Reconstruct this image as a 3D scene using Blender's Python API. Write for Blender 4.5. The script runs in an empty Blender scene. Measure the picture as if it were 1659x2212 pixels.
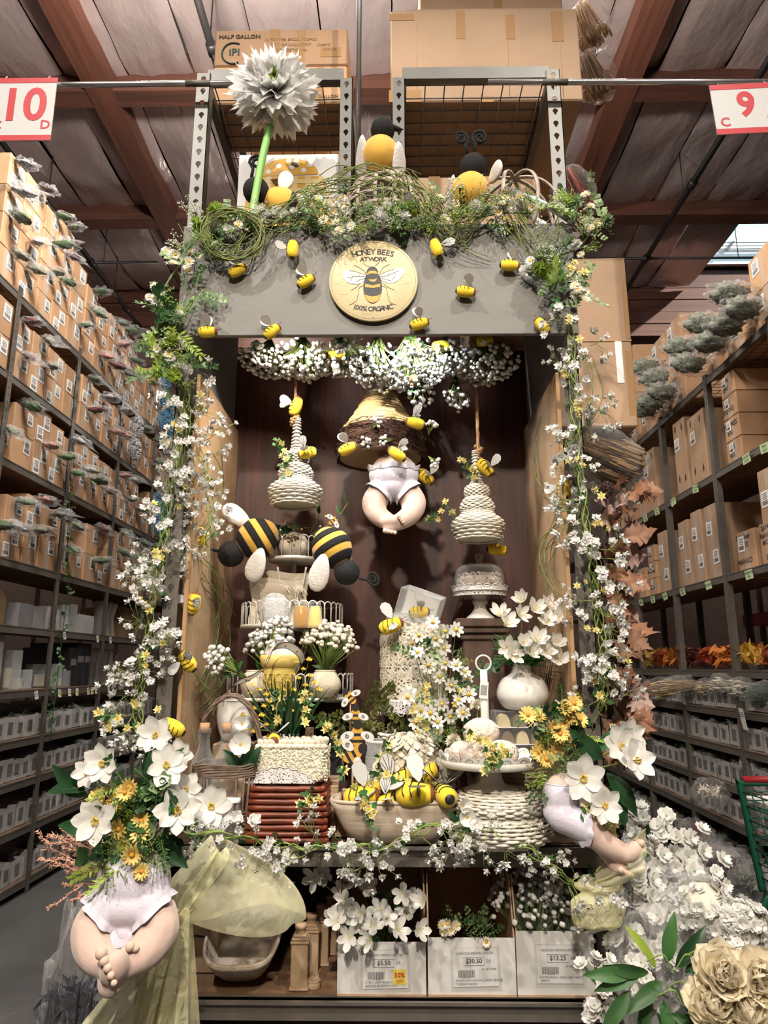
import bpy, math, random
from mathutils import Vector, Matrix, Euler, Quaternion, noise
R = math.radians; PI = math.pi
random.seed(7)
SC = bpy.context.scene; COL = SC.collection
# ---------------------------------------------------------------- camera (calibrated from the racks' vanishing points)
FPX, PITCH, YAW, EYE = 1520.0, R(12.4), R(0.77), 1.5
cam = bpy.data.cameras.new('camera'); camo = bpy.data.objects.new('camera', cam); COL.objects.link(camo)
cam.sensor_fit = 'VERTICAL'; cam.sensor_height = 36.0; cam.lens = 36.0*FPX/2212.0; cam.clip_start = .05; cam.clip_end = 100
camo.location = (0, 0, EYE); camo.rotation_euler = (PI/2+PITCH, 0, YAW); SC.camera = camo
# ---------------------------------------------------------------- world, lamps, exposure
w = bpy.data.worlds.new('sky'); SC.world = w; w.use_nodes = True
w.node_tree.nodes['Background'].inputs[0].default_value = (.45, .75, .95, 1); w.node_tree.nodes['Background'].inputs[1].default_value = 3.0
SC.view_settings.view_transform = 'Standard'; SC.view_settings.look = 'None'; SC.view_settings.gamma = 1
SC.view_settings.use_curve_mapping = False; SC.view_settings.exposure = -0.14
SC.cycles.max_bounces = 5; SC.cycles.transparent_max_bounces = 12; SC.cycles.diffuse_bounces = 2; SC.cycles.glossy_bounces = 2; SC.cycles.transmission_bounces = 3
SC.cycles.use_adaptive_sampling = True; SC.cycles.adaptive_threshold = .12; SC.cycles.adaptive_min_samples = 8
SC.cycles.caustics_reflective = False; SC.cycles.caustics_refractive = False; SC.cycles.sample_clamp_indirect = 4
def lamp(kind, name, loc, to, power, col, size=.1, spot=60, blend=.5):
    d = bpy.data.lights.new(name, kind); o = bpy.data.objects.new(name, d); COL.objects.link(o); o.location = loc
    o.rotation_euler = (Vector(to)-Vector(loc)).to_track_quat('-Z', 'Y').to_euler(); d.energy = power; d.color = col
    if kind == 'AREA': d.size = size
    else: d.shadow_soft_size = size
    if kind == 'SPOT': d.spot_size = R(spot); d.spot_blend = blend
    return o
WARM = (1, .86, .70); NEUT = (1, .93, .84); COOL = (.93, .97, 1)
# ceiling track spots and high bay lamps of the warehouse (all hang above the top of the frame)
lamp('SPOT', 'track_spot', (-1.9, -.7, 6.1), (-.2, 2.3, 1.9), 760, NEUT, .045, 60, .5)
lamp('SPOT', 'track_spot', (1.7, -.6, 6.1), (0, 2.3, 1.9), 660, NEUT, .045, 60, .5)
lamp('SPOT', 'track_spot', (-.2, -1.3, 3.9), (0, 2.1, .9), 560, WARM, .08, 72, .6)
lamp('POINT', 'high_bay_lamp', (-1.35, 3.4, 5.5), (-2.4, 5.2, 3), 500, NEUT, .16)
lamp('POINT', 'high_bay_lamp', (1.1, 3.2, 5.5), (2.4, 5.5, 2), 270, NEUT, .16)
lamp('POINT', 'high_bay_lamp', (-1.7, 9.9, 5.4), (-2.4, 9.0, 2), 140, NEUT, .16)
lamp('AREA', 'high_bay_lamp', (0, -2.5, 6.2), (0, -.5, 0), 160, NEUT, .8)
sun = lamp('SUN', 'sun', (8, 4, 12), (5, 6.55, 9.6), 16, (1, .88, .76), .1); sun.data.angle = R(2)      # daylight through the skylight
# clip lamps tucked behind the valance
lamp('SPOT', 'clip_lamp', (.06, 2.20, 2.60), (.02, 2.75, 2.0), 34, COOL, .025, 150, .6)
lamp('SPOT', 'clip_lamp', (-.36, 2.20, 2.60), (-.28, 2.75, 1.95), 20, WARM, .025, 140, .6)
# ---------------------------------------------------------------- pixel -> place (used only to measure positions off the photograph)
_c, _s = math.cos(YAW), math.sin(YAW)
def ray(px, py):
    x = (px-829.5)/FPX; y = (1106-py)/FPX
    fw = math.cos(PITCH)-y*math.sin(PITCH); up = math.sin(PITCH)+y*math.cos(PITCH)
    return Vector((x*_c-fw*_s, x*_s+fw*_c, up))
def at(px, py, Y): d = ray(px, py); return d*(Y/d.y)+Vector((0, 0, EYE))
def atX(px, py, X): d = ray(px, py); return d*(X/d.x)+Vector((0, 0, EYE))
def atZ(px, py, Z): d = ray(px, py); return d*((Z-EYE)/d.z)+Vector((0, 0, EYE))
def px(n, Y): return n/FPX*Y*1.015
# ---------------------------------------------------------------- materials
MATS = {}
def mat(name, col, rough=.6, metal=0., bump=0., bs=40., var=0., vs=6., alpha=1., trans=0., spec=.5, rnd=0., sss=0., sheen=0., stretch=(1,1,1), tl=0., coat=0.):
    m = bpy.data.materials.new(name); m.use_nodes = True; nt = m.node_tree; N = nt.nodes; L = nt.links
    b = N['Principled BSDF']; I = b.inputs
    I['Roughness'].default_value = rough; I['Metallic'].default_value = metal; I['Alpha'].default_value = alpha
    I['Transmission Weight'].default_value = trans; I['Specular IOR Level'].default_value = spec
    I['Subsurface Weight'].default_value = sss; I['Sheen Weight'].default_value = sheen; I['Coat Weight'].default_value = coat
    if sss: I['Subsurface Radius'].default_value = (.02, .012, .008); I['Subsurface Scale'].default_value = .6
    c4 = (*col, 1); I['Base Color'].default_value = c4
    if var or bump:
        tc = N.new('ShaderNodeTexCoord'); mp = N.new('ShaderNodeMapping'); mp.inputs['Scale'].default_value = stretch
        L.new(tc.outputs['Object'], mp.inputs[0])
    src = None
    if var:
        n = N.new('ShaderNodeTexNoise'); n.inputs['Scale'].default_value = vs; n.inputs['Detail'].default_value = 5; L.new(mp.outputs[0], n.inputs['Vector'])
        r = N.new('ShaderNodeValToRGB'); r.color_ramp.elements[0].position = .3; r.color_ramp.elements[1].position = .7
        r.color_ramp.elements[0].color = (*[max(0, c*(1-var)) for c in col], 1); r.color_ramp.elements[1].color = (*[min(1, c*(1+var)) for c in col], 1)
        L.new(n.outputs[0], r.inputs[0]); src = r.outputs[0]
    if rnd:
        oi = N.new('ShaderNodeObjectInfo'); mr = N.new('ShaderNodeMapRange'); mr.inputs[3].default_value = 1-rnd; mr.inputs[4].default_value = 1+rnd
        L.new(oi.outputs['Random'], mr.inputs[0]); hs = N.new('ShaderNodeHueSaturation'); L.new(mr.outputs[0], hs.inputs['Value'])
        if src: L.new(src, hs.inputs['Color'])
        else: hs.inputs['Color'].default_value = c4
        src = hs.outputs[0]
    if src: L.new(src, I['Base Color'])
    if bump:
        n = N.new('ShaderNodeTexNoise'); n.inputs['Scale'].default_value = bs; n.inputs['Detail'].default_value = 4; L.new(mp.outputs[0], n.inputs['Vector'])
        bm = N.new('ShaderNodeBump'); bm.inputs['Strength'].default_value = bump; bm.inputs['Distance'].default_value = .02
        L.new(n.outputs[0], bm.inputs['Height']); L.new(bm.outputs[0], I['Normal'])
    if tl:
        t = N.new('ShaderNodeBsdfTranslucent'); t.inputs[0].default_value = c4
        if src: L.new(src, t.inputs[0])
        mx = N.new('ShaderNodeMixShader'); mx.inputs[0].default_value = tl; o = N['Material Output']
        L.new(b.outputs[0], mx.inputs[1]); L.new(t.outputs[0], mx.inputs[2]); L.new(mx.outputs[0], o.inputs[0])
    MATS[name] = m; return m
def wood(name, c1, c2, scale=(30, 30, 1.2), rough=.45, bump=.15, coat=0.):
    m = bpy.data.materials.new(name); m.use_nodes = True; nt = m.node_tree; N = nt.nodes; L = nt.links; b = N['Principled BSDF']
    tc = N.new('ShaderNodeTexCoord'); mp = N.new('ShaderNodeMapping'); mp.inputs['Scale'].default_value = scale; L.new(tc.outputs['Object'], mp.inputs[0])
    n = N.new('ShaderNodeTexNoise'); n.inputs['Scale'].default_value = 1; n.inputs['Detail'].default_value = 8; n.inputs['Roughness'].default_value = .65; n.inputs['Distortion'].default_value = .6
    L.new(mp.outputs[0], n.inputs['Vector']); r = N.new('ShaderNodeValToRGB'); e = r.color_ramp.elements
    e[0].position = .32; e[1].position = .68; e[0].color = (*c1, 1); e[1].color = (*c2, 1); L.new(n.outputs[0], r.inputs[0]); L.new(r.outputs[0], b.inputs['Base Color'])
    b.inputs['Roughness'].default_value = rough; b.inputs['Coat Weight'].default_value = coat
    bm = N.new('ShaderNodeBump'); bm.inputs['Strength'].default_value = bump; bm.inputs['Distance'].default_value = .01; L.new(n.outputs[0], bm.inputs['Height']); L.new(bm.outputs[0], b.inputs['Normal'])
    MATS[name] = m; return m
def film(name, col, cover, rough=.08, bump=.6, bs=30., tint=(1,1,1), edge=.5):   # clear plastic film or sheer fabric: see-through share + glossy crinkles
    m = bpy.data.materials.new(name); m.use_nodes = True; nt = m.node_tree; N = nt.nodes; L = nt.links; b = N['Principled BSDF']
    b.inputs['Base Color'].default_value = (*col, 1); b.inputs['Roughness'].default_value = rough; b.inputs['Specular IOR Level'].default_value = .8
    t = N.new('ShaderNodeBsdfTransparent'); t.inputs[0].default_value = (*tint, 1); mx = N.new('ShaderNodeMixShader'); lw = N.new('ShaderNodeLayerWeight'); lw.inputs[0].default_value = .35
    mr = N.new('ShaderNodeMapRange'); mr.inputs[3].default_value = cover; mr.inputs[4].default_value = min(1, cover+edge)
    tc = N.new('ShaderNodeTexCoord'); n = N.new('ShaderNodeTexNoise'); n.inputs['Scale'].default_value = bs; n.inputs['Detail'].default_value = 3; n.inputs['Distortion'].default_value = 1.2
    L.new(tc.outputs['Object'], n.inputs['Vector']); bm = N.new('ShaderNodeBump'); bm.inputs['Strength'].default_value = bump; bm.inputs['Distance'].default_value = .02
    L.new(n.outputs[0], bm.inputs['Height']); L.new(bm.outputs[0], b.inputs['Normal']); L.new(lw.outputs['Facing'], mr.inputs[0]); L.new(mr.outputs[0], mx.inputs[0])
    L.new(t.outputs[0], mx.inputs[1]); L.new(b.outputs[0], mx.inputs[2]); L.new(mx.outputs[0], N['Material Output'].inputs[0]); MATS[name] = m; return m
# ---------------------------------------------------------------- mesh building
class MB:
    def __init__(s): s.v = []; s.f = []; s.m = []; s.s = []
    def add(s, vs, fs, mi=0, sm=True):
        o = len(s.v); s.v += [tuple(v) for v in vs]; s.f += [tuple(i+o for i in f) for f in fs]; s.m += [mi]*len(fs); s.s += [sm]*len(fs); return s
    def box(s, c, d, mi=0, M=None):
        x, y, z = d[0]/2, d[1]/2, d[2]/2; vs = [Vector((a*x, b*y, e*z)) for a in (-1, 1) for b in (-1, 1) for e in (-1, 1)]
        if M: vs = [M@v for v in vs]
        c = Vector(c); return s.add([v+c for v in vs], [(0,1,3,2),(4,6,7,5),(0,4,5,1),(2,3,7,6),(0,2,6,4),(1,5,7,3)], mi, False)
    def bbox(s, c, d, b, mi=0):   # box with chamfered edges
        x, y, z = d[0]/2, d[1]/2, d[2]/2; c = Vector(c); vs = []; ix = {}
        for a in (-1, 1):
            for e in (-1, 1):
                for g in (-1, 1):
                    for k, q in enumerate(((x, y-b, z-b), (x-b, y, z-b), (x-b, y-b, z))):
                        ix[a, e, g, k] = len(vs); vs.append(c+Vector((a*q[0], e*q[1], g*q[2])))
        fs = []
        for k in range(3):
            for t in (-1, 1):
                cs = [(-1,-1),(1,-1),(1,1),(-1,1)]; f = []
                for p, q in cs:
                    sg = [p, q]; sg.insert(k, t); f.append(ix[sg[0], sg[1], sg[2], k])
                fs.append(tuple(f))
        for k in range(3):      # edges along axis k
            o = [i for i in range(3) if i != k]
            for p in (-1, 1):
                for q in (-1, 1):
                    def S(t, w):
                        sg = [0, 0, 0]; sg[k] = t; sg[o[0]] = p; sg[o[1]] = q; return ix[sg[0], sg[1], sg[2], w]
                    fs.append((S(-1, o[0]), S(1, o[0]), S(1, o[1]), S(-1, o[1])))
        for a in (-1, 1):
            for e in (-1, 1):
                for g in (-1, 1): fs.append(tuple(ix[a, e, g, k] for k in range(3)))
        return s.add(vs, fs, mi, False)
    def tube(s, pts, r, n=6, mi=0, cap=True, closed=False):
        P = [Vector(p) for p in pts]; k = len(P); rr = r if isinstance(r, (list, tuple)) else [r]*k
        vs = []; up = None
        for i in range(k):
            a = P[(i-1) % k] if closed else P[max(i-1, 0)]; b = P[(i+1) % k] if closed else P[min(i+1, k-1)]
            t = (b-a); t = t.normalized() if t.length > 1e-9 else Vector((0, 0, 1))
            if up is None: up = t.orthogonal().normalized()
            up = up-t*up.dot(t); up = up.normalized() if up.length > 1e-6 else t.orthogonal().normalized()
            w = t.cross(up)
            for j in range(n):
                q = 2*PI*j/n; vs.append(P[i]+(up*math.cos(q)+w*math.sin(q))*rr[i])
        fs = []
        for i in range(k if closed else k-1):
            i2 = (i+1) % k
            for j in range(n): fs.append((i*n+j, i*n+(j+1) % n, i2*n+(j+1) % n, i2*n+j))
        if cap and not closed: fs += [tuple(range(n))[::-1], tuple(range((k-1)*n, k*n))]
        return s.add(vs, fs, mi)
    def lathe(s, prof, n=24, c=(0, 0, 0), mi=0, cap0=False, cap1=False, wob=None):
        c = Vector(c); vs = []
        for i, (r, z) in enumerate(prof):
            for j in range(n):
                q = 2*PI*j/n; k = r+(wob(q, i) if wob else 0); vs.append(c+Vector((k*math.cos(q), k*math.sin(q), z)))
        fs = [(i*n+j, i*n+(j+1) % n, (i+1)*n+(j+1) % n, (i+1)*n+j) for i in range(len(prof)-1) for j in range(n)]
        if cap0: fs.append(tuple(range(n))[::-1])
        if cap1: fs.append(tuple(range((len(prof)-1)*n, len(prof)*n)))
        return s.add(vs, fs, mi)
    def ell(s, c, r, nu=12, nv=8, mi=0, M=None, f=None):
        c = Vector(c); r = r if isinstance(r, (tuple, list)) else (r, r, r); vs = []
        def T(v):
            v = Vector((v[0]*r[0], v[1]*r[1], v[2]*r[2]))
            if f: v = f(v)
            return c+(M@v if M else v)
        vs.append(T((0, 0, 1)))
        for i in range(1, nv):
            a = PI*i/nv
            for j in range(nu): q = 2*PI*j/nu; vs.append(T((math.sin(a)*math.cos(q), math.sin(a)*math.sin(q), math.cos(a))))
        vs.append(T((0, 0, -1))); e = len(vs)-1; fs = [(0, 1+j, 1+(j+1) % nu) for j in range(nu)]
        for i in range(nv-2):
            for j in range(nu): a = 1+i*nu; fs.append((a+j, a+nu+j, a+nu+(j+1) % nu, a+(j+1) % nu))
        a = 1+(nv-2)*nu; fs += [(a+j, e, a+(j+1) % nu) for j in range(nu)]
        return s.add(vs, fs, mi)
    def sheet(s, fn, nu, nv, mi=0, wrap=False):
        vs = [fn(i/(nu-1) if not wrap else i/nu, j/(nv-1)) for j in range(nv) for i in range(nu)]; m = nu if wrap else nu-1
        return s.add(vs, [(j*nu+i, j*nu+(i+1) % nu, (j+1)*nu+(i+1) % nu, (j+1)*nu+i) for j in range(nv-1) for i in range(m)], mi)
    def prism(s, pts, t, mi=0, M=None):    # outline in XY, thickness t along Z (centred)
        n = len(pts); vs = [Vector((p[0], p[1], z)) for z in (-t/2, t/2) for p in pts]
        if M: vs = [M@v for v in vs]
        return s.add(vs, [tuple(range(n))[::-1], tuple(range(n, 2*n))]+[(i, (i+1) % n, n+(i+1) % n, n+i) for i in range(n)], mi, False)
    def xf(s, M): s.v = [tuple(M@Vector(v)) for v in s.v]; return s
    def mesh(s, name, mats, smooth=True):
        me = bpy.data.meshes.new(name); me.from_pydata(s.v, [], s.f)
        for m in (mats if isinstance(mats, (list, tuple)) else [mats]): me.materials.append(MATS[m] if isinstance(m, str) else m)
        me.polygons.foreach_set('material_index', s.m); me.polygons.foreach_set('use_smooth', [smooth and q for q in s.s]); me.update(); return me
    def build(s, name, mats, parent=None, loc=(0, 0, 0), rot=None, smooth=True, sc=None, **k): return O(name, s.mesh(name, mats, smooth), parent, loc, rot, sc, **k)
def O(name, me, parent=None, loc=(0, 0, 0), rot=None, sc=None, label=None, cat=None, group=None, kind=None):
    o = bpy.data.objects.new(name, me); COL.objects.link(o); o.location = loc
    if rot is not None:
        if isinstance(rot, Quaternion): o.rotation_euler = rot.to_euler()
        elif isinstance(rot, Matrix): o.rotation_euler = rot.to_3x3().to_euler()
        else: o.rotation_euler = rot
    if sc is not None: o.scale = sc if isinstance(sc, (tuple, list, Vector)) else (sc, sc, sc)
    if parent: o.parent = parent
    return tag(o, label, cat, group, kind)
def tag(o, label=None, cat=None, group=None, kind=None):
    for k, v in (('label', label), ('category', cat), ('group', group), ('kind', kind)):
        if v: o[k] = v
    return o
def T(name, label, cat, loc=(0, 0, 0), rot=None, group=None, sc=None): return O(name, None, None, loc, rot, sc, label, cat, group)
def aim(d, up=(0, 0, 1)):   # rotation taking +Z to d, +Y roughly to up
    z = Vector(d).normalized(); u = Vector(up); x = u.cross(z)
    if x.length < 1e-4: x = Vector((1, 0, 0)).cross(z) if abs(z.x) < .9 else Vector((0, 1, 0)).cross(z)
    x.normalize(); y = z.cross(x); return Matrix((x, y, z)).transposed().to_quaternion()
def spin(d, a, up=(0, 0, 1)): return aim(d, up)@Quaternion((0, 0, 1), a)
def rv(a=1.): return Vector((random.uniform(-a, a), random.uniform(-a, a), random.uniform(-a, a)))
def U(a, b): return random.uniform(a, b)
def spline(P, n=8, closed=False):
    P = [Vector(p) for p in P]; k = len(P); out = []
    for i in range(k if closed else k-1):
        if closed: a, b, c, d = P[(i-1) % k], P[i], P[(i+1) % k], P[(i+2) % k]
        else: a, b, c, d = P[max(i-1, 0)], P[i], P[i+1], P[min(i+2, k-1)]
        for j in range(n):
            t = j/n; out.append(.5*((2*b)+(c-a)*t+(2*a-5*b+4*c-d)*t*t+(3*b-a-3*c+d)*t**3))
    if not closed: out.append(P[-1])
    return out
def text(s, size, parent, loc, rot, m, ext=.0004, name='lettering', align='CENTER', sx=1., bold=0.):
    cu = bpy.data.curves.new('t', 'FONT'); cu.body = s; cu.size = size; cu.align_x = align; cu.align_y = 'CENTER'; cu.extrude = ext; cu.offset = bold; cu.resolution_u = 4 if size > .1 else 2
    to = bpy.data.objects.new('t', cu); me = bpy.data.meshes.new_from_object(to)
    bpy.data.objects.remove(to); bpy.data.curves.remove(cu); me.materials.clear(); me.materials.append(MATS[m]); return O(name, me, parent, loc, rot, (sx, 1, 1))
FRONT = (PI/2, 0, 0)     # text or outline lying in XY turned to face the camera (-Y)
ORD = ['first','second','third','fourth','fifth','sixth','seventh','eighth','ninth','tenth','eleventh','twelfth','thirteenth','fourteenth','fifteenth','sixteenth','seventeenth','eighteenth','nineteenth','twentieth']
ORD += ['twenty-'+o for o in ORD[:9]]+['thirtieth']+['thirty-'+o for o in ORD[:9]]+['fortieth']+['forty-'+o for o in ORD[:9]]+['fiftieth']+['fifty-'+o for o in ORD[:9]]
# palette
mat('concrete', (.085,.085,.085), .55, var=.2, vs=2.5, bump=.05); mat('wallpaint', (.30,.22,.19), .8, var=.1)
mat('signwhite', (.6,.59,.57), .6); mat('foil', (.58,.47,.455), .30, .55, bump=1., bs=8, var=.12, vs=2.2, stretch=(1,.45,1))
wood('beam', (.06,.02,.011), (.15,.05,.027), (14, .8, 14), .7); wood('beamx', (.05,.018,.011), (.12,.042,.024), (.8, 14, 14), .7)
mat('black', (.012,.012,.012), .5); mat('blackpipe', (.015,.014,.014), .4, .3); mat('steelpipe', (.55,.55,.55), .25, .9)
mat('rack', (.13,.115,.098), .5, .2, var=.12, vs=12); mat('racklight', (.15,.147,.13), .45, .2, var=.08, vs=12); mat('rackwood', (.20,.115,.065), .75, var=.3, vs=9)
mat('wire', (.22,.20,.18), .5, .5)
mat('carton', (.47,.28,.155), .75, var=.10, vs=5, rnd=.16, bump=.05, bs=60); mat('carton2', (.42,.275,.17), .75, var=.09, vs=4, rnd=.06, bump=.05, bs=60); mat('tape', (.42,.25,.12), .15, coat=.4)
mat('cleartape', (.75,.68,.6), .08, alpha=.35); mat('paper', (.82,.81,.79), .6); mat('whitebin', (.46,.45,.44), .6, rnd=.1, var=.06); mat('binlabel', (.16,.155,.16), .35, var=.6, vs=45, stretch=(1,2.5,2.5))
mat('ink', (.02,.02,.02), .6); mat('red', (.52,.02,.03), .5); mat('greentag', (.55,.72,.38), .7); mat('yellowtag', (.85,.68,.05), .6)
film('bag', (.9,.9,.9), .05, .04, 1., 34, edge=.26); film('bagbig', (.85,.85,.85), .035, .05, .8, 16, edge=.25); film('wrap', (.85,.82,.78), .02, .07, .9, 9, edge=.12); film('clear', (.8,.82,.84), .04, .03, .05, 5)
mat('grey', (.155,.15,.138), .6, var=.06, vs=5, stretch=(1,1,4), bump=.03); mat('greyin', (.30,.31,.33), .6, var=.05)
wood('laminate', (.016,.0045,.003), (.095,.026,.013), (26, 26, 1.1), .5, .08); wood('laminate_tan', (.42,.25,.12), (.52,.33,.17), (30, 30, 1.5), .5, .05)
wood('darkwood', (.05,.028,.02), (.10,.06,.043), (20, 20, 3), .4); wood('palewood', (.50,.40,.30), (.66,.55,.44), (3, 30, 60), .6, .2); wood('driftwood', (.38,.30,.24), (.58,.50,.43), (4, 26, 26), .75, .3)
mat('yellow', (.80,.56,.02), .75, var=.08, vs=30, sheen=.2); mat('gold', (.78,.44,.06), .85, var=.1, vs=20, sheen=.4); mat('blackplush', (.006,.006,.007), .85, sheen=.02, bump=.4, bs=200)
mat('brown', (.20,.07,.03), .8); mat('wingpaper', (.80,.79,.78), .6, tl=.35); mat('whiteplush', (.80,.76,.72), .9, bump=.2, bs=120, sheen=.3)
mat('skin', (.64,.47,.40), .85, bump=.1, bs=300, sheen=.4, var=.05, vs=15); mat('bloomer', (.62,.59,.68), .9, bump=.15, bs=200, sheen=.3)
mat('white', (.78,.77,.74), .45, rnd=.05, tl=.15); mat('whitemetal', (.74,.71,.65), .4, .0); mat('ceramic', (.76,.74,.70), .3, coat=.3); mat('cream', (.74,.68,.55), .6, tl=.1); mat('petal', (.84,.83,.79), .45, tl=.3, rnd=.04)
mat('petalyellow', (.86,.78,.35), .55, tl=.25, rnd=.08); mat('daisyyellow', (.86,.64,.20), .6, tl=.2, rnd=.08); mat('pollen', (.72,.46,.03), .7, rnd=.1); mat('orange', (.62,.28,.03), .7)
mat('leaf', (.045,.13,.035), .5, tl=.2, rnd=.3); mat('leafdark', (.018,.065,.022), .4, tl=.1, rnd=.25); mat('leafpale', (.30,.42,.22), .55, tl=.25, rnd=.2); mat('leaflime', (.30,.42,.06), .55, tl=.25, rnd=.2); mat('olive', (.12,.13,.03), .5, tl=.1, rnd=.3)
mat('stem', (.22,.30,.07), .6, rnd=.2); mat('vine', (.16,.19,.055), .65, rnd=.25, var=.3, vs=30); mat('stemgreen', (.24,.50,.13), .5); mat('twig', (.075,.035,.022), .8, var=.3, vs=40)
mat('straw', (.76,.56,.28), .6, var=.35, vs=60, stretch=(1,1,6)); mat('jute', (.42,.24,.12), .95); mat('wicker', (.74,.70,.60), .55, var=.06, vs=60); mat('basket', (.15,.10,.07), .7, var=.35, vs=50); mat('redwillow', (.17,.034,.013), .4, var=.35, vs=14, coat=.15)
# ================================================================ the warehouse shell
S = dict(kind='structure')
MB().box((1, 5.2, -.05), (15.2, 18.6, .1)).build('floor', 'concrete', **S)
MB().box((-6.4, 5.2, 3.6), (.1, 18.6, 7.2)).build('wall_left', 'wallpaint', **S); MB().box((8.4, 5.2, 3.6), (.1, 18.6, 7.2)).build('wall_right', 'wallpaint', **S)
MB().box((1, 14.4, 3.6), (15, .1, 7.2)).build('wall_back', 'wallpaint', **S); MB().box((1, -4, 3.6), (15, .1, 7.2)).build('wall_front', 'wallpaint', **S)
b = MB(); SX0, SX1, SY0, SY1 = 4.2, 6.0, 7.35, 9.1
for x0, x1, y0, y1 in ((-6.5, 8.5, -4.1, SY0), (-6.5, 8.5, SY1, 14.5), (-6.5, SX0, SY0, SY1), (SX1, 8.5, SY0, SY1)): b.box(((x0+x1)/2, (y0+y1)/2, 7.2), (x1-x0, y1-y0, .1))
ceil = b.build('ceiling', 'foil', **S)
rows = [(1.6, 3.5), (3.64, 5.38), (5.52, 7.23), (7.37, 9.1), (9.5, 11.9), (12, 14.3)]
for ri, (y0, y1) in enumerate(rows):
    for k in range(22):
        x0 = -6+.6*k; x1 = x0+.6
        if ri == 3 and x0 > 4.1 and x1 < 6.1: continue
        if ri == 0 and abs(x0) > 4: continue
        sd = k*7.3+ri*3.1
        def f(u, v, x0=x0, y0=y0, y1=y1, sd=sd):
            x = x0+.006+.588*u; y = y0+(y1-y0)*v; n = noise.noise((x*2.2, y*1.1, sd)); n2 = noise.noise((x*7+sd, y*3, sd))
            return (x, y, 6.78-.022*math.sin(PI*u)**.6-.04*math.sin(PI*v)**.5+.03*n+.022*n2+.012*math.sin(9*v+3*u+sd)*math.sin(PI*u))
        MB().sheet(f, 9, 16).build('insulation_panel', 'foil', ceil)
for i, X in enumerate((-2.63, 2.08)):       # the two long glulam girders and their lighter top laminations
    g = MB().box((X, 5.2, 6.76), (.24, 18.4, .42)).build('ceiling_beam', 'beam', **S)
    MB().box((X-.14, 5.2, 6.9), (.045, 18.4, .16)).build('ledger_strip', 'beam', g); MB().box((X+.14, 5.2, 6.9), (.045, 18.4, .16)).build('ledger_strip', 'beam', g)
for Y in (3.57, 5.45, 7.3):
    g = MB().box((1, Y, 6.80), (14.6, .13, .36)).build('ceiling_beam', 'beamx', **S); MB().box((1, Y-.02, 6.585), (14.6, .19, .055)).build('bottom_flange', 'beamx', g)
    MB().box((1, Y-.04, 6.92), (14.6, .16, .06)).build('top_ledger', 'beamx', g)
g = MB().box((1, 9.3, 6.9), (14.6, .3, .28)).build('ceiling_beam', 'beamx', **S)
for i in range(4): MB().box((1, 9.3+.004*(i % 2), 6.68-.185*i), (14.6, .3-.012*(i % 2), .175)).build('laminated_plank', 'beamx', g)
MB().box((1, 11.95, 6.8), (14.6, .14, .4)).build('ceiling_beam', 'beamx', **S)
# skylight: curb, glazing bars, domed pane
sk = MB().box((5.1, SY0+.03, 7.22), (1.8, .06, .3)).box((5.1, SY1-.03, 7.22), (1.8, .06, .3)).box((SX0+.03, 8.22, 7.22), (.06, 1.64, .3)).box((SX1-.03, 8.22, 7.22), (.06, 1.64, .3)).build('window_1', 'paper', smooth=False, **S)
film('skypane', (.55, .78, .9), .10, .3, .3, 3, (.9, .97, 1))
MB().sheet(lambda u, v: (SX0+.05+1.7*u, SY0+.05+1.65*v, 7.38+.35*(math.sin(PI*u)*math.sin(PI*v))**.5), 17, 17).build('pane', 'skypane', sk)
for yy in (8.86, 8.94, 9.01): MB().box((5.1, yy, 7.30), (1.7, .025, .025)).build('glazing_bar', 'paper', sk)
MB().box((4.75, 8.93, 7.30), (.05, .22, .03)).build('glazing_bar', 'paper', sk)
# sprinkler pipes and rods under the roof
def pipe(name, pts, r, m, label, cat='pipe', n=10):
    o = T(name, label, cat, pts[0]); P = [Vector(p)-Vector(pts[0]) for p in pts]; MB().tube(P, r, n).build('pipe_run', m, o); return o, P
def couplings(o, P, r, ts, m):
    for t in ts: c = P[0].lerp(P[-1], t); d = (P[-1]-P[0]).normalized(); MB().tube([c-d*.05, c+d*.05], r, 10).build('coupling', m, o)
for X, y0, lab in ((-3.58, 2.6, 'black sprinkler pipe running under the roof above the left rack'), (2.99, 2.6, 'black sprinkler pipe running under the roof above the right rack'), (-1.4, 2.6, 'black sprinkler pipe under the roof just left of the big half gallon carton')):
    o, P = pipe('sprinkler_pipe', [(X, y0, 6.2), (X, 9.14, 6.2)], .03, 'blackpipe', lab); couplings(o, P, .042, (.3, .55, .75, .92), 'blackpipe')
    for yy in (4.5, 6.4, 8.2): MB().tube([(0, yy-y0, 0), (0, yy-y0, .8)], .006, 5).build('hanger_rod', 'blackpipe', o)
for x0, x1, lab in ((-6, -2.8, 'thin black rod slung crosswise below the roof on the left'), (2.3, 8.2, 'thin black rod slung crosswise in front of the skylight')):
    o, P = pipe('cross_rod', [(x0, 7.5, 6.2), (x1, 7.5, 6.2)], .014, 'blackpipe', lab)
    for t in (.3, .55, .8): MB().tube([P[0].lerp(P[1], t), P[0].lerp(P[1], t)+Vector((0, 0, .8))], .005, 5).build('hanger_rod', 'blackpipe', o)
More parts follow.
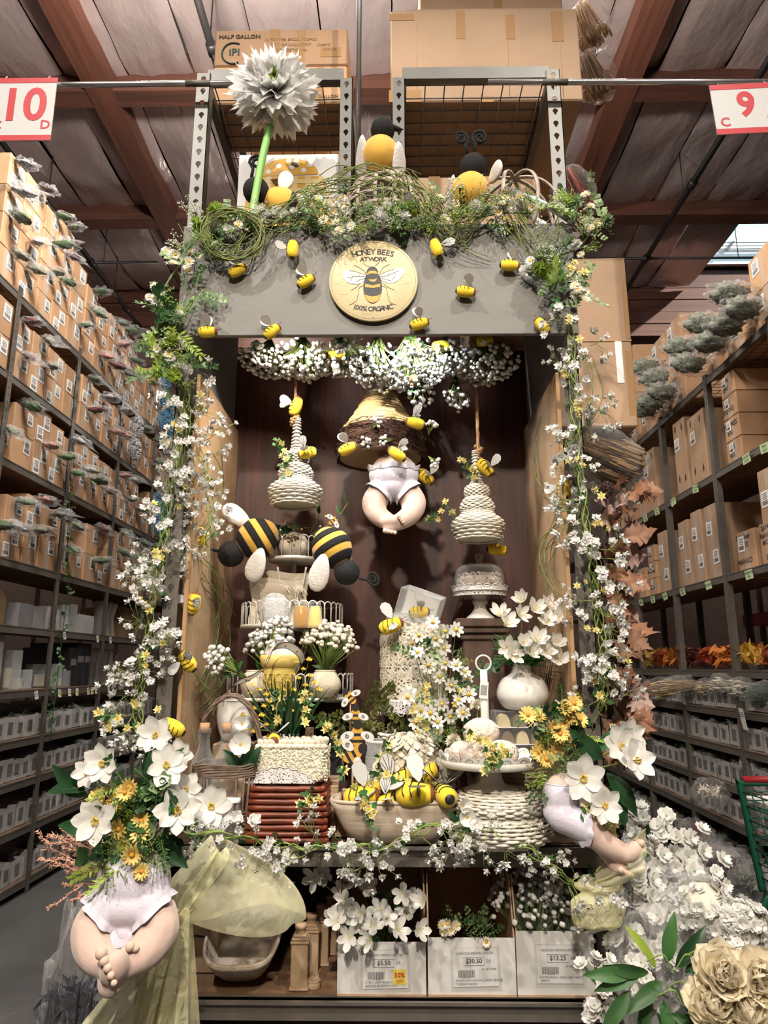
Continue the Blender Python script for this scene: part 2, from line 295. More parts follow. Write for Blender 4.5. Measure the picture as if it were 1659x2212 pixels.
# ================================================================ slotted posts, racks, cartons and bins
def post_mesh(name, h, pitch, w, d, m, key=True, t=.003, side=1):
    # angle post: face with punched keyholes in XZ plane looking to -Y, flange going back along +Y at x = side*w/2
    b = MB(); n = 12; k = int(h/pitch); hp = []
    for j in range(n):
        a = 2*PI*j/n-PI/2; rr = .2*w if key and math.sin(a) > -.3 else .11*w
        hp.append((rr*math.cos(a)*(1 if key else .6), (.30*math.sin(a) if math.sin(a) > 0 else .42*math.sin(a))*pitch*(.75 if key else .85)))
    EP = [(0,-1),(.55,-1),(1,-1),(1,0),(1,1),(.55,1),(0,1),(-.55,1),(-1,1),(-1,0),(-1,-1),(-.55,-1)]
    def edge(j, z0): return (EP[j][0]*w/2, EP[j][1]*pitch/2)
    for i in range(k):
        zc = (i+.5)*pitch; vs = []
        for y in (0, t):
            vs += [(edge(j, 0)[0], y, zc+edge(j, 0)[1]) for j in range(n)]+[(hp[j][0], y, zc+hp[j][1]) for j in range(n)]
        fs = [(j, (j+1) % n, n+(j+1) % n, n+j) for j in range(n)]+[(n+j, n+(j+1) % n, 3*n+(j+1) % n, 3*n+j) for j in range(n)]+[(2*n+j, 3*n+j, 3*n+(j+1) % n, 2*n+(j+1) % n) for j in range(n)]
        b.add(vs, fs)
    b.box((side*(w/2-t/2), d/2, k*pitch/2), (t, d, k*pitch)); return b.mesh(name, m, False)
def rack(name, label, X, face, ys, levels, h, depth, wired=(), group=None, lower=(), pm='rack'):
    # face = +1: aisle side looks to +X, -1: to -X
    o = T(name, label, 'rack', (X, ys[0], 0)); pm_ = post_mesh('post', h, .05, .055, .04, pm, False); q = (0, 0, R(90) if face > 0 else R(-90))
    for y in ys:
        O('post', pm_, o, (0, y-ys[0], 0), q); O('post', pm_, o, (-face*depth, y-ys[0], 0), (0, 0, R(-90) if face > 0 else R(90)))
    for z in levels:
        for a, c in zip(ys[:-1], ys[1:]):
            ym = (a+c)/2-ys[0]; L = c-a-.06
            MB().box((0, 0, 0), (.02, L, .05)).box((face*.006, 0, .022), (.014, L, .008)).build('beam', 'rack', o, (-face*.012, ym, z-.03), smooth=False)
            if z in wired:
                b = MB()
                for i in range(7): b.tube([(-face*(.03+i*(depth-.06)/6), ym-L/2, z-.004), (-face*(.03+i*(depth-.06)/6), ym+L/2, z-.004)], .003, 4)
                for i in range(15): b.tube([(-face*.02, ym-L/2+L*i/14, z), (-face*(depth-.02), ym-L/2+L*i/14, z)], .003, 4)
                x = b.build('wire_deck', 'wire', o); x['kind'] = 'stuff'
            else: MB().box((-face*depth/2, ym, z-.012), (depth-.03, L+.05, .018)).build('shelf', 'rackwood', o)
    return o
def crumple(r, seed, amp=.25, nu=14, nv=9, fr=2.2):
    def f(v):
        u = Vector((v.x/r[0], v.y/r[1], v.z/r[2])); return v*(1+amp*noise.noise(u*fr+Vector((seed, 0, seed*2)))+.5*amp*noise.noise(u*fr*2.3+Vector((0, seed, 0))))
    return MB().ell((0, 0, 0), r, nu, nv, f=f)
BAGS = []
for i in range(4):
    b = crumple((.10, .06, .034), i*3.7, .75, 18, 11, 3.0)
    if i % 2: b.add([(.05, -.05, .0), (.05, .05, .01), (.15, .075, -.03), (.15, -.07, -.02)], [(0, 1, 2, 3)])
    BAGS.append(b.mesh('sample_bag', 'bag'))
for n_, c in (('s_green', (.05,.13,.035)), ('s_sage', (.13,.19,.11)), ('s_red', (.16,.03,.03)), ('s_pink', (.5,.25,.22)), ('s_silver', (.45,.45,.46)), ('s_blue', (.05,.25,.45)), ('s_plum', (.10,.05,.07)), ('s_tan', (.40,.30,.18)), ('s_moss', (.20,.22,.16))):
    mat(n_, c, .6, bump=.8, bs=90, var=.7, vs=50)
SAMP = {n_: crumple((.06, .032, .02), 2.2, .8, 12, 8, 4).mesh('sample', n_) for n_ in ('s_green', 's_sage', 's_red', 's_pink', 's_silver', 's_blue', 's_plum', 's_tan', 's_moss')}
b = MB()        # bead sack: a pillow of beads
for i in range(150):
    a = U(0, 2*PI); z = U(-1, 1); q = math.sqrt(1-abs(z)**2.2); b.ell((.045*q*math.cos(a)+.03, .05*q*math.sin(a), z*.10), .011, 6, 4)
BEAD = b.v, b.f
def bead_mesh(m): x = MB(); x.add(*BEAD); return x.mesh('bead_fill', m)
BEADS = {'s_blue': bead_mesh('s_blue'), 's_silver': bead_mesh('s_silver')}
SACK = crumple((.07, .065, .12), 1, .12).mesh('sample_bag', 'bag')
LBL = MB().box((0, 0, 0), (.002, .085, .105)).mesh('label', 'paper', False)
b = MB()
for i in range(4): b.box((.0012, 0, .035-.012*i), (.001, .06-.012*(i % 2), .004))
for i in range(14): b.box((.0012, -.03+.0045*i, -.026), (.001, .0015+.0015*(i % 3 == 0), .028))
LBLP = b.mesh('label_print', 'ink', False); TAPE = MB().box((0, 0, 0), (.002, .06, 1)).mesh('tape', 'cleartape', False)
def carton(lab, X, face, y, z, w, h, d, m='carton', bag=None, labels=1, tape=True, marks=None, group=None, name='carton', sack=False, seam=True):
    fx = X-face*.03
    o = MB().bbox((-face*d/2, 0, h/2), (d, w, h), .004).build(name, m, None, (fx, y, z), (0, 0, R(U(-1.6, 1.6))), False, label=lab, cat='box', group=group)
    if tape: O('tape', TAPE, o, (face*.0006, U(-.01, .01), h/2), None, (1, 1, h*.98))
    for i in range(labels):
        s = min(1, h/.24); l = O('label', LBL, o, (face*.0018, w*.25*(1 if i % 2 == 0 else -1)*U(.6, 1), h*(.68-.4*i) if h > .14 else h*.5), (R(U(-4, 4)), 0, 0) if face > 0 else (R(U(-4, 4)), 0, PI), (1, s, s))
        O('label_print', LBLP, l)
    if bag:
        if sack:
            bo = O('sample_bag', SACK, o, (face*.055, U(-.02, .02), h*.55), (0, R(U(-8, 8)), 0)); O('bead_fill', BEADS[bag], bo, (face*.0, 0, 0), (0, 0, 0 if face > 0 else PI))
        else:
            s = U(.85, 1.2); bo = O('sample_bag', random.choice(BAGS), o, (face*.08*s, U(-.05, .05), h*U(.78, .98)), (R(U(-25, 25)), R(U(-5, 28)), R(U(-35, 35))+(0 if face > 0 else PI)), s); O('sample', SAMP[bag], bo, (-.01, 0, 0))
    return o
YL = [3.34+.93*i for i in range(7)]; LVL = [.10, .45, .76, 1.03, 1.35, 1.77, 2.19, 2.82, 3.38, 3.95]
rack('steel_rack', 'long brown steel rack of bagged sample cartons along the left aisle', -2.5, 1, YL, LVL, 4.0, .62, wired=(3.95,))
mat('sagecarton', (.34,.23,.13), .8, rnd=.15)
LN = {3.95: 'top', 3.38: 'second', 2.82: 'third', 2.19: 'fourth'}; KW = {'s_green': 'green leaf', 's_sage': 'grey leaf', 's_red': 'red berry', 's_pink': 'pink', 's_silver': 'silver', 's_blue': 'blue bead', 's_plum': 'plum', 's_tan': 'tan', 's_moss': 'moss'}
random.seed(21)
for z in (3.95, 3.38, 2.82, 2.19):
    y = 4.02 if z > 3 else 4.2; col = 0
    while y < 8.6:
        post_gap = min(abs(y-p) for p in YL)
        w = U(.19, .27); d = U(.45, .56)
        if z > 3.9: n = 4 if y < 4.9 else 3 if y < 6.0 else random.choice((2, 3, 3)); hmax = 9
        elif z == 3.38: n = 2; hmax = .50
        else: n = random.choice((2, 2, 2, 1)) if z != 2.19 or y < 5.6 else 3 if y > 6.1 else random.choice((1, 2)); hmax = .52
        if z == 2.82 and 5.3 < y < 5.6: n = 2
        hs = [U(.19, .25) for _ in range(n)]; t = sum(hs); hs = [q*min(1, hmax/t) for q in hs]; zz = z
        for i, h in enumerate(hs):
            bag = random.choice(['s_green']*4+['s_sage']*3+['s_silver']*2+['s_red', 's_pink', 's_plum', 's_moss']); sack = False
            if z in (3.95, 2.82) and 6.95 < y < 7.4: bag, sack = 's_blue', True
            if z == 3.38 and 6.2 < y < 6.5: bag, sack = 's_silver', True
            if random.random() < .38 and not sack: bag = None
            wh = ['bottom', 'second up', 'third up', 'top'][i] if n == 4 else ['bottom', 'middle', 'top'][i] if n == 3 else ['bottom', 'top'][i] if n == 2 else 'only'
            lab = f"carton with {KW[bag]+' sample' if bag else 'no'} bag, left rack {LN[z]} shelf, {ORD[col]} stack, {wh} box"
            carton(lab, -2.5, 1, y+w/2, zz, w, h, d, bag=bag, labels=random.choice((1, 2)) if h > .2 else 1, tape=random.random() < .7, group='sample cartons on the left rack', sack=sack); zz += h+.001
        y += w+U(.006, .03); col += 1
# fillers behind: plain cartons in the deep of the lower dark shelves + glassware
film('glassware', (.75,.8,.8), .06, .03, .3, 20, edge=.4); film('bubblewrap', (.85,.84,.83), .45, .25, 1., 120); mat('darkbox', (.02,.02,.024), .5, var=.4, vs=80); mat('greybox', (.20,.20,.21), .45, rnd=.2)
def glassbox(lab, y, z, w, h, d=.2, m='glassware', X=-2.5, nm='glass_box'):
    o = T(nm, lab, 'box', (X-.06-d/2, y, z), group='glass and boxed wares on the left rack'); t = .004
    for nm_, c, s in (('side_panel', (d/2, 0, h/2), (t, w, h)), ('side_panel', (-d/2, 0, h/2), (t, w, h)), ('side_panel', (0, w/2, h/2), (d, t, h)), ('side_panel', (0, -w/2, h/2), (d, t, h)), ('base', (0, 0, t), (d, w, t))): MB().box(c, s).build(nm_, m, o)
    MB().box((0, 0, h*.3), (d*.5, w*.5, h*.5)).build('insert', 'cream' if h < .3 else 'paper', o); return o
for i, (y, z, w, h, m) in enumerate([(4.35, 1.35, .20, .36, 'bubblewrap'), (4.58, 1.35, .17, .38, 'bubblewrap'), (4.86, 1.35, .12, .26, 'glassware'), (5.02, 1.35, .12, .13, 'glassware'), (5.45, 1.35, .16, .17, 'glassware'), (5.62, 1.35, .13, .12, 'glassware'), (4.9, 1.77, .18, .16, 'greybox'), (5.09, 1.77, .14, .13, 'greybox'), (5.32, 1.77, .17, .17, 'bubblewrap'), (5.5, 1.77, .12, .2, 'glassware'), (5.64, 1.77, .12, .22, 'glassware'), (5.8, 1.77, .14, .15, 'bubblewrap'), (5.97, 1.77, .13, .15, 'bubblewrap')]):
    w_ = 'wrapped tall lantern' if h > .33 else 'clear display box' if m == 'glassware' else 'shrink-wrapped pale box' if m == 'bubblewrap' else 'grey gift box'
    glassbox(f"{w_} on the left rack, {'shelf at eye height' if z < 1.5 else 'shelf above eye height'}, {ORD[i]} along", y, z, w, h, m=m)
for i, (y, w, h) in enumerate([(5.72, .1, .3), (5.85, .12, .34), (5.98, .11, .34)]):
    o = MB().bbox((-.2, 0, h/2), (.4, w, h), .004).build('black_box', 'darkbox', None, (-2.56, y, 1.35), smooth=False, label=f'black glitter gift box on the left rack, {ORD[i]} of three upright', cat='box', group='black boxes'); MB().box((.001, 0, h*.62), (.003, w*.9, .05)).build('band', 'greybox', o)
for i in range(5):   # gold rimmed vases
    y = 6.2+.13*i; o = T('fluted_vase', f'fluted glass vase on the left rack eye-level shelf, {ORD[i]} in the row', 'vase', (-2.64, y, 1.35), group='fluted vases')
    MB().lathe([(.035, 0), (.045, .02), (.038, .15), (.05, .27), (.055, .3)], 14, wob=lambda q, k: .003*math.cos(q*7)).build('body', 'glassware', o); MB().lathe([(.053, .295), (.058, .3), (.053, .305)], 14).build('rim', 'tape', o)
for i, y in enumerate((6.35, 6.5, 6.63)):
    o = T('hourglass_vase', f'wrapped hourglass vase on the left rack above the fluted vases, {ORD[i]}', 'vase', (-2.66, y, 1.77)); MB().lathe([(.055, 0), (.04, .1), (.03, .17), (.05, .26), (.06, .3)], 14).build('body', 'bubblewrap', o); MB().lathe([(.06, .3), (.064, .305), (.06, .31)], 14).build('rim', 'tape', o)
for i, (y, w, h) in enumerate([(4.25, .4, .3), (4.62, .35, .24), (7.1, .3, .3), (7.45, .3, .26), (6.9, .3, .2)]):
    z = 1.77 if i < 2 else 1.35 if i == 4 else 1.77
    o = MB().bbox((-.25, 0, h/2), (.45, w, h), .004).build('brown_carton', 'sagecarton', None, (-2.62, y, z), smooth=False, label=f'dim brown carton deep on the left rack, {ORD[i]} from the near end', cat='box'); O('label', LBL, o, (-.024, 0, h/2), None, .6)
# open white bins on the four lowest shelves
def bin_mesh(w, h, d, m, t=.004):
    b = MB(); b.box((-d/2, 0, t/2), (d, w, t)); b.box((-t/2, 0, h/2), (t, w, h)); b.box((-d+t/2, 0, h*.7), (t, w, h*1.4))
    for s in (-1, 1):
        y0, y1 = s*(w/2), s*(w/2-t); b.add([(0, y0, 0), (-d, y0, 0), (-d, y0, h*1.4), (-.05, y0, h), (0, y0, h), (0, y1, 0), (-d, y1, 0), (-d, y1, h*1.4), (-.05, y1, h), (0, y1, h)], [(0,1,2,3,4), (9,8,7,6,5), (4,3,8,9), (3,2,7,8)])
    return b.mesh('bin', m, False)
BIN = {w: bin_mesh(w, .135, .5, 'whitebin') for w in (.095, .125, .16)}
BL = MB().box((0, 0, 0), (.002, .055, .072)).mesh('label', 'binlabel', False)
def tuft(n, r, h, m, seed, leaf=.03, name='foliage'):
    random.seed(seed); b = MB()
    for i in range(n):
        a = U(0, 2*PI); q = r*math.sqrt(U(0, 1)); c = Vector((q*math.cos(a), q*math.sin(a), U(.3, 1)*h)); t = rv().normalized()*leaf; s = t.cross(rv()).normalized()*leaf*.28
        b.add([c-t, c-s, c+t, c+s], [(0, 1, 2, 3)])
    return b.mesh(name, m)
TUF = [tuft(60, .05, .10, m, 3+i) for i, m in enumerate(('leafdark', 's_sage', 's_plum', 's_moss'))]
SHINE = [crumple((.16, .05, .05), 4.4+i, .5, 18, 10, 3).mesh('wrapper', 'bag') for i in range(3)]
def bins(X, face, y0, y1, levels, side, seed, p=.55, pw=.35):
    random.seed(seed)
    for li, z in enumerate(levels):
        y = y0; k = 0
        while y < y1:
            w = random.choice((.095, .095, .125, .125, .16)); lab = f"white bin on the {side} rack, {['lowest','second lowest','third lowest','fourth lowest','fifth lowest'][li]} shelf, {ORD[k]} from the near end"
            o = O('flower_bin', BIN[w], None, (X-face*.035, y+w/2, z), (0, 0, (0 if face > 0 else PI)+R(U(-2, 2))), (1, 1, U(.95, 1.08)), lab, 'bin', f'white bins on the {side} rack')
            O('label', BL, o, (.002, U(-.008, .008), .07), (R(U(-4, 4)), 0, 0))
            q = random.random()
            if q < p:
                m = random.choice(TUF)
                f_ = O('foliage', m, o, (-.09, 0, .07), (0, 0, U(0, 6)), (1.3, .9*w/.11, 1)); f_['kind'] = 'stuff'
            if q < pw: O('wrapper', random.choice(SHINE), o, (-.13, 0, .13), (0, R(U(-8, 12)), R(U(-12, 12))), (1, w/.11, .8))
            y += w+.006; k += 1
bins(-2.5, 1, 4.28, 7.6, (.10, .45, .76, 1.03), 'left', 5)
def pricetag(X, face, y, z, lab, m='paper', w=.045, h=.055, yel=False, txt=None, grp='shelf tags'):
    o = MB().box((0, 0, 0), (.0015, w, h)).build('shelf_tag', m, None, (X+face*.004, y, z-.01-h/2), (R(U(-8, 8)), R(-face*U(4, 10)), 0 if face > 0 else PI), smooth=False, label=lab, cat='tag', group=grp)
    if yel: MB().box((.0012, .008, -.005), (.001, w*.45, h*.5)).build('sticker', 'yellowtag', o)
    if txt:
        ls = txt.split('/')
        for i, s in enumerate(ls): text(s, .026, o, (.0014, 0, .012-.026*i if len(ls) > 1 else 0), (PI/2, 0, PI/2), 'ink', .0002, 'lettering', sx=.8)
    else:
        for i in range(3): MB().box((.0012, 0, h*.3-.012*i), (.001, w*.7, .004)).build('print_line', 'ink', o)
    return o
for i, (p, yl) in enumerate([((79, 1487), 0), ((129, 1487), 1), ((150, 1489), 1), ((166, 1489), 1), ((190, 1489), 1), ((198, 1489), 1), ((207, 1489), 0), ((234, 1489), 0), ((138, 1378), 0), ((209, 1393), 1), ((237, 1393), 0)]):
    v = atX(p[0], p[1], -2.48); pricetag(-2.48, 1, v.y, 1.345 if i < 8 else 1.765, f'{ORD[i] if i < 8 else ORD[i-8]} small price tag on the left rack, {"shelf at eye height" if i < 8 else "shelf above eye height"}', yel=yl)
# ---------------- right rack
YR = [2.22+.93*i for i in range(10)]; LVR = [.12, .45, .70, .96, 1.21, 1.48, 2.14, 2.89, 3.62]
rack('steel_rack', 'long brown steel rack of tall cartons and dried goods along the right aisle', 2.35, -1, YR, LVR, 3.68, .62, wired=(3.62,))
random.seed(4)
def rc(lab, y, z, w, h, d=.55, **k): return carton(lab, 2.35, -1, y, z, w, h, d, group='cartons on the right rack', **k)
MOSS = crumple((.13, .075, .075), 8, .45, 20, 14, 3).mesh('moss_bundle', 's_moss'); MBAG = crumple((.19, .095, .09), 5, .5, 24, 16, 3).mesh('plastic_bag', 'bag')
def moss(lab, y, z, s=1, grp='bagged moss bundles on the right rack'):
    o = T('moss_bag', lab, 'bag', (2.22, y, z+.085*s), (0, R(U(-8, 8)), R(U(-14, 14))), grp, s); O('moss_bundle', MOSS, o, (-.03, 0, 0)); O('plastic_bag', MBAG, o); return o
# top shelf: cartons with bagged moss in front of them
for i, (y, n, w, h) in enumerate([(4.12, 2, .34, .26), (4.5, 2, .30, .22), (4.86, 1, .34, .3), (5.55, 3, .34, .25), (5.92, 3, .3, .25), (6.3, 1, .3, .24), (6.62, 4, .26, .25), (6.92, 4, .26, .25), (7.22, 3, .27, .26), (7.52, 3, .27, .25)]):
    for j in range(n):
        rc(f"carton on the right rack's top shelf, {ORD[i]} stack from the near end, {['bottom','second','third','fourth'][j]} one", y, 3.62+j*(h+.001), w, h, .6, bag=random.choice(('s_tan', 's_plum', 's_silver', 's_tan')) if i > 5 else None, labels=1)
for i, (y, z) in enumerate([(4.08, 3.62), (4.3, 3.62), (4.2, 3.79), (4.55, 3.62), (4.62, 3.8), (4.9, 3.62), (5.0, 3.80), (5.45, 3.62), (5.68, 3.62), (5.55, 3.79), (5.84, 3.62), (5.74, 3.97), (6.45, 3.62), (6.6, 3.62), (6.9, 3.62)]):
    moss(f"bag of grey moss on the right rack top shelf, {ORD[i]} from the near end", y, z, .9 if i < 12 else .7)
# second shelf: small handwritten cartons near, tall diamond-hole cartons further
mat('mark', (.03, .03, .03), .7)
def marks(o, lines, y0, z0, s=.06, dz=.065, name='lettering'):
    for i, l in enumerate(lines): text(l, s, o, (-.0016, y0, z0-dz*i), (PI/2, 0, -PI/2), 'mark', .0003, name, bold=.001)
HW = [('2/65', 'HG'), ('SPTN/MSS', 'HG'), ('2.6', 'SPU HG'), ('2.5PK', 'SPU')]
for j in range(4):
    o = rc(f"small carton with black marker writing in a stack of four, right rack, {['bottom','second','third','top'][j]} one", 4.98-.25, 2.89+j*.163, .21, .16, .5, labels=1, tape=True); marks(o, HW[j], .03, .11, .05, .055)
for i, (y, w, h) in enumerate([(5.62, .22, .62), (6.35, .3, .58), (7.05, .2, .42), (7.3, .2, .4), (5.3, .3, .56)]):
    o = rc(f"tall carton with diamond holes, right rack shelf under the wire deck, {ORD[i]} one", y, 2.89, w, h, .5, labels=1, tape=False, m='carton2')
    for yy, zz in ((-.28, .88), (.28, .9), (-.25, .18), (.25, .2)):
        MB().prism([(0, .035), (.013, 0), (0, -.035), (-.013, 0)], .002).build('vent_hole', 'black', o, (-.0012, w*yy, h*zz), (PI/2, 0, PI/2))
for i, (y, w, h, tx) in enumerate([(6.62, .2, .30, ('SORT',)), (6.85, .2, .24, ('BROWN', 'L'))]):
    o = rc(f"short carton marked {tx[0]} between taller ones, right rack", y, 2.89, w, h, .5, labels=1); marks(o, tx, 0, h*.8, .06)
for i, (y, w, h) in enumerate([(5.2, .2, .55), (5.46, .18, .56), (5.72, .19, .53), (6.18, .19, .53), (4.35, .25, .6)]):
    o = rc(f"tall narrow carton standing on the right rack's green-tagged shelf, {ORD[i]} one", y, 2.14, w, h, .5, labels=2, tape=True, m='carton2')
for j in range(3):
    o = rc(f"small moss carton left of the tall ones, right rack, {['bottom','middle','top'][j]} of three", 6.46, 2.14+j*.151, .19, .149, .5, labels=1); marks(o, (('20 FT', 'MOSS'), ('SPRING', 'MOSS Drga'), ('S', 'BSEL'))[j], .03, .11, .038, .045)
o = rc('carton with MANGO reindeer moss marker writing, right rack', 4.72, 2.14, .24, .26, .5, labels=1); marks(o, ('Reindeer', 'MOSS', '', 'MANGO'), .03, .22, .052, .055)
o = rc('carton with Sun reindeer moss marker writing, right rack', 4.42, 2.14, .22, .26, .5, labels=0); marks(o, ('26F4Y', 'Reindeer', 'MOSS', '', 'Sun'), .02, .23, .048, .048)
o = rc('plain carton at the far end of the green-tagged shelf, right rack', 6.78, 2.14, .25, .28, .5, labels=1)
GT = [((1386, 1305), 'SHEET'), ((1411, 1294), 'MOSS/GRN'), ((1437, 1283), 'TILLAND'), ((1475, 1271), 'FOREST/MOSS'), ((1530, 1252), 'TEAL MOSS'), ((1617, 1222), 'REINDEER MOSS/MIX')]
for i, (p, tx) in enumerate(GT): v = atX(p[0], p[1], 2.335); pricetag(2.335, -1, v.y, 2.13, f'{ORD[i]} pale green handwritten shelf tag on the right rack, lower tagged shelf', 'greentag', .1, .06, txt=tx, grp='green shelf tags')
GT = [((1455, 1078), 'WILLOW/4/CT'), ((1503, 1055), 'LOW LADDER/ASSTD'), ((1420, 1105), 'FERN/BULK'), ((1395, 1123), 'SHRT/BULK'), ((1613, 985), 'SHORT-BOXD/ASSTD'), ((1652, 960), 'MOSS/BULK')]
for i, (p, tx) in enumerate(GT): v = atX(p[0], p[1], 2.335); pricetag(2.335, -1, v.y, 2.88, f'{ORD[i]} pale green handwritten shelf tag on the right rack, upper tagged shelf', 'greentag', .1, .06, txt=tx, grp='green shelf tags')
bins(2.35, -1, 4.3, 7.6, (.12, .45, .70, .96, 1.21), 'right', 9, .9, .75)
# autumn leaves on the 1.48 shelf, dried grass bags on the bins, dark cartons further in
for n_, c in (('a_red', (.32,.05,.015)), ('a_orange', (.50,.16,.02)), ('a_gold', (.55,.33,.05)), ('a_plum', (.10,.025,.02))): mat(n_, c, .6, tl=.15, rnd=.25)
for i, (y, m) in enumerate([(4.6, 'a_red'), (4.95, 'a_gold'), (5.3, 'a_orange'), (5.6, 'a_red'), (5.95, 'a_plum'), (6.25, 'a_orange'), (6.55, 'a_red'), (6.8, 'a_gold')]):
    o = T('autumn_leaf_bundle', f"bundle of {dict(a_red='red', a_orange='orange', a_gold='golden', a_plum='dark plum')[m]} autumn leaves on the right rack, {ORD[i]} along its shelf", 'leaves', (2.52, y, 1.48)); x = O('foliage', tuft(110, .17, .16, m, 40+i, .055), o); x['kind'] = 'stuff'
    MB().tube([(.0, -.15, .03), (.1, .12, .05)], .01, 6).build('stem_bundle', 'twig', o)
mat('grass', (.66,.50,.28), .8, rnd=.15, var=.3, vs=60); mat('grasspale', (.76,.70,.58), .8, rnd=.1)
def sheaf(lab, p, d, L, r, m, n=60, bagm=True, name='dried_grass_bag', grp='dried grass bags'):
    o = T(name, lab, 'dried grass', p, aim(d).to_euler(), grp); random.seed(int(p[1]*100)); b = MB()
    for i in range(n):
        a = U(0, 2*PI); q = r*math.sqrt(U(0, 1)); x, y = q*math.cos(a), q*math.sin(a); z = L*U(.75, 1)
        b.tube([(x*.5, y*.5, 0), (x*.8, y*.8, z*.6), (x*1.15, y*1.15, z)], [.002, .002, .001], 3); b.ell((x*1.1, y*1.1, z*.9), (.007, .007, L*.12), 5, 4)
    x = b.build('grass_stems', m, o); x['kind'] = 'stuff'
    if bagm: crumple((r*1.5, r*1.4, L*.58), p[1], .2, 14, 12, 2.5).build('plastic_bag', 'bag', o, (0, 0, L*.5))
    return o
for i, (y, m, d) in enumerate([(4.5, 'leaf', (-.25, 1, -.2)), (4.75, 'grasspale', (-.2, 1, -.05)), (5.0, 'grasspale', (-.2, .9, .05)), (5.35, 'grass', (-.1, 1, -.1)), (5.72, 'grass', (-.6, .5, -.1)), (5.85, 'grass', (-.65, .35, -.15)), (6.25, 'a_orange', (-.5, .6, -.2))]):
    sheaf(f"bagged bundle of dried {dict(leaf='green', grasspale='cream', grass='golden', a_orange='coral')[m]} grass lying over the right rack's bins, {ORD[i]} from near end", (2.42, y, 1.37), d, .34, .06, m)
for i, (p, m, s) in enumerate([((2.25, 5.35, .62), 'grasspale', .9), ((2.2, 5.4, .22), 's_red', 1), ((2.2, 5.2, .20), 's_tan', 1.1), ((2.18, 5.05, .22), 's_plum', 1), ((2.2, 4.75, .2), 's_moss', 1), ((2.22, 5.6, .3), 's_red', .9)]):
    o = T('goods_bag', f"clear bag of {['cream husks','bright red stems','gold glitter picks','plum foliage','green picks','dark red stems'][i]} hanging over the right rack's lowest bins", 'bag', p, (0, 0, U(0, 2)), None, s); x = O('foliage', tuft(120, .1, .1, m, 60+i, .03), o, (0, 0, -.05)); x['kind'] = 'stuff'; crumple((.14, .14, .11), i*1.7, .35, 18, 12, 2.6).build('plastic_bag', 'bag', o)
o = rc('white lidded carton perched on top of the right rack bins', 5.05, .82, .17, .14, .2, m='whitebin', labels=1, tape=False)
for i, (p, tx) in enumerate([((1475, 1500), 0), ((1606, 1550), 0), ((1394, 1575), 0)]):
    v = atX(p[0], p[1], 2.33); pricetag(2.33, -1, v.y, v.z+.07, f'{ORD[i]} tall white price card clipped to the right rack', w=.06, h=.14, grp='price cards')
# next rack beyond (seen through the gaps), with a red rail and a round emblem
rack('steel_rack', 'second steel rack seen through the right rack', 4.2, -1, [4.2, 5.2, 6.2, 7.2, 8.2], [.5, 1.0, 1.5, 2.0], 3.3, .6)
mat('railred', (.25, .02, .015), .5)
MB().box((0, 0, 0), (.04, 4.4, .14)).build('red_rail', 'railred', None, (4.12, 6.2, 2.02), label='dark red shelf rail on the second right rack', cat='rail')
o = MB().box((0, 0, 0), (.004, .2, .2)).build('emblem_sign', 'paper', None, (4.165, 8.2, 1.62), (0, 0, 0), smooth=False, label='white sign with a red pumpkin emblem and the letter A, beyond the right rack', cat='sign')
MB().lathe([(.075, 0), (.085, .002)], 20, cap1=True).build('emblem', 'red', o, (-.003, 0, -.01), (0, -PI/2, 0)); text('A', .15, o, (-.007, 0, -.01), (PI/2, 0, -PI/2), 'ink', .0005)
for i in range(8):
    o = MB().bbox((0, 0, .15), (.4, .45, .3), .005).build('dim_carton', 'carton', None, (4.5, 4.4+.5*i, 2.02 if i % 2 else 1.02), smooth=False, label=f'dim carton on the second rack beyond the right aisle, {ORD[i]} from the near end', cat='box'); MB().box((-.202, 0, .15), (.002, .06, .3)).build('tape', 'tape', o)
# ================================================================ the end-of-aisle display: frame, valance, panels
XL, XR, XM1, XM2 = -.70, .595, -.168, .025
df = T('display_rack', 'end rack holding the bee display, with keyhole posts and two shelves', 'rack', ((XL+XR)/2, 2.2, 0)); dx = (XL+XR)/2
KP = post_mesh('post', 3.70, .052, .05, .045, 'rack', True); KPL = post_mesh('post', 1.17, .052, .05, .045, 'racklight', True, side=1); KPS = post_mesh('post', .73, .052, .045, .04, 'racklight', True)
for X, pm_ in ((XL, KP), (XR, KP)): O('post', post_mesh('post', 2.55, .052, .05, .045, 'rack', True, side=-1 if X < 0 else 1), df, (X-dx, 0, 0))
UK, UY = 1.1, 2.42          # the rack proper stands behind the canopy box; its tall posts rise above it
ur = T('upper_rack', 'tall grey keyhole rack rising behind the canopy with wire decks', 'rack', (dx*UK, UY, 0)); dux = dx*UK; ZT = 3.90
for X in (XL, XR): O('post', post_mesh('post', ZT, .057, .055, .05, 'racklight', True), ur, (X*UK-dux, 0, 0))
for X in (XM1, XM2): O('post', post_mesh('post', ZT-2.99, .057, .05, .045, 'racklight', True), ur, (X*UK-dux, 0, 2.99))
for z, m, h in ((.995, 'rack', .055), (.60, 'rack', .05), (.14, 'rack', .05)):
    MB().box((0, 0, 0), (XR-XL-.02, .03, h)).box((0, -.012, h/2-.004), (XR-XL-.02, .03, .008)).build('beam', m, df, (0, 0, z-h/2), smooth=False)
    MB().box((0, .36, -.01), (XR-XL-.03, .66, .02)).build('shelf', 'darkwood' if z > .9 else 'rackwood', df, (0, 0, z))
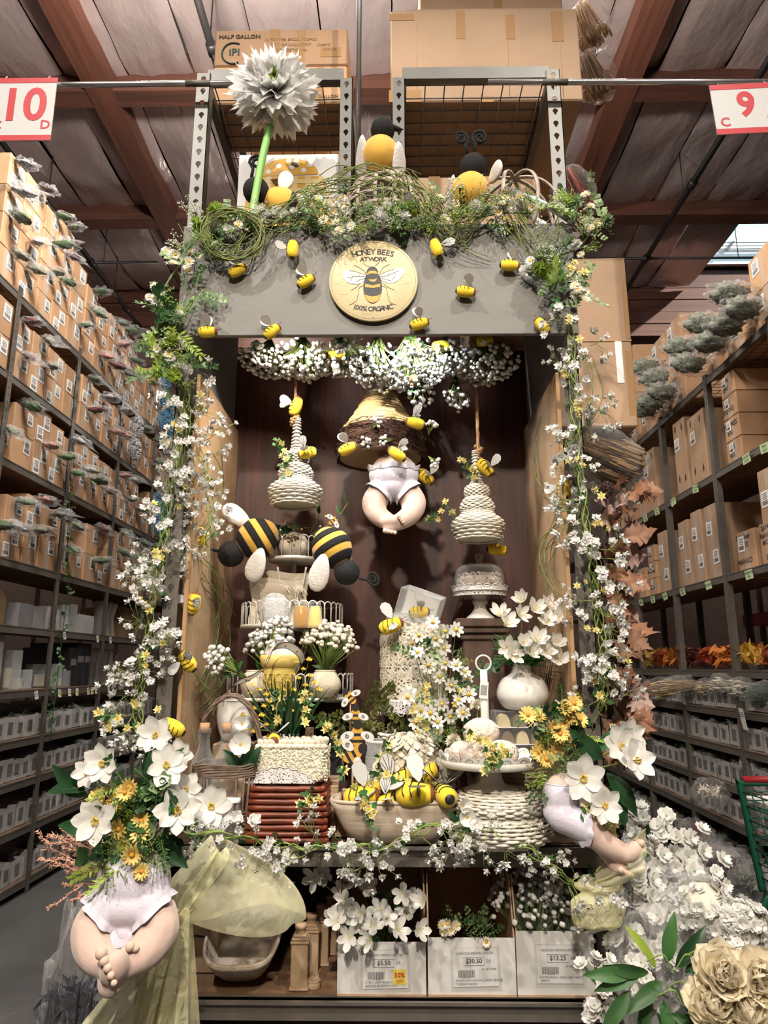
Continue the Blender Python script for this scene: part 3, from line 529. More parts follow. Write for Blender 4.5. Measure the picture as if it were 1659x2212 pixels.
for a, c in ((XL*UK, XM1*UK), (XM2*UK, XR*UK)):
    MB().box(((a+c)/2-dux, .02, ZT-.03), (c-a-.03, .03, .055)).build('top_beam', 'racklight', ur, smooth=False)
    for X in (a, c): MB().box((X-dux, 1.0, ZT-.04), (.03, 1.9, .045)).build('depth_beam', 'rack', ur)
    b = MB()
    for i in range(8): x = a+.03+(c-a-.06)*i/7-dux; b.tube([(x, .06, ZT-.035), (x, 1.35, ZT-.035)], .0032, 4)
    for i in range(19): y = .07+.07*i; b.tube([(a-dux+.01, y, ZT-.028), (c-dux-.01, y, ZT-.028)], .0032, 4)
    b.build('wire_deck', 'wire', ur)['kind'] = 'stuff'
MB().box((0, .67, .5), (1.27, .015, 1.0)).build('shade_back_board', 'darkwood', df); MB().box((XL+.02-dx, .35, .5), (.01, .64, 1.0)).build('shade_side_board', 'darkwood', df); MB().box((XR-.02-dx, .35, .5), (.01, .64, 1.0)).build('shade_side_board', 'darkwood', df)  # dark boards added to close off the lower shelf, standing in for its shade
# canopy box: valance board, cheeks, top board
cn = T('canopy', 'grey painted canopy box with wide front valance above the display', 'canopy', (dx, 2.16, 2.575))
MB().bbox((0, 0, .205), (1.335, .018, .41), .002).build('valance', 'grey', cn, smooth=False)
for s, X in ((-1, XL+.012), (1, XR-.012)):
    MB().prism([(.01, .41), (.70, .41), (.70, -.085), (.22, -.10), (.03, .0), (.01, .0)], .014, M=Matrix(((0, 0, 1, 0), (1, 0, 0, 0), (0, 1, 0, 0), (0, 0, 0, 1)))).build('cheek', 'greyin', cn, (X-dx, 0, 0), smooth=False)
MB().box((0, .36, .395), (1.27, .69, .016)).build('top_board', 'darkwood', cn)
# back and side panels
bp = MB().box((0, 0, .9), (1.30, .02, 1.9)).build('back_panel', 'laminate', None, (dx, 2.87, .998), smooth=False, label='dark red-brown wood grain back panel of the display', cat='panel')
for x in (-.64, .64): MB().box((x, -.018, .8), (.018, .016, 1.55)).build('edge_strip', 'rack', bp)
for s, X, lab in ((-1, XL+.035, 'tan wood grain side panel under clear plastic left of the display'), (1, XR-.035, 'tan wood grain side panel under clear plastic right of the display')):
    o = MB().box((0, 0, .74), (.012, .60, 1.48)).build('laminate_board', 'laminate_tan', None, (X, 2.55, 1.0), smooth=False, label=lab, cat='panel')
    MB().sheet(lambda u, v, s=s: (-s*(.014+.006*noise.noise((u*3, v*9, s))+.004*noise.noise((u*9, v*22, s))), -.30+.6*u, .01+1.46*v), 14, 40).build('plastic_sheet', 'wrap', o)
# ---------------------------------------------------------------- round sign
mat('signtan', (.54,.45,.26), .5, var=.06, vs=10); mat('signline', (.60,.48,.25), .5); mat('signgold', (.60,.30,.05), .6, var=.15, vs=60); mat('signwing', (.62,.59,.53), .6, var=.08, vs=40)
SG = T('round_sign', 'round cream sign reading HONEY BEES AT WORK 100% ORGANIC with a printed bee', 'sign', at(806.5, 607, 2.135)); k_ = px(1, 2.135)/6.913      # zoomed pixels (6.913 per px) to metres
MB().lathe([(0, -.004), (.146, -.004), (.149, -.002), (.149, .003), (.146, .005), (0, .005)], 64).build('board', 'signtan', SG, (0, 0, 0), FRONT)
def sg(x, y): return ((x-802)*k_*1.0, (750-y)*k_*1.08)
def flat(pts, m, t=.0006, off=.0062, name='print', parent=SG, raw=False):
    return MB().prism([p if raw else sg(*p) for p in pts], t).build(name, m, parent, (0, -off, 0), FRONT, smooth=False)
def line(pts, wd, m, off=.0066, name='print_line', parent=SG, raw=False, closed=False):
    P = [Vector((*(p if raw else sg(*p)), 0)) for p in pts]; return MB().tube(P, wd, 4, closed=closed).build(name, m, parent, (0, -off+wd*.5, 0), FRONT)
def oval(cx, cy, rx, ry, n=28, a0=0, a1=2*PI, rot=0):
    return [(cx+rx*math.cos(a0+(a1-a0)*i/n)*math.cos(rot)-ry*math.sin(a0+(a1-a0)*i/n)*math.sin(rot), cy+rx*math.cos(a0+(a1-a0)*i/n)*math.sin(rot)+ry*math.sin(a0+(a1-a0)*i/n)*math.cos(rot)) for i in range(n if a1-a0 > 6.2 else n+1)]
line([(.141*math.cos(2*PI*i/64), .141*math.sin(2*PI*i/64)) for i in range(64)], .0004, 'ink', .0054, raw=True, closed=True)
for cx, cy in ((330, 560), (330, 900), (1230, 900), (220, 730), (1350, 730), (700, 1230), (1010, 1090), (560, 1090), (1240, 560), (440, 730)): line([(cx+95*math.cos(PI/3*i), cy+90*math.sin(PI/3*i)) for i in range(6)], .0003, 'signline', .0054, closed=True)
wl = [(705, 690), (620, 650), (520, 610), (420, 590), (330, 600), (290, 640), (310, 700), (360, 770), (440, 810), (540, 815), (640, 790), (690, 740)]; flat(spl(wl) if False else wl, 'signwing', name='printed_wing')
wr = [(880, 690), (980, 640), (1090, 590), (1200, 545), (1280, 545), (1305, 580), (1290, 660), (1230, 740), (1150, 795), (1040, 800), (940, 760)]; flat(wr, 'signwing', name='printed_wing')
for q in ([(705, 680), (600, 640), (500, 605), (410, 592)], [(880, 672), (980, 625), (1090, 590), (1140, 575)], [(700, 700), (600, 690), (480, 690), (380, 720)], [(890, 700), (1000, 690), (1120, 640), (1220, 600)], [(690, 720), (600, 740), (520, 780)], [(900, 715), (1000, 740), (1090, 770)], [(560, 650), (590, 690)], [(1040, 640), (1060, 690)], [(440, 640), (470, 690), (430, 760)], [(1150, 620), (1160, 680), (1100, 760)]): line(q, .0006, 'ink', .0072)
flat(oval(785, 640, 98, 115), 'ink', name='printed_head'); flat(oval(792, 870, 152, 262, 36), 'ink', .0006, .0063, 'printed_body')
flat([(690, 650), (735, 605), (785, 598), (840, 605), (878, 640), (870, 655), (785, 640), (705, 668)], 'signgold', .0006, .007, 'printed_stripe'); flat([(725, 735), (795, 745), (862, 725), (845, 765), (795, 785), (745, 770)], 'signgold', .0006, .007, 'printed_stripe')
flat([(672, 815), (795, 840), (912, 815), (915, 865), (795, 885), (668, 868)], 'signgold', .0006, .007, 'printed_stripe'); flat([(660, 985), (720, 1010), (795, 1020), (870, 1010), (928, 985), (905, 1060), (860, 1105), (795, 1128), (730, 1105), (685, 1060)], 'signgold', .0006, .007, 'printed_stripe')
for q in ([(690, 650), (640, 590), (570, 540), (490, 497)], [(905, 640), (940, 570), (1000, 520), (1075, 485)], [(745, 520), (690, 510), (632, 450)], [(830, 515), (870, 480), (897, 450)], [(580, 815), (510, 880), (445, 912)], [(950, 790), (1040, 870), (1140, 915)], [(640, 835), (575, 880), (555, 990), (530, 1090), (425, 1157)], [(945, 845), (1015, 890), (1035, 1000), (1070, 1110), (1168, 1160)]): line([(v.x, v.y) for v in spline([(p[0], p[1], 0) for p in q], 5)], .0006, 'ink')
def arc(s, size, r, cy, mid, parent, m, step, flip=False, y0=0):     # letters set on an arc
    n = len(s); W = [.45 if c in 'I1 ' else 1.25 if c in 'W%O' else 1 for c in s]; tot = sum(W); p = -tot/2
    for c, w_ in zip(s, W):
        a = (p+w_/2)*step; p += w_
        if c == ' ': continue
        t = a if not flip else -a; x = r*math.sin(a); z = cy+(r*math.cos(a) if not flip else -r*math.cos(a)); text(c, size, parent, (x, y0, z), (PI/2, t, 0), m, .0003, 'letter', bold=.0005)
arc('HONEY BEES', .029, .22, -.115, 0, SG, 'ink', .0665, y0=-.0058); arc('AT WORK', .0225, .9, -.823, 0, SG, 'ink', .0140, y0=-.0058); arc('100% ORGANIC', .0245, .24, .134, 0, SG, 'ink', .0500, True, -.0058)
MB().tube([(0, 0, .135), (0, -.006, .137), (0, -.006, .146), (0, .004, .152)], .0012, 5).build('hook', 'black', SG); MB().ell((0, -.006, -.137), .0016, 6, 4).build('screw', 'black', SG)
# ---------------------------------------------------------------- aisle signs and the pipes that carry them
for lab, num, x0, x1, X, W, Z, tilt, let in (('white aisle sign reading 10, at the left edge', '10', -1.93, -.55, -1.45, .2475, 3.638, 0, (-.0935, .0968)), ('white tilted aisle sign reading 9, at the right edge', '9', .38, 2.2, 1.37, .2585, 3.607, -2.5, (-.0913, .0913))):
    o, P = pipe('sign_pipe', [(x0, 2.36, 3.768 if num == '10' else 3.760), (x1, 2.36, 3.768 if num == '10' else 3.736)], .0115, 'steelpipe', f'thin steel pipe carrying the {"left" if num == "10" else "right"} aisle sign'); couplings(o, P, .0125, (.84,) if num == '10' else (.145,), 'rack')
    s = T('aisle_sign', lab, 'sign', (X, 2.34, Z), (0, R(tilt), 0)); H_ = .2255 if num == '9' else .29
    MB().box((0, 0, 0), (W, .004, H_)).build('board', 'signwhite', s, smooth=False)
    MB().box((0, -.0025, H_/2-.013), (W, .001, .024)).build('band', 'red', s); MB().box((0, -.0025, -H_/2+.013), (W, .001, .024)).build('band', 'red', s)
    text(num, .205 if num == '10' else .15, s, (0, -.0026, .013), FRONT, 'red', .0004, 'numeral', sx=.92, bold=.005)
    for q, x in zip('CD', let): text(q, .055, s, (x, -.0026, -.06 if num == '9' else -.075), FRONT, 'red', .0004, 'letter', bold=.0012)
    for x in (-W*.35, W*.35): MB().tube([(x, .0, H_/2), (x, .012, H_/2+.02)], .002, 5).build('hanger', 'steelpipe', s)
pipe('conduit_pole', [at(772, 500, 2.40), at(772, 500, 2.40)+Vector((0, 0, 3.6))], .011, 'steelpipe', 'upright steel conduit pole rising behind the plush bee to the roof')
# ---------------------------------------------------------------- cartons on and under the wire decks
def bigbox(name, lab, c, d, m='carton2', tapes=(), cat='box', rot=0, grp=None):
    o = MB().bbox((0, 0, d[2]/2), d, .006).build(name, m, None, c, (0, 0, R(rot)), False, label=lab, cat=cat, group=grp)
    for (x, z, w_, h_) in tapes: MB().box((x*d[0]/2, -d[1]/2-.0008, z*d[2]), (w_, .0012, h_)).build('tape', 'tape', o)
    return o
mat('print', (.05, .05, .03), .8); mat('printfaint', (.30, .17, .08), .8); mat('teal', (.01, .05, .05), .7)
for j, (z, lab) in enumerate(((3.884, 'lower half gallon carton on the left wire deck'), (4.078, 'upper half gallon carton on the left wire deck, glossy tape on its face'))):
    o = bigbox('half_gallon_carton', lab, (-.49, 2.74, z), (.588, .3, .192), 'carton', [(.3, .5, .035, .174), (-.1, .55, .045, .17), (.75, .35, .09, .05)] if j else [(.2, .5, .04, .174), (.6, .5, .03, .174)], grp='half gallon cartons')
    text('HALF GALLON', .028, o, (-.185, -.152, .152), FRONT, 'print', .0003, bold=.0008)
    if j:
        text('iPI', .05, o, (-.205, -.152, .07), FRONT, 'teal', .0003, bold=.001); MB().tube([(-.21+.05*math.cos(a), -.152, .065+.055*math.sin(a)) for a in [R(60+15*i) for i in range(17)]], .004, 5).build('printed_ring', 'teal', o)
        for i, s in enumerate(('12 FOSTER BROS, MOMO', 'CITY OF INDUSTRY', 'GEORGETOWN')): text(s, .021, o, (.04, -.152, .135-.028*i), FRONT, 'printfaint', .0003)
        text('300P/C', .02, o, (.19, -.152, .105), FRONT, 'printfaint', .0003); text('057663', .02, o, (.215, -.152, .08), FRONT, 'printfaint', .0003)
    else: text('HALF GALLON', .022, o, (.185, -.152, .03), FRONT, 'print', .0003)
o = bigbox('fat_free_carton', 'carton printed FAT FREE GALLON behind the honey jar picture', (-.46, 3.3, 3.884), (.55, .34, .24), 'carton', [(.1, .5, .04, .21)]); text('FAT FREE GALLON', .03, o, (.1, -.172, .05), FRONT, 'print', .0003)
o = bigbox('large_carton', 'big tan carton with brown tape patches overhanging the right wire deck', (.409, 2.96, 3.884), (.83, .74, .48), 'carton2', [(-.88, .92, .11, .035), (-.25, .83, .04, .15), (.28, .8, .04, .13), (.78, .8, .05, .16), (-.85, .06, .14, .06), (.0, .02, .06, .03)])
for x in (-.3, .1, .33): MB().tube([(x, -.3702, .01), (x+.003, -.3702, .43)], .0015, 4).build('crease', 'carton', o)
MB().box((0, -.34, .487), (.70, .06, .008), M=Matrix.Rotation(R(14), 3, 'X')).build('flap', 'carton2', o)
o = bigbox('upper_carton', 'tan carton lying on top of the big overhanging carton', (.46, 3.0, 4.385), (.66, .62, .3), 'carton2', [(.1, .5, .04, .29)]); MB().tube([(.1, -.312, .03), (.13, -.312, .05), (.11, -.312, .06)], .003, 4).build('crease', 'ink', o)
o = bigbox('shelf_carton', 'tan carton with shiny tape on the canopy behind the right plush bee', (.37, 2.77, 2.992), (.52, .18, .59), 'carton2', [(-.72, .9, .05, .12), (.1, .95, .05, .06)])
o = bigbox('side_carton', 'tall two-part tan carton jutting out right of the canopy', (.70, 3.10, 2.51), (.72, .4, .81), 'carton2', [(.965, .75, .02, .4), (.95, .25, .03, .3)], rot=-1)
rack('steel_rack', 'rack run behind the display carrying the tall two-part carton', .655, 1, [2.95, 3.88, 4.81, 5.74, 6.67], [.14, .6, 1.0, 1.6, 2.51], 3.2, .6)
MB().box((0, -.202, .40), (.72, .004, .006)).build('seam', 'carton', o); MB().box((.30, -.202, .30), (.03, .002, .2)).build('barcode_tape', 'paper', o)
mat('broom', (.30, .18, .08), .8, rnd=.1)
# brown dried grass in plastic on the right run, bags on the big carton
sheaf('brown dried broom grass in a clear bag poking out right of the display', (.68, 2.95, 2.50), (1, .05, -.42), .42, .09, 'broom', 150, True, 'broom_grass_bag', None)
for i, p in enumerate(((1285, 120), (1275, 10), (1240, 370))): sheaf(f"{['bag of dried brown filler hanging right of the big carton', 'bag of brown filler above at the top edge of the photo', 'clear bag of red stems behind the right upper post'][i]}", at(p[0]-22, p[1], 2.9), (.3, .2, -.6), .22, .07, 'broom' if i < 2 else 'a_red', 70, True, 'filler_bag', None)
# ================================================================ little felt bees, plush bees, doll babies
BEE = {}
def mk_bee():
    n = 14; prof = []
    b = MB(); L = .029
    def ring(x, r): return [(x, r*math.cos(2*PI*j/n), r*math.sin(2*PI*j/n)*.96) for j in range(n)]
    xs = [(-L, .0085), (-L*.9, .0130), (-L*.65, .0178), (-L*.2, .0200), (L*.25, .0192), (L*.65, .0168), (L*.95, .0138)]
    vs = [v for x, r in xs for v in ring(x, r)]; fs = [(i*n+j, i*n+(j+1) % n, (i+1)*n+(j+1) % n, (i+1)*n+j) for i in range(len(xs)-1) for j in range(n)]
    b.add(vs, fs+[tuple(range(n))[::-1]]); BEE['body'] = b.mesh('body', 'yellow')
    b = MB(); b.ell((L*.95, 0, 0), (.008, .0138, .0132), 12, 8); BEE['face'] = b.mesh('face', 'brown')
    b = MB(); b.ell((-L*.97, 0, -.001), (.005, .010, .009), 10, 6); BEE['tail'] = b.mesh('tail', 'black')
    for i, x in enumerate((-L*.55, -L*.12, L*.3)):
        r = .0203 if i else .0188; b = MB(); b.tube([(x+.0025*math.sin(a*3), r*math.sin(a), r*math.cos(a)*.97) for a in [R(-62+124*t/8) for t in range(9)]], .0011, 4); BEE['stripe%d' % i] = b.mesh('stripe', 'black')
    b = MB(); pts = [(.0, 0), (.006, .006), (.016, .0115), (.026, .0125), (.034, .0075), (.036, 0), (.032, -.007), (.022, -.009), (.01, -.006)]; b.prism(pts, .0006); BEE['wing'] = b.mesh('wing', 'wingpaper')
    b = MB()
    for q in ((.032, .007), (.034, -.001), (.028, -.007), (.024, .011)): b.tube([(.003, 0, .0006), (q[0]*.5, q[1]*.4, .0006), (q[0], q[1], .0006)], .00045, 3)
    b.tube([(p[0], p[1], .0004) for p in pts], .0004, 3, closed=True); BEE['vein'] = b.mesh('vein', 'ink')
    b = MB()
    for s in (-1, 1): b.tube([(L, .003*s, .004), (L+.010, .004*s, .006), (L+.019, .006*s, .0065)], .0006, 4)
    BEE['antenna'] = b.mesh('antenna', 'ink')
mk_bee()
def bee(lab, x, y, Y, ang, flip=False, toward=.35, s=1., wire=None, grp='small yellow felt bees', spread=35, pos=None, hv=None):
    # ang: direction of the head in the picture, degrees from right, counter-clockwise; dorsal side turned 'toward' the viewer
    a = R(ang); h = Vector((math.cos(a), 0, math.sin(a))); up = Vector((-math.sin(a), 0, math.cos(a)))*(-1 if flip else 1)
    if hv: h = Vector(hv).normalized(); up = Vector((0, 0, 1)); up = (up-h*up.dot(h)).normalized()
    dor = (up*(1-toward)+Vector((0, -1, 0))*toward).normalized(); side = dor.cross(h).normalized(); dor = h.cross(side).normalized()
    M = Matrix((h, side, dor)).transposed(); o = T('felt_bee', lab, 'bee', pos if pos else at(x, y, Y), M.to_euler(), grp, s)
    for q in ('body', 'face', 'tail', 'stripe0', 'stripe1', 'stripe2', 'antenna'): O(q.rstrip('012'), BEE[q], o)
    for sd in (-1, 1):
        d = Vector((-.25, sd*math.sin(R(spread)), math.cos(R(spread)))).normalized(); xx = d; yy = Vector((1, 0, 0)); yy = (yy-xx*yy.dot(xx)).normalized(); zz = xx.cross(yy)
        w_ = O('wing', BEE['wing'], o, (.010, sd*.006, .0175), Matrix((xx, yy, zz)).transposed().to_euler(), U(1.15, 1.35)); O('vein', BEE['vein'], w_)
    if wire: MB().tube(spline([(.02, 0, .012)]+wire, 4), .0008, 4).build('hanging_wire', 'wire', o)
    return o
VB = [(512, 585, 30, .3, 'upper left of the valance, head up to the right'), (660, 608, 32, .3, 'left of the round sign'), (587, 717, 40, .3, 'on the lower edge of the valance below the sign\'s left'), (447, 717, 3, .3, 'in the lower left corner of the valance'), (1005, 630, -8, .35, 'on the valance middle right of the sign'), (1100, 573, -4, .25, 'touching the right flower corner of the valance'), (905, 700, 17, .35, 'on the lower valance edge right of the sign'), (1172, 705, 128, .5, 'in the lower right corner of the valance, striped back showing')]
for x, y, a, t, l in VB: bee('small yellow felt bee '+l, x, y, 2.125, a, flip=(a > 90), toward=t, s=1.0)
bee('small yellow felt bee hanging head up on the valance left of the sign, wings spread', 632, 540, 2.11, 88, toward=-.8, s=1.05, spread=70); bee('small yellow felt bee hanging from white wire right of the round sign', 943, 537, 2.11, 108, flip=True, toward=-.5, s=1.05)
bee('small yellow felt bee among the flowers on top of the canopy', 885, 455, 2.14, 180, flip=True, s=1.0)
for x, y, Y, a, t, l, fl in [(728, 767, 2.33, 182, -.2, 'in the hanging baby\'s breath on the left', False), (955, 748, 2.33, 175, -.2, 'in the hanging baby\'s breath near the valance, right', False), (893, 822, 2.40, -80, .5, 'face-on in the hanging baby\'s breath above the hive', False), (1046, 736, 2.3, 10, 0, 'half hidden behind the valance edge at right', False),
        (639, 880, 2.47, 70, .1, 'clinging to the left jute rope', False), (665, 978, 2.44, 195, .6, 'beside the neck of the left wicker bell', True), (750, 970, 2.36, 28, .25, 'on the left rim of the twig hive', False), (898, 914, 2.38, 165, -.2, 'on the right flank of the twig hive', True), (858, 982, 2.34, 142, -.2, 'on the hive rim above the hanging doll', True), (918, 1030, 2.5, -40, .6, 'peeking out beside the hanging doll, wings out', False), (1047, 1010, 2.5, -50, .6, 'at the knot of the right wicker bell', False), (1073, 1187, 2.62, -5, .4, 'on the back panel above the cake dome', False)]:
    bee('small yellow felt bee '+l, x, y, Y, a, flip=fl, toward=t, s=1.08*(1 if Y < 2.45 else 1.1), hv=(.1, -1, -.15) if 'face-on' in l else None)
for x, y, Y, a, t, l in [(412, 1005, 2.28, 100, .7, 'high on the left side panel'), (430, 1160, 2.35, 92, .7, 'behind white sprays on the left side panel'), (418, 1305, 2.28, 78, .75, 'midway on the left side panel, pale wings spread'), (405, 1430, 2.22, 130, .75, 'low on the left side panel, striped back showing'), (375, 1572, 2.1, 150, .5, 'above the big white bouquet beside the left post'), (1218, 1055, 2.3, 95, .3, 'tucked behind the right post'), (1245, 1520, 2.24, 100, .3, 'peeking out behind the lower right post')]:
    bee('striped yellow felt bee '+l, x, y, Y, a, toward=t, s=1.15, spread=62)
# ---------------- plush bees
def curl(o, p, d, up, s, m='blackplush', turns=1.6):
    d = Vector(d).normalized(); up = Vector(up).normalized(); P = [Vector(p), Vector(p)+d*.03*s+up*.005*s]; c = Vector(p)+d*.055*s+up*.018*s
    for i in range(26): a = -1.6+turns*2*PI*i/25; r = .026*s*(1-.75*i/25); P.append(c+d*r*math.cos(a)+up*r*math.sin(a))
    MB().tube(P, [.0055*s]*len(P), 7).build('antenna', m, o)
def wing(o, p, d, n_, L, W, m='whiteplush', t=.012):
    d = Vector(d).normalized(); n_ = Vector(n_); n_ = (n_-d*n_.dot(d)).normalized(); s = n_.cross(d)
    M = Matrix((s, d, n_)).transposed()
    MB().ell((0, L*.5, 0), (W/2, L/2, t), 16, 10, f=lambda v: Vector((v.x*(.62+.5*(v.y/L+.5)), v.y, v.z*(1+.3*noise.noise(v*30))))).build('wing', m, o, p, M.to_euler())
def plush(lab, c, ax, L, r, head, stripes, wings, antennae, face=None):
    # ax: from tail to head; body is a lathe along ax
    o = T('plush_bee', lab, 'plush toy', c, None, 'plush bees'); z = Vector(ax).normalized(); q = aim(z)
    prof = lambda t: r*(math.sin(PI*min(1, max(0, t)))**.55)
    def lath(t0, t1, g, n=8): return [(prof(t0+(t1-t0)*i/n)+g, L*(t0+(t1-t0)*i/n-.5)) for i in range(n+1)]
    MB().lathe(lath(.01, .99, 0, 18), 22, cap0=True, cap1=True).build('body', 'gold', o, (0, 0, 0), q)
    for t0, t1 in stripes: MB().lathe([(prof(t0)-.002, L*(t0-.5))]+lath(t0, t1, .0016, 5)+[(prof(t1)-.002, L*(t1-.5))], 22).build('stripe', 'blackplush', o, (0, 0, 0), q)
    hc = z*(L*.5+head*.55) if not face else Vector(face); MB().ell(hc, head, 18, 12, f=lambda v: v*(1+.03*noise.noise(v*40))).build('head', 'blackplush', o)
    MB().lathe([(0, -L*.5-.012), (.012, -L*.5), (.02, -L*.46)], 12).build('stinger', 'blackplush', o, (0, 0, 0), q)
    for p, d, n_, Lw, W in wings: wing(o, p, d, n_, Lw, W)
    for p, d, u, s in antennae: curl(o, p, d, u, s)
    return o
ST = [(.16, .32), (.46, .62), (.76, .92)]
c = at(556, 1163, 2.52); plush('striped plush bee on the left with white wings, head to the lower left', c, (-.80, -.1, -.52), .165, .075, .048, ST, [((-.02, -.02, .04), (-.75, -.1, .45), (0, -1, .2), .125, .075), ((.03, -.06, -.045), (-.35, -.25, -.85), (0, -1, .1), .13, .08)], [((-.135, -.02, -.05), (-1, -.1, .1), (0, 0, 1), 1.05)])
c = at(717, 1183, 2.5); plush('striped plush bee on the right with white wing hanging, head to the lower right', c, (.48, -.1, -.78), .165, .072, .046, ST, [((-.02, -.06, -.03), (-.25, -.25, -.9), (0, -1, 0), .14, .082), ((.06, .01, .0), (.3, .1, -.9), (1, -.5, 0), .10, .07)], [((.10, -.03, -.115), (1, -.1, -.35), (0, 0, 1), .95)])
for o_, x, y, Y in ((0, 0, 0, 0),): pass
c = at(822, 338, 2.29); plush('plush bee perched on the slatted globe, black beaked head up', c, (.08, -.1, 1), .16, .074, .046, [], [((-.066, -.055, .05), (-.55, -.2, -.85), (-.6, -1, .1), .15, .066), ((.068, -.055, .02), (.45, -.2, -.85), (.6, -1, .1), .13, .07)], [])
MB().lathe([(.016, 0), (.009, .03), (0, .055)], 8).build('beak', 'blackplush', bpy.data.objects['plush_bee.002'], (.035, -.02, .108), (0, R(100), 0))
c = at(1016, 415, 2.28); plush('plush bee at right on the canopy, curled antennae on its black head', c, (.12, -.05, 1), .15, .072, .05, [], [((-.062, -.02, .06), (-.8, -.2, -.65), (-.4, -1, .3), .14, .048), ((.068, -.02, .02), (.9, -.2, .2), (.2, -1, .2), .095, .072)], [((.015, -.02, .15), (.05, -.1, 1), (1, 0, 0), 1.1), ((-.01, -.02, .15), (-.05, -.1, 1), (-1, 0, .2), 1.0)])
c = at(610, 442, 2.24); plush('plush bee lying at left before the honey jar picture, one spiral antenna', c, (-.85, -.35, .28), .15, .058, .047, [(.2, .4)], [((.0, -.02, .04), (.25, -.1, .95), (.3, -1, .2), .10, .062), ((.06, -.05, .01), (.9, -.25, -.5), (0, -1, .3), .12, .05)], [((-.105, -.05, .075), (.0, -.1, 1), (1, 0, 0), 1.05)])
# ---------------- doll babies: body is one remeshed surface, bloomers grown from it
def baby(lab, c, rot, s, hips, legs, cut, wv=.006):
    o = T('doll_legs', lab, 'doll', c, rot, 'plush doll bodies', s); b = MB()
    for q in hips: b.ell(q[0], q[1], 20, 14)
    for path, rad, foot, fr, fd in legs:
        P = spline(path, 6); n = len(P); Rr = [rad[int(i*(len(rad)-1)/(n-1))]+(rad[min(len(rad)-1, int(i*(len(rad)-1)/(n-1))+1)]-rad[int(i*(len(rad)-1)/(n-1))])*((i*(len(rad)-1)/(n-1)) % 1) for i in range(n)]
        for i in range(n): b.ell(P[i], Rr[i], 12, 8)
        b.ell(foot, fr, 14, 10, M=aim(fd).to_matrix())
    me = b.mesh('b', 'skin'); t = bpy.data.objects.new('t', me); COL.objects.link(t); m = t.modifiers.new('r', 'REMESH'); m.mode = 'VOXEL'; m.voxel_size = .005
    m2 = t.modifiers.new('s', 'SMOOTH'); m2.iterations = 5; m2.factor = .6; dg = bpy.context.evaluated_depsgraph_get(); body = bpy.data.meshes.new_from_object(t.evaluated_get(dg)); bpy.data.objects.remove(t)
    body.materials.clear(); body.materials.append(MATS['skin'])
    for p in body.polygons: p.use_smooth = True
    O('body', body, o)
    # bloomers
    inside = [p for p in body.polygons if cut(p.center)]; vmap = {}; vs = []; fs = []; edges = {}
    for p in inside:
        f = []
        for vi in p.vertices:
            if vi not in vmap: v = body.vertices[vi]; vmap[vi] = len(vs); vs.append(v.co+v.normal*.0045)
            f.append(vmap[vi])
        fs.append(tuple(f))
        for i in range(len(f)): e = (f[i], f[(i+1) % len(f)]); k = (min(e), max(e)); edges[k] = edges.get(k, 0)+1
    bl = MB(); bl.add(vs, fs); bo = bl.build('bloomers', 'bloomer', o)
    nb = {}
    for (a, c_), k in edges.items():
        if k == 1: nb.setdefault(a, []).append(c_); nb.setdefault(c_, []).append(a)
    seen = set(); cen = Vector((0, 0, 0))
    nrm = {vmap[v.index]: v.normal.copy() for v in body.vertices if v.index in vmap}
    for st in list(nb):
        if st in seen: continue
        loop = [st]; seen.add(st)
        while True:
            nx = [q for q in nb[loop[-1]] if q not in seen]
            if not nx: break
            loop.append(nx[0]); seen.add(nx[0])
        if len(loop) < 25: continue
        P = [Vector(vs[i]) for i in loop]; N = [nrm[i] for i in loop]; k = len(P)
        for _ in range(6): P = [(P[i-1]+P[i]*2+P[(i+1) % k])/4 for i in range(k)]; N = [(N[i-1]+N[i]*2+N[(i+1) % k]).normalized() for i in range(k)]
        ctr = sum(P, Vector())/k; top = ctr.z > .05; ln = 0; r1 = []; r2 = []; r3 = []
        if top: MB().tube(P, .0022, 5, closed=True).build('waistband', 'bloomer', bo); continue
        for i in range(k):
            ln += (P[i]-P[i-1]).length; tg = (P[(i+1) % k]-P[i-1]).normalized(); out = N[i]; dn = tg.cross(out)
            if dn.dot(P[i]-Vector((0, 0, .02))) < 0: dn = -dn
            w_ = math.sin(ln/.0085*1.0)*.7+.3*math.sin(ln/.0049); r1.append(P[i]-dn*.006+out*.002); r2.append(P[i]+out*(.005+.003*w_)+dn*.003); r3.append(P[i]+out*(.008+.005*w_)+dn*(.012+.003*w_))
        MB().add(r1+r2+r3, [(i, (i+1) % k, k+(i+1) % k, k+i) for i in range(k)]+[(k+i, k+(i+1) % k, 2*k+(i+1) % k, 2*k+i) for i in range(k)]).build('ruffle', 'bloomer', bo)
    return o
mat('toe', (.68,.49,.39), .85, sheen=.3)
def toes(o, pts, rs):
    for p, r in zip(pts, rs): MB().ell(p, r, 10, 8).build('toe', 'toe', o)
# left front doll: hips above, thick legs hanging with the feet crossed in front
def legL(s): return [(s*.056, -.01, -.02), (s*.080, -.03, -.068), (s*.062, -.065, -.105), (s*.03, -.085, -.122), (s*.004, -.098-(.014 if s < 0 else 0), -.125+(-.016 if s > 0 else .008))]
b1 = baby('big doll body at left under the white bouquet, lilac bloomers and crossed feet', at(284, 1935, 1.78)+Vector((0, 0, 0)), (0, 0, R(3)), .90, [((0, .01, .03), (.092, .07, .085)), ((0, .0, -.02), (.088, .068, .05)), ((0, -.012, -.075), (.035, .045, .045))],
    [(legL(1), (.054, .055, .045, .036, .03), (-.004, -.105, -.158), (.031, .03, .034), (0, -.5, -.6)), (legL(-1), (.054, .055, .045, .036, .032), (.010, -.132, -.118), (.034, .028, .046), (.25, -.3, .9))],
    lambda p: p.z > -.088+1.0*abs(p.x) and p.z > -.088 and p.y > -.085 and p.z < .2)
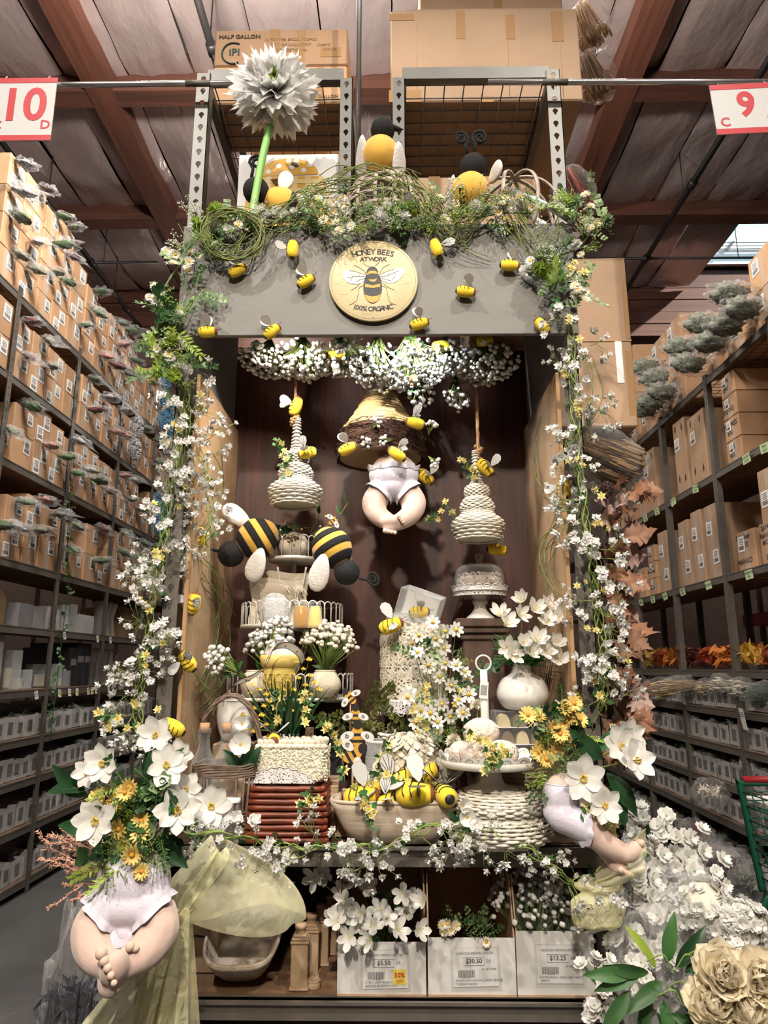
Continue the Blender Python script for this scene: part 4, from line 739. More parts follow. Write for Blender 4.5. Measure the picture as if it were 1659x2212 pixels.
toes(b1, [(-.016+.0095*i, -.155-.003*i, -.078-.0145*i) for i in range(5)], (.0145, .012, .0105, .009, .0075))
toes(b1, [(.038, -.115, -.078), (.05, -.11, -.084)], (.012, .0095))
# hanging doll under the hive
def legM(s): return [(s*.045, -.01, -.03), (s*.068, -.025, -.075), (s*.058, -.045, -.12), (s*.022, -.055, -.148), (s*.004, -.06, -.158)]
b2 = baby('doll body hanging bottom-out below the twig hive, white bloomers', at(851, 1045, 2.48), (0, 0, 0), 1.02, [((0, .0, .035), (.086, .07, .075)), ((0, .0, -.015), (.078, .06, .045))],
    [(legM(1), (.046, .046, .037, .030, .025), (-.012, -.07, -.170), (.022, .023, .03), (-.7, -.3, -.4)), (legM(-1), (.046, .046, .037, .030, .025), (-.018, -.075, -.152), (.025, .023, .034), (.85, -.2, .1))],
    lambda p: p.z < .045 and p.z > -.072+.85*abs(p.x) and p.z > -.072)
toes(b2, [(.018+.004*i, -.094, -.138-.007*i) for i in range(4)], (.009, .008, .007, .006)); toes(b2, [(-.030+.011*i, -.088, -.188-.002*i) for i in range(4)], (.009, .008, .0075, .007))
# right doll sitting on the counter's end, legs over the edge to the right
b3 = baby('doll body sitting at the right end of the counter, legs stretched out over the edge', at(1222, 1742, 2.06), (0, 0, R(8)), .76, [((0, .01, .03), (.075, .07, .085)), ((0, .0, -.02), (.078, .066, .055))],
    [([(-.02, -.02, -.03), (.04, -.065, -.055), (.10, -.085, -.105), (.155, -.095, -.135)], (.052, .053, .042, .033), (.185, -.11, -.132), (.032, .030, .046), (.75, -.1, .55)), ([(.04, .03, -.03), (.09, .02, -.075), (.125, -.02, -.13), (.14, -.055, -.165)], (.048, .046, .038, .03), (.15, -.075, -.185), (.027, .027, .038), (.8, -.4, -.3))],
    lambda p: p.x < .055+.1*(p.z) and p.z < .075 and p.z > -.095 and not (p.x > .035 and p.y < -.05))
toes(b3, [(.215+.004*i, -.128+.016*i, -.100-.002*i) for i in range(4)], (.012, .010, .009, .008)); toes(b3, [(.146+.009*i, -.104-.001*i, -.188-.0045*i) for i in range(5)], (.0125, .0105, .0095, .0085, .007))
# ================================================================ flowers, garlands, bunches
def petal_mesh(L, W, m, cup=.25, nu=5, nv=7, tip=.5, wav=.0, fringe=0, base=.25, name='petal', curl=0.):
    b = MB(); seed = U(0, 99)
    def f(u, v):
        x = (u-.5)*2; w_ = W/2*(base+(1-base)*math.sin(PI*min(1, v*.62/.62)**.8*.5)) if v < .6 else W/2*(1-((v-.6)/.4)**2.2*(1-tip*.0))*1.0
        w_ = W/2*max(.02, (base+(1-base)*math.sin(min(v/.62, 1)*PI/2))*(math.sqrt(max(0, 1-((v-.62)/.38)**2)) if v > .62 else 1)*(1-tip*.35*max(0, v-.6)/.4))
        y = L*v; z = cup*L*(v*v*.5)+.35*W*cup*x*x-curl*L*max(0, v-.5)**2+wav*L*math.sin(5*v+3*x+seed)*v
        if fringe and v > .95: y += L*fringe*math.sin(u*nu*2.6+seed)*1.0; z += L*.06*math.sin(u*9+seed)
        return (x*w_, y, z)
    b.sheet(f, nu, nv); return b.mesh(name, m)
def flower_obj(o, pm, n, c, nrm, s=1., open_=60, rings=1, center=None, cs=1., twist=0., name='flower', cname='pistil', step=None, jit=6):
    # a flower: centre mesh (part) carrying its petals (sub-parts)
    q = aim(nrm, (0, 0, 1) if abs(Vector(nrm).normalized().z) < .95 else (0, 1, 0))
    p = O(name, center, o, c, q@Quaternion((0, 0, 1), twist), s)
    pm = pm if isinstance(pm, list) else [pm]
    for r_ in range(rings):
        for i in range(n):
            a = 2*PI*(i+.5*r_)/n+R(U(-jit, jit)); e = R(90-open_+r_*18+U(-jit, jit)); O('petal', random.choice(pm), p, (0, 0, .0015*r_), (Matrix.Rotation(a, 3, 'Z')@Matrix.Rotation(e, 3, 'X')).to_euler(), U(.93, 1.07)*(1-.12*r_))
    return p
def disc(n, r, L, m1, m2=None, sr=.0012):     # stamens round a button
    b = MB(); b.ell((0, 0, .001), (r, r, r*.6), 10, 6)
    for i in range(n):
        a = 2*PI*i/n+U(-.2, .2); t = U(.5, 1.1); d = Vector((math.cos(a)*t, math.sin(a)*t, 1.2)).normalized()*L*U(.7, 1); b.tube([(0, 0, 0), tuple(d)], [sr*.5, sr*.4], 3); b.ell(d, sr*1.5, 5, 4, 1)
    return b.mesh('pistil', [m1, m2 or m1])
# white five-lobed floret, yellow star blossom, daisies, poms, leaves
def floret(r, m, seed, lobes=5):
    random.seed(seed); b = MB()
    for k in range(2):
        for i in range(lobes):
            a = 2*PI*(i+.5*k)/lobes+U(-.2, .2); e = .35+.5*k; R_ = r*(1-.25*k); c, s_ = math.cos(a), math.sin(a); w_ = .42*R_
            z0, z1 = .1*r, r*e*U(.7, 1.2); b.add([(0, 0, 0), (c*R_*.6-s_*w_, s_*R_*.6+c*w_, z1*.6), (c*R_, s_*R_, z1+U(-.1, .1)*r), (c*R_*.6+s_*w_, s_*R_*.6-c*w_, z1*.6)], [(0, 1, 2, 3)])
    b.ell((0, 0, .15*r), (r*.35, r*.35, r*.4), 6, 4); return b.mesh('floret', m)
FLO = [floret(.0125, 'white', i) for i in range(4)]; FLOB = [floret(.017, 'white', 10+i, 6) for i in range(3)]
def star(r, n, m1, m2, seed, name='blossom'):
    random.seed(seed); b = MB()
    for i in range(n):
        a = 2*PI*i/n+U(-.15, .15); c, s_ = math.cos(a), math.sin(a); w_ = .26*r; z = r*U(.15, .45); b.add([(0, 0, 0), (c*r*.5-s_*w_, s_*r*.5+c*w_, z*.5), (c*r, s_*r, z), (c*r*.5+s_*w_, s_*r*.5-c*w_, z*.5)], [(0, 1, 2, 3)])
    for i in range(n):
        a = 2*PI*(i+.5)/n; c, s_ = math.cos(a), math.sin(a); w_ = .18*r; b.add([(0, 0, .02*r), (c*r*.35-s_*w_, s_*r*.35+c*w_, r*.35), (c*r*.6, s_*r*.6, r*.7), (c*r*.35+s_*w_, s_*r*.35-c*w_, r*.35)], [(0, 1, 2, 3)])
    b.ell((0, 0, .15*r), (r*.22, r*.22, r*.28), 6, 4, 1); return b.mesh(name, [m1, m2])
STAR = [star(.0155, 6, 'petalyellow', 'pollen', i) for i in range(3)]
def daisy(r, n, m1, m2, seed, lay=1, name='daisy', cr=.3):
    random.seed(seed); b = MB()
    for k in range(lay):
        for i in range(n):
            a = 2*PI*(i+.5*k)/n+U(-.08, .08); c, s_ = math.cos(a), math.sin(a); w_ = 1.25*r/n*1.6; z = r*(U(.05, .3)+.2*k); q = r*(1-.15*k)
            b.add([(c*r*.15, s_*r*.15, 0), (c*q*.6-s_*w_, s_*q*.6+c*w_, z*.8), (c*q*.95-s_*w_*.5, s_*q*.95+c*w_*.5, z), (c*q, s_*q, z*.9), (c*q*.95+s_*w_*.5, s_*q*.95-c*w_*.5, z), (c*q*.6+s_*w_, s_*q*.6-c*w_, z*.8)], [(0, 1, 2, 3, 4, 5)])
    b.ell((0, 0, .08*r), (r*cr, r*cr, r*.28), 10, 6, 1); return b.mesh(name, [m1, m2])
DAISY = [daisy(.016, 14, 'petal', 'pollen', i, 2) for i in range(2)]; DAISYC = [daisy(.017, 12, 'cream', 'pollen', 5+i, 2) for i in range(2)]; GOLD = [daisy(.030, 13, 'daisyyellow', 'orange', 20+i, 2, 'golden_daisy', .26) for i in range(3)]
COSMOS = [daisy(.027, 8, 'petal', 'pollen', 30+i, 1, 'cosmos', .24) for i in range(3)]
def pom(r, n, m, seed, tip=None, name='pom'):
    random.seed(seed); b = MB(); b.ell((0, 0, 0), r*.45, 8, 6)
    for i in range(n):
        z = U(-.5, 1); a = U(0, 2*PI); q = math.sqrt(1-z*z); d = Vector((q*math.cos(a), q*math.sin(a), z)); s_ = d.orthogonal().normalized()*r*.09; L = r*U(.8, 1.08); b.add([d*r*.2-s_, d*r*.2+s_, d*L+s_*.6, d*L-s_*.6], [(0, 1, 2, 3)])
    return b.mesh(name, m)
MUM = [pom(.028, 150, 'leaflime', i, name='green_mum') for i in range(2)]; POM = [pom(.024, 170, 'leafpale' if i == 1 else 'petal', 4+i, name='white_pom') for i in range(2)]; ALL = pom(.03, 260, 'cream', 9, name='allium')
def sprig(n, L, ll, lw, m, seed, fold=.5, droop=.2, two=True, name='leaf_sprig', rnd=False):
    random.seed(seed); b = MB(); P = [Vector((0, L*t, -droop*L*t*t)) for t in [i/6 for i in range(7)]]; b.tube(P, [.0014*(1-.1*i) for i in range(7)], 4, 1)
    for i in range(n):
        t = .12+.88*i/(n-1) if n > 1 else 1; p = P[min(5, int(t*6))].lerp(P[min(6, int(t*6)+1)], t*6 % 1)
        for s_ in ((-1, 1) if two else (1,)):
            d = Vector((s_*U(.6, 1), U(.4, .9), U(-.3, .5))).normalized(); k = d.cross((0, 0, 1)).normalized()*lw/2*(1 if s_ > 0 else -1); f = Vector((0, 0, fold*lw*.3)); l_ = ll*(1-.45*t if not rnd else 1)*U(.8, 1.1)
            if rnd: b.add([p, p+d*l_*.2+k*.8, p+d*l_*.6+k, p+d*l_*.95+k*.55, p+d*l_, p+d*l_*.95-k*.55, p+d*l_*.6-k, p+d*l_*.2-k*.8], [(0, 1, 2, 3, 4, 5, 6, 7)])
            else: b.add([p, p+d*l_*.45+k+f, p+d*l_, p+d*l_*.45-k+f, p+d*l_*.5], [(0, 1, 4), (1, 2, 4), (4, 2, 3), (0, 4, 3)])
    return b.mesh(name, [m, 'stem'])
SPR = [sprig(6, .10, .03, .016, 'leafpale', i) for i in range(2)]+[sprig(7, .10, .028, .012, 'leaf', 3)]; FERN = [sprig(16, .13, .035, .008, m, 5+i, .1, .35, name='fern') for i, m in enumerate(('leaflime', 'leaf'))]
EUC = [sprig(4, .09, .03, .026, m, 9+i, .2, .1, True, 'round_leaf_sprig', True) for i, m in enumerate(('leaf', 'leafdark'))]; OLIVE = sprig(7, .16, .045, .02, 'olive', 15); IVY = sprig(2, .03, .026, .022, 'leaf', 17, .3, .1, False, 'leaf')
def filler(m, seed, n=34, L=.08, name='filler_sprig'):
    random.seed(seed); b = MB()
    for i in range(5):
        d = Vector((U(-.5, .5), 1, U(-.4, .6))).normalized(); b.tube([(0, 0, 0), d*L], .0008, 3, 1)
        for j in range(n//5): p = d*L*U(.35, 1)+rv(.008); b.ell(p, .0026, 4, 3)
    return b.mesh(name, [m, 'stem'])
FIL = [filler('leafpale', 1), filler('leaflime', 2), filler('white', 3)]
def leafm(L, W, m, seed, fold=.25, name='leaf', bend=.3):
    def f(u, v): x = (u-.5)*2; w_ = W/2*math.sin(PI*min(.999, v*.97+.015))**.8*(1-.3*v); return (x*w_, L*v, abs(x)*w_*fold-bend*L*v*v+.02*L*math.sin(9*v+seed)*x)
    return MB().sheet(f, 5, 9).mesh(name, m)
BIGLEAF = [leafm(.12, .06, 'leafdark', i) for i in range(2)]; MIDLEAF = [leafm(.07, .03, 'leafdark', 3), leafm(.07, .032, 'leaf', 4)]; GRASSLEAF = leafm(.22, .011, 'leafdark', 6, .5, 'blade', .25)
# baby's breath sprig: stem mesh with known tip positions
def gsprig(n, L, seed):
    random.seed(seed); b = MB(); tips = []; trunk = [Vector((0, 0, 0)), Vector((U(-.01, .01), L*.4, U(-.01, .01))), Vector((U(-.02, .02), L*.75, U(-.02, .02)))]; b.tube(trunk, [.0014, .0011, .0009], 4)
    for i in range(n):
        p = trunk[1].lerp(trunk[2], U(0, 1)); e = Vector((U(-.6, .6)*L, L*U(.7, 1.15), U(-.55, .55)*L)); b.tube([p, p.lerp(e, .6)+Vector((0, .1*L, 0)), e], .0007, 3); tips.append(e)
    return b.mesh('sprig', 'stem'), tips
GS = [gsprig(6, .085, 50+i) for i in range(5)]
def add_gsprig(o, c, d, s=1., flo=FLO, fs=1., keep=1.):
    me, tips = random.choice(GS); q = aim(Vector(d).orthogonal(), d); q = Matrix((Vector(d).normalized().orthogonal().normalized(), Vector(d).normalized(), Vector(d).normalized().orthogonal().normalized().cross(Vector(d).normalized()))).transposed().to_quaternion()@Quaternion((0, 1, 0), U(0, 6.28))
    p = O('sprig', me, o, c, q, s)
    for t in tips:
        if random.random() < keep: O('floret', random.choice(flo), p, t, aim(t+rv(.03)), fs*U(.85, 1.15)/1)
def dir_cam(spread=.7): return (Vector((0, -1, .1))+rv(spread)).normalized()
def put(o, me, c, d, s=1., name=None, up=None): return O(name or me.name.split('.')[0], me, o, c, spin(d, U(0, 6.28)), s)
def put_y(o, me, c, d, s=1., name=None):    # for sprigs and leaves growing along +Y
    y = Vector(d).normalized(); z = (Vector((0, -1, .4))+rv(.6)); z = (z-y*z.dot(y)).normalized(); x = y.cross(z); return O(name or me.name.split('.')[0], me, o, c, Matrix((x, y, z)).transposed().to_euler(), s)
# ---------------- side garlands and counter garland
def garland(lab, path, Y, n, spread, ny, cat='garland', nl=14, dn=(0, 0, 0), fs=1.15, out=.6, seed=1, name='blossom_garland', stems=4):
    random.seed(seed); P = [at(x, y, yy) for (x, y), yy in zip(path, Y)]; base = P[0].copy(); o = T(name, lab, cat, base); P = spline([p-base for p in P], 8)
    for k in range(stems):
        Q = [p+Vector((.012*math.sin(i*.7+k*2), -.008+.01*math.cos(i*.5+k), .008*math.sin(i*.9+k))) for i, p in enumerate(P)]; MB().tube(Q, .0022, 5).build('stem', 'stem', o)
    for i in range(n):
        t = (i+U(0, 1))/n*(len(P)-1); p = P[int(t)].lerp(P[min(len(P)-1, int(t)+1)], t % 1); d = (rv(1)+Vector((0, -.35, 0))+Vector(dn)); d.z *= .8; add_gsprig(o, p+Vector((U(-1, 1)*spread*.4, 0, U(-1, 1)*spread*.2)), d, U(.8, 1.25), FLO, fs)
    for i in range(ny):
        t = (i+U(0, 1))/ny*(len(P)-1); p = P[int(t)]+Vector((U(-1, 1)*spread, U(-.05, -.015), U(-.03, .03)))
        for k in range(random.choice((1, 2, 3))): put(o, random.choice(STAR), p+rv(.016), dir_cam(.6), U(.85, 1.2))
    for i in range(nl):
        t = (i+U(0, 1))/nl*(len(P)-1); p = P[int(t)]; put_y(o, IVY, p, rv(1), U(.9, 1.4))
    return o
garland("baby's breath and yellow blossom garland hanging down the left post", [(402, 835), (405, 920), (380, 1000), (362, 1100), (352, 1200), (335, 1290), (318, 1380), (305, 1470), (300, 1540), (318, 1620)], [2.17]*10, 44, .05, 17, seed=11)
garland("baby's breath and yellow blossom garland hanging down the right post", [(1228, 700), (1236, 800), (1240, 900), (1248, 1000), (1262, 1100), (1275, 1200), (1288, 1300), (1300, 1400), (1305, 1480), (1300, 1540)], [2.16]*10, 44, .05, 22, seed=12)
garland("loose baby's breath spray across the left side panel", [(415, 900), (440, 1000), (455, 1100), (450, 1180)], [2.3]*4, 22, .06, 0, nl=4, seed=15, fs=1.0, stems=2)
garland("baby's breath garland trailing along the counter's front edge", [(400, 1790), (470, 1800), (560, 1815), (650, 1830), (740, 1825), (830, 1830), (920, 1790), (1010, 1780), (1080, 1800), (1150, 1840), (1230, 1900), (1290, 1890)], [2.1]*12, 36, .03, 0, nl=16, dn=(0, -.3, -.25), seed=13, fs=1.1, stems=3)
def daffy_trail(lab, path, Y, n, seed, nl=6):
    random.seed(seed); P = [at(x, y, Y) for x, y in path]; o = T('yellow_blossom_spray', lab, 'spray', P[0]); P = spline([p-P[0] for p in P], 6); MB().tube(P, .0013, 4).build('stem', 'stem', o)
    for i in range(n):
        p = P[int((i+.6)/n*(len(P)-1))]; put(o, random.choice(STAR), p+rv(.012), dir_cam(.7), U(.9, 1.25))
    for i in range(nl): put_y(o, IVY, P[int(U(0, len(P)-1))], rv(), 1.1)
    return o
for lab, path, Y, n in [('left of the left wicker bell', [(620, 1050), (622, 1010), (612, 975), (602, 945)], 2.44, 6), ('on the left wicker bell', [(618, 1030), (622, 1010), (625, 985)], 2.42, 3), ('trailing left from the right wicker bell', [(980, 1110), (960, 1090), (940, 1118), (922, 1125)], 2.5, 5), ('at the neck of the right wicker bell', [(1030, 1040), (1015, 1010), (1000, 1000), (990, 1000)], 2.5, 6), ('across the mochi tray', [(1010, 1590), (1040, 1600), (1070, 1620), (1095, 1630)], 2.12, 14), ('in front of the tray rim', [(1050, 1660), (1060, 1640), (1085, 1630)], 2.08, 8), ('rising left of the dough bowl', [(745, 1690), (735, 1620), (705, 1580), (700, 1560)], 2.2, 8), ('along the back of the dough bowl', [(760, 1700), (820, 1680), (880, 1690), (950, 1700)], 2.2, 12), ('hanging over the dough bowl rim', [(790, 1720), (800, 1745), (797, 1770)], 2.03, 5), ('lying on the red trays', [(650, 1740), (670, 1725), (700, 1730)], 2.1, 5), ('in the yellow button planter', [(595, 1570), (600, 1520), (605, 1490)], 2.3, 6), ('right side of the yellow button planter', [(665, 1560), (660, 1520), (655, 1500)], 2.3, 6), ('sprouting left above the bouquet', [(330, 1590), (280, 1570), (235, 1560), (215, 1545)], 2.0, 6), ('front of the hydrangea heads', [(840, 1610), (830, 1640), (835, 1665)], 2.25, 6), ('below the right doll bouquet', [(1260, 1745), (1290, 1760), (1310, 1790)], 2.0, 8)]:
    daffy_trail('pale yellow blossom spray '+lab, path, Y, n, len(lab))
# ---------------- hanging and standing bunches of baby's breath
def bunch(lab, c, d, L, r, n, seed, warm=False, name='babys_breath_bunch', leaves=6, cat='flowers', grp="bunches of baby's breath", fr=.0085, bag=False):
    random.seed(seed); d = Vector(d).normalized(); o = T(name, lab, cat, c, aim(d).to_euler(), grp); st = MB(); fl = MB()
    for i in range(n):
        a = U(0, 2*PI); q = math.sqrt(U(0, 1)); z = L*(.55+.45*math.sqrt(max(0, 1-q*q))*U(.55, 1.1)); e = Vector((r*q*math.cos(a), r*q*math.sin(a), z))
        if i % 2 == 0: st.tube([(0, 0, 0), (e.x*.35, e.y*.35, z*.55), e], .0012, 3)
        k = fr*U(.75, 1.15); fl.ell(e, (k, k, k*.85), 6, 5, f=lambda v: v*(1+.25*math.sin(v.x*900)*math.sin(v.y*900)))
    st.build('stems', 'stem', o)['kind'] = 'stuff'; fl.build('florets', 'cream' if warm else 'white', o)['kind'] = 'stuff'
    for i in range(leaves): put_y(o, MIDLEAF[1], (U(-.3, .3)*r, U(-.3, .3)*r, L*U(.2, .6)), (U(-1, 1), U(-1, 1), .6), .8)
    return o
for i, (x, y, Y, dx_, L, r, n, lab) in enumerate([(585, 735, 2.42, -.15, .14, .11, 170, 'far left under the canopy'), (655, 725, 2.40, 0, .17, .13, 220, 'left under the canopy, warm lit'), (735, 725, 2.38, .1, .15, .13, 210, 'left of centre under the canopy'), (815, 735, 2.38, .0, .2, .1, 190, 'above the twig hive under the canopy'), (885, 722, 2.36, .05, .22, .14, 260, 'brightest in the centre under the canopy'), (960, 725, 2.4, .1, .16, .10, 150, 'right of centre under the canopy'), (1045, 735, 2.42, .0, .17, .125, 230, 'far right under the canopy')]):
    p = at(x, y, Y); bunch("hanging bunch of white baby's breath "+lab, (p.x, Y, 2.70), (dx_, -.12, -1), (2.70-p.z)+L*.95, r, int(n*.8), 70+i, fr=.0088)
for i, (x, y, Y, d, L, r, n, lab) in enumerate([(905, 800, 2.45, (.05, -.3, -1), .16, .05, 26, 'drooping small at the hive top right'), (985, 800, 2.5, (.02, -.2, -1), .17, .05, 30, 'drooping left of the right rope')]): bunch("small sprig of baby's breath "+lab, at(x, y, Y), d, L, r, n, 90+i, fr=.0085)
for i, (x, y, Y, d, L, r, n, w_, lab) in enumerate([(590, 1480, 2.5, (-.15, -.1, 1), .2, .085, 130, 0, 'in the left pot on the tiered stand'), (700, 1480, 2.5, (.12, -.1, 1), .22, .10, 190, 1, 'in the right pot on the tiered stand'), (540, 1470, 2.42, (-.85, -.15, .55), .17, .05, 60, 0, 'leaning out left of the tiered stand'), (575, 1480, 2.46, (.2, -.1, 1), .25, .06, 90, 0, 'rising behind the left pot')]):
    bunch("standing bunch of baby's breath "+lab, at(x, y, Y), d, L, r, n, 95+i, bool(w_), fr=.009)
for i, (x, y, d) in enumerate([(770, 965, (1, -.5, .3)), (850, 950, (-1, -.5, -.3)), (925, 940, (.4, -.5, 1)), (925, 985, (.6, -.5, -.8)), (800, 930, (.5, -.5, .6))]): bunch(f"tiny baby's breath sprig stuck in the twig hive, {ORD[i]} from the left" if i != 4 else "tiny baby's breath sprig high on the twig hive's brown rim", at(x, y, 2.40), d, .055, .022, 14, 120+i, leaves=0, fr=.007)
# ---------------- the giant white flower
random.seed(3); gf = T('giant_flower', 'giant white fringed paper flower on a thick green stem above the canopy', 'flower', at(540, 470, 2.15)); hc = at(592, 195, 2.15)-gf.location; nrm = Vector((.12, -.97, .06)).normalized()
MB().tube(spline([(0, 0, -.05), Vector(hc)*.4+Vector((0, .01, 0)), Vector(hc)*.8+Vector((.0, .03, 0)), hc-nrm*.03], 6), [.0135]*19, 10).build('stem', 'stemgreen', gf)
def ragged(L, W, m, cup, seed, nu=11, nv=9):
    rd = random.Random(seed); jag = [rd.uniform(-.16, .04) if i % 2 else rd.uniform(-.02, .16) for i in range(nu)]; tw = rd.uniform(-.3, .3)
    def f(u, v):
        x = (u-.5)*2; i = int(round(u*(nu-1))); w_ = W/2*(.28+.72*math.sin(min(1, v/.65)*PI/2))*(1-.12*max(0, v-.65)/.35); y = L*v*(1+jag[i]*max(0, v-.55)/.45)
        return (x*w_*(1+.1*math.sin(7*v+seed)), y, cup*L*v*v+.12*W*math.sin(x*5+seed)*v+.05*L*math.sin(6*v+4*x+seed)*v+tw*x*w_*v)
    return MB().sheet(f, nu, nv).mesh('petal', m)
mat('paperpetal', (.90, .89, .86), .5, tl=.45)
GP = [ragged(.145, .10, 'paperpetal', .03*k-.02, k) for k in range(4)]; GP_ = [petal_mesh(.15, .085, 'petal', .10, 11, 11, .1, .06, .13, .35, curl=.2) for i in range(4)]; GI = [ragged(.09, .07, 'paperpetal', .3, 20+k) for k in range(3)]; GG = petal_mesh(.065, .032, 'leaflime', .4)
hd = O('flower_head', disc(40, .018, .04, 'leaflime', 'pollen', .0014), gf, hc, aim(nrm))
for k, (n, e, s_, P_) in enumerate([(13, -22, 1.0, GP), (12, -4, 1.0, GP), (11, 14, .95, GP), (9, 30, .85, GP), (7, 42, 1.0, GI), (4, 56, .8, GI)]):
    for i in range(n): a = 2*PI*(i+.5*(k % 2))/n+U(-.12, .12); O('petal', random.choice(P_), hd, (0, 0, .004*k-.012), (Matrix.Rotation(a, 3, 'Z')@Matrix.Rotation(R(e+U(-9, 9)), 3, 'X')@Matrix.Rotation(R(U(-25, 25)), 3, 'Y')).to_euler(), s_*U(.85, 1.12))
for i in range(9): O('inner_petal', GG, hd, (0, 0, .012), (Matrix.Rotation(2*PI*i/9, 3, 'Z')@Matrix.Rotation(R(62), 3, 'X')).to_euler(), U(.8, 1.1))
# ---------------- vine strands and corner clusters along the canopy
random.seed(8)
def vine(lab, pts, Y, n, jit, r=.0024, name='vine_garland', zj=.03, wob=1.):
    P0 = [at(x, y, yy) for (x, y), yy in zip(pts, Y if isinstance(Y, list) else [Y]*len(pts))]; o = T(name, lab, 'vine', P0[0])
    for k in range(n):
        i0 = random.randint(0, max(0, len(pts)//4)); i1 = random.randint(max(i0+3, 3*len(pts)//4), len(pts)); a, f, ph = U(.4, 1)*jit, U(.6, 1.6), U(0, 6.3); off = rv(jit*.5)
        Q = [p-P0[0]+off*.6+Vector((a*math.sin(f*i+ph), zj*U(-1, .6), a*math.cos(f*1.3*i+ph*2))) for i, p in enumerate(P0)][i0:i1]; S_ = spline(Q, 7); MB().tube(S_, [r*U(.75, 1.15)*(1-.5*(j/len(S_))**3) for j in range(len(S_))], 4).build('vine_strand', 'vine', o)
    return o
vine('tangled green twig vines draped over the canopy left half', [(425, 480), (465, 540), (520, 555), (560, 490), (610, 470), (660, 440), (715, 410), (770, 390), (840, 400), (880, 450)], 2.12, 13, .045, .002)
vine('arched green twig vines over the canopy middle', [(600, 520), (640, 460), (700, 410), (760, 385), (830, 382), (880, 410), (920, 470), (960, 520)], 2.13, 9, .045, .002)
vine('tangled green twig vines draped over the canopy right half', [(830, 440), (880, 400), (930, 450), (980, 505), (1030, 470), (1080, 440), (1120, 500), (1160, 545), (1200, 500), (1205, 440)], 2.12, 18, .045, .002)
vine('coiled loop of green twig vine hanging on the valance upper left', [(505+62*math.cos(t*.8), 505-52*math.sin(t*.8)) for t in range(16)], 2.085, 10, .014, .002, zj=.008)
vine('single green vine dipping across the valance to a bee', [(900, 460), (960, 500), (1010, 535), (1060, 555), (1090, 565)], 2.12, 2, .01)
for lab, pts, Y, n, j in [('thin green vines trailing down the left side panel', [(430, 850), (445, 950), (470, 1050), (420, 1150), (440, 1230), (480, 1300), (470, 1400), (440, 1460), (400, 1480)], [2.3, 2.4, 2.55, 2.4, 2.4, 2.6, 2.6, 2.5, 2.35], 9, .05), ('vine tangle low on the left side panel', [(395, 1450), (430, 1500), (470, 1440), (450, 1520), (430, 1560), (420, 1610)], [2.3, 2.4, 2.55, 2.5, 2.4, 2.4], 7, .04), ('thin green vines looping over the right side panel', [(1205, 840), (1165, 950), (1180, 1050), (1230, 1100), (1190, 1180), (1185, 1240), (1215, 1290), (1280, 1310)], [2.4, 2.6, 2.5, 2.3, 2.4, 2.4, 2.3, 2.2], 9, .04), ('green vine tendrils curling out right of the post', [(1240, 740), (1275, 790), (1285, 860), (1265, 900), (1270, 960)], 2.18, 3, .02), ('vine cord twisted down the upper left post', [(385, 740), (392, 830), (396, 920), (385, 1000), (378, 1060)], 2.16, 8, .012)]: vine(lab, pts, Y, n, j, .002)
def cluster(o, base, c, r, n, kinds, Y=None):
    for i in range(n):
        k = random.choice(kinds); p = c-base+Vector((U(-1, 1)*r, U(-.03, .015), U(-1, 1)*r*.8)); d = dir_cam(.55)
        if k == 'd': put(o, random.choice(DAISY+DAISYC), p+Vector((0, -.02, 0)), d, U(.85, 1.15))
        elif k == 'm': put(o, random.choice(MUM), p+Vector((0, -.015, 0)), d, U(.85, 1.1))
        elif k == 'p': put(o, random.choice(POM), p+Vector((0, -.015, 0)), d, U(.8, 1.1))
        elif k == 's': put_y(o, random.choice(SPR), p, (c-base)*.0+Vector((U(-1, 1), U(-.6, 0), U(-.8, 1))), U(.7, 1.1))
        elif k == 'f': put_y(o, random.choice(FERN), p, Vector((U(-1, 1), U(-.6, 0), U(-.8, 1))), U(.6, 1))
        elif k == 'g': put_y(o, random.choice(FIL), p, Vector((U(-1, 1), -.4, U(-1, 1))), U(.8, 1.2))
        elif k == 'e': put_y(o, random.choice(EUC), p, Vector((U(-1, 1), U(-.8, 0), U(-1, 1))), U(.7, 1.1))
        elif k == 'y': put(o, random.choice(STAR), p+Vector((0, -.02, 0)), d, U(.9, 1.2))
def mixed(lab, spots, seed):
    random.seed(seed); b0 = at(*spots[0][:3]); o = T('flower_garland', lab, 'garland', b0)
    pts = [at(*s[:3])-b0 for s in spots]
    if len(pts) > 1: MB().tube(spline(pts, 5), .0035, 5).build('stem', 'stem', o)
    for x, y, Y, r, n, ks in spots: cluster(o, b0, at(x, y, Y), r, n, ks)
    return o
mixed('garland of green mums and daisies down the canopy left corner', [(440, 545, 2.12, .05, 12, 'dgsg'), (390, 570, 2.11, .05, 16, 'dddsfg'), (345, 650, 2.10, .045, 14, 'pdsg'), (375, 690, 2.1, .045, 14, 'pdsem'), (420, 640, 2.11, .03, 7, 's'), (370, 745, 2.1, .045, 14, 'mdsgf'), (395, 790, 2.1, .04, 12, 'dpsf'), (372, 820, 2.1, .04, 12, 'mmsgf')], 31)
mixed('garland of green mums, daisies and pale leaves at the canopy right corner', [(1240, 460, 2.14, .05, 16, 'sfgpdg'), (1280, 490, 2.13, .04, 12, 'dsgp'), (1240, 540, 2.13, .045, 12, 'sgdp'), (1160, 570, 2.11, .05, 14, 'dpgs'), (1190, 610, 2.1, .05, 14, 'mmsgfe'), (1240, 600, 2.12, .04, 14, 'ddsy'), (1250, 650, 2.12, .035, 12, 'ddsy')], 32)
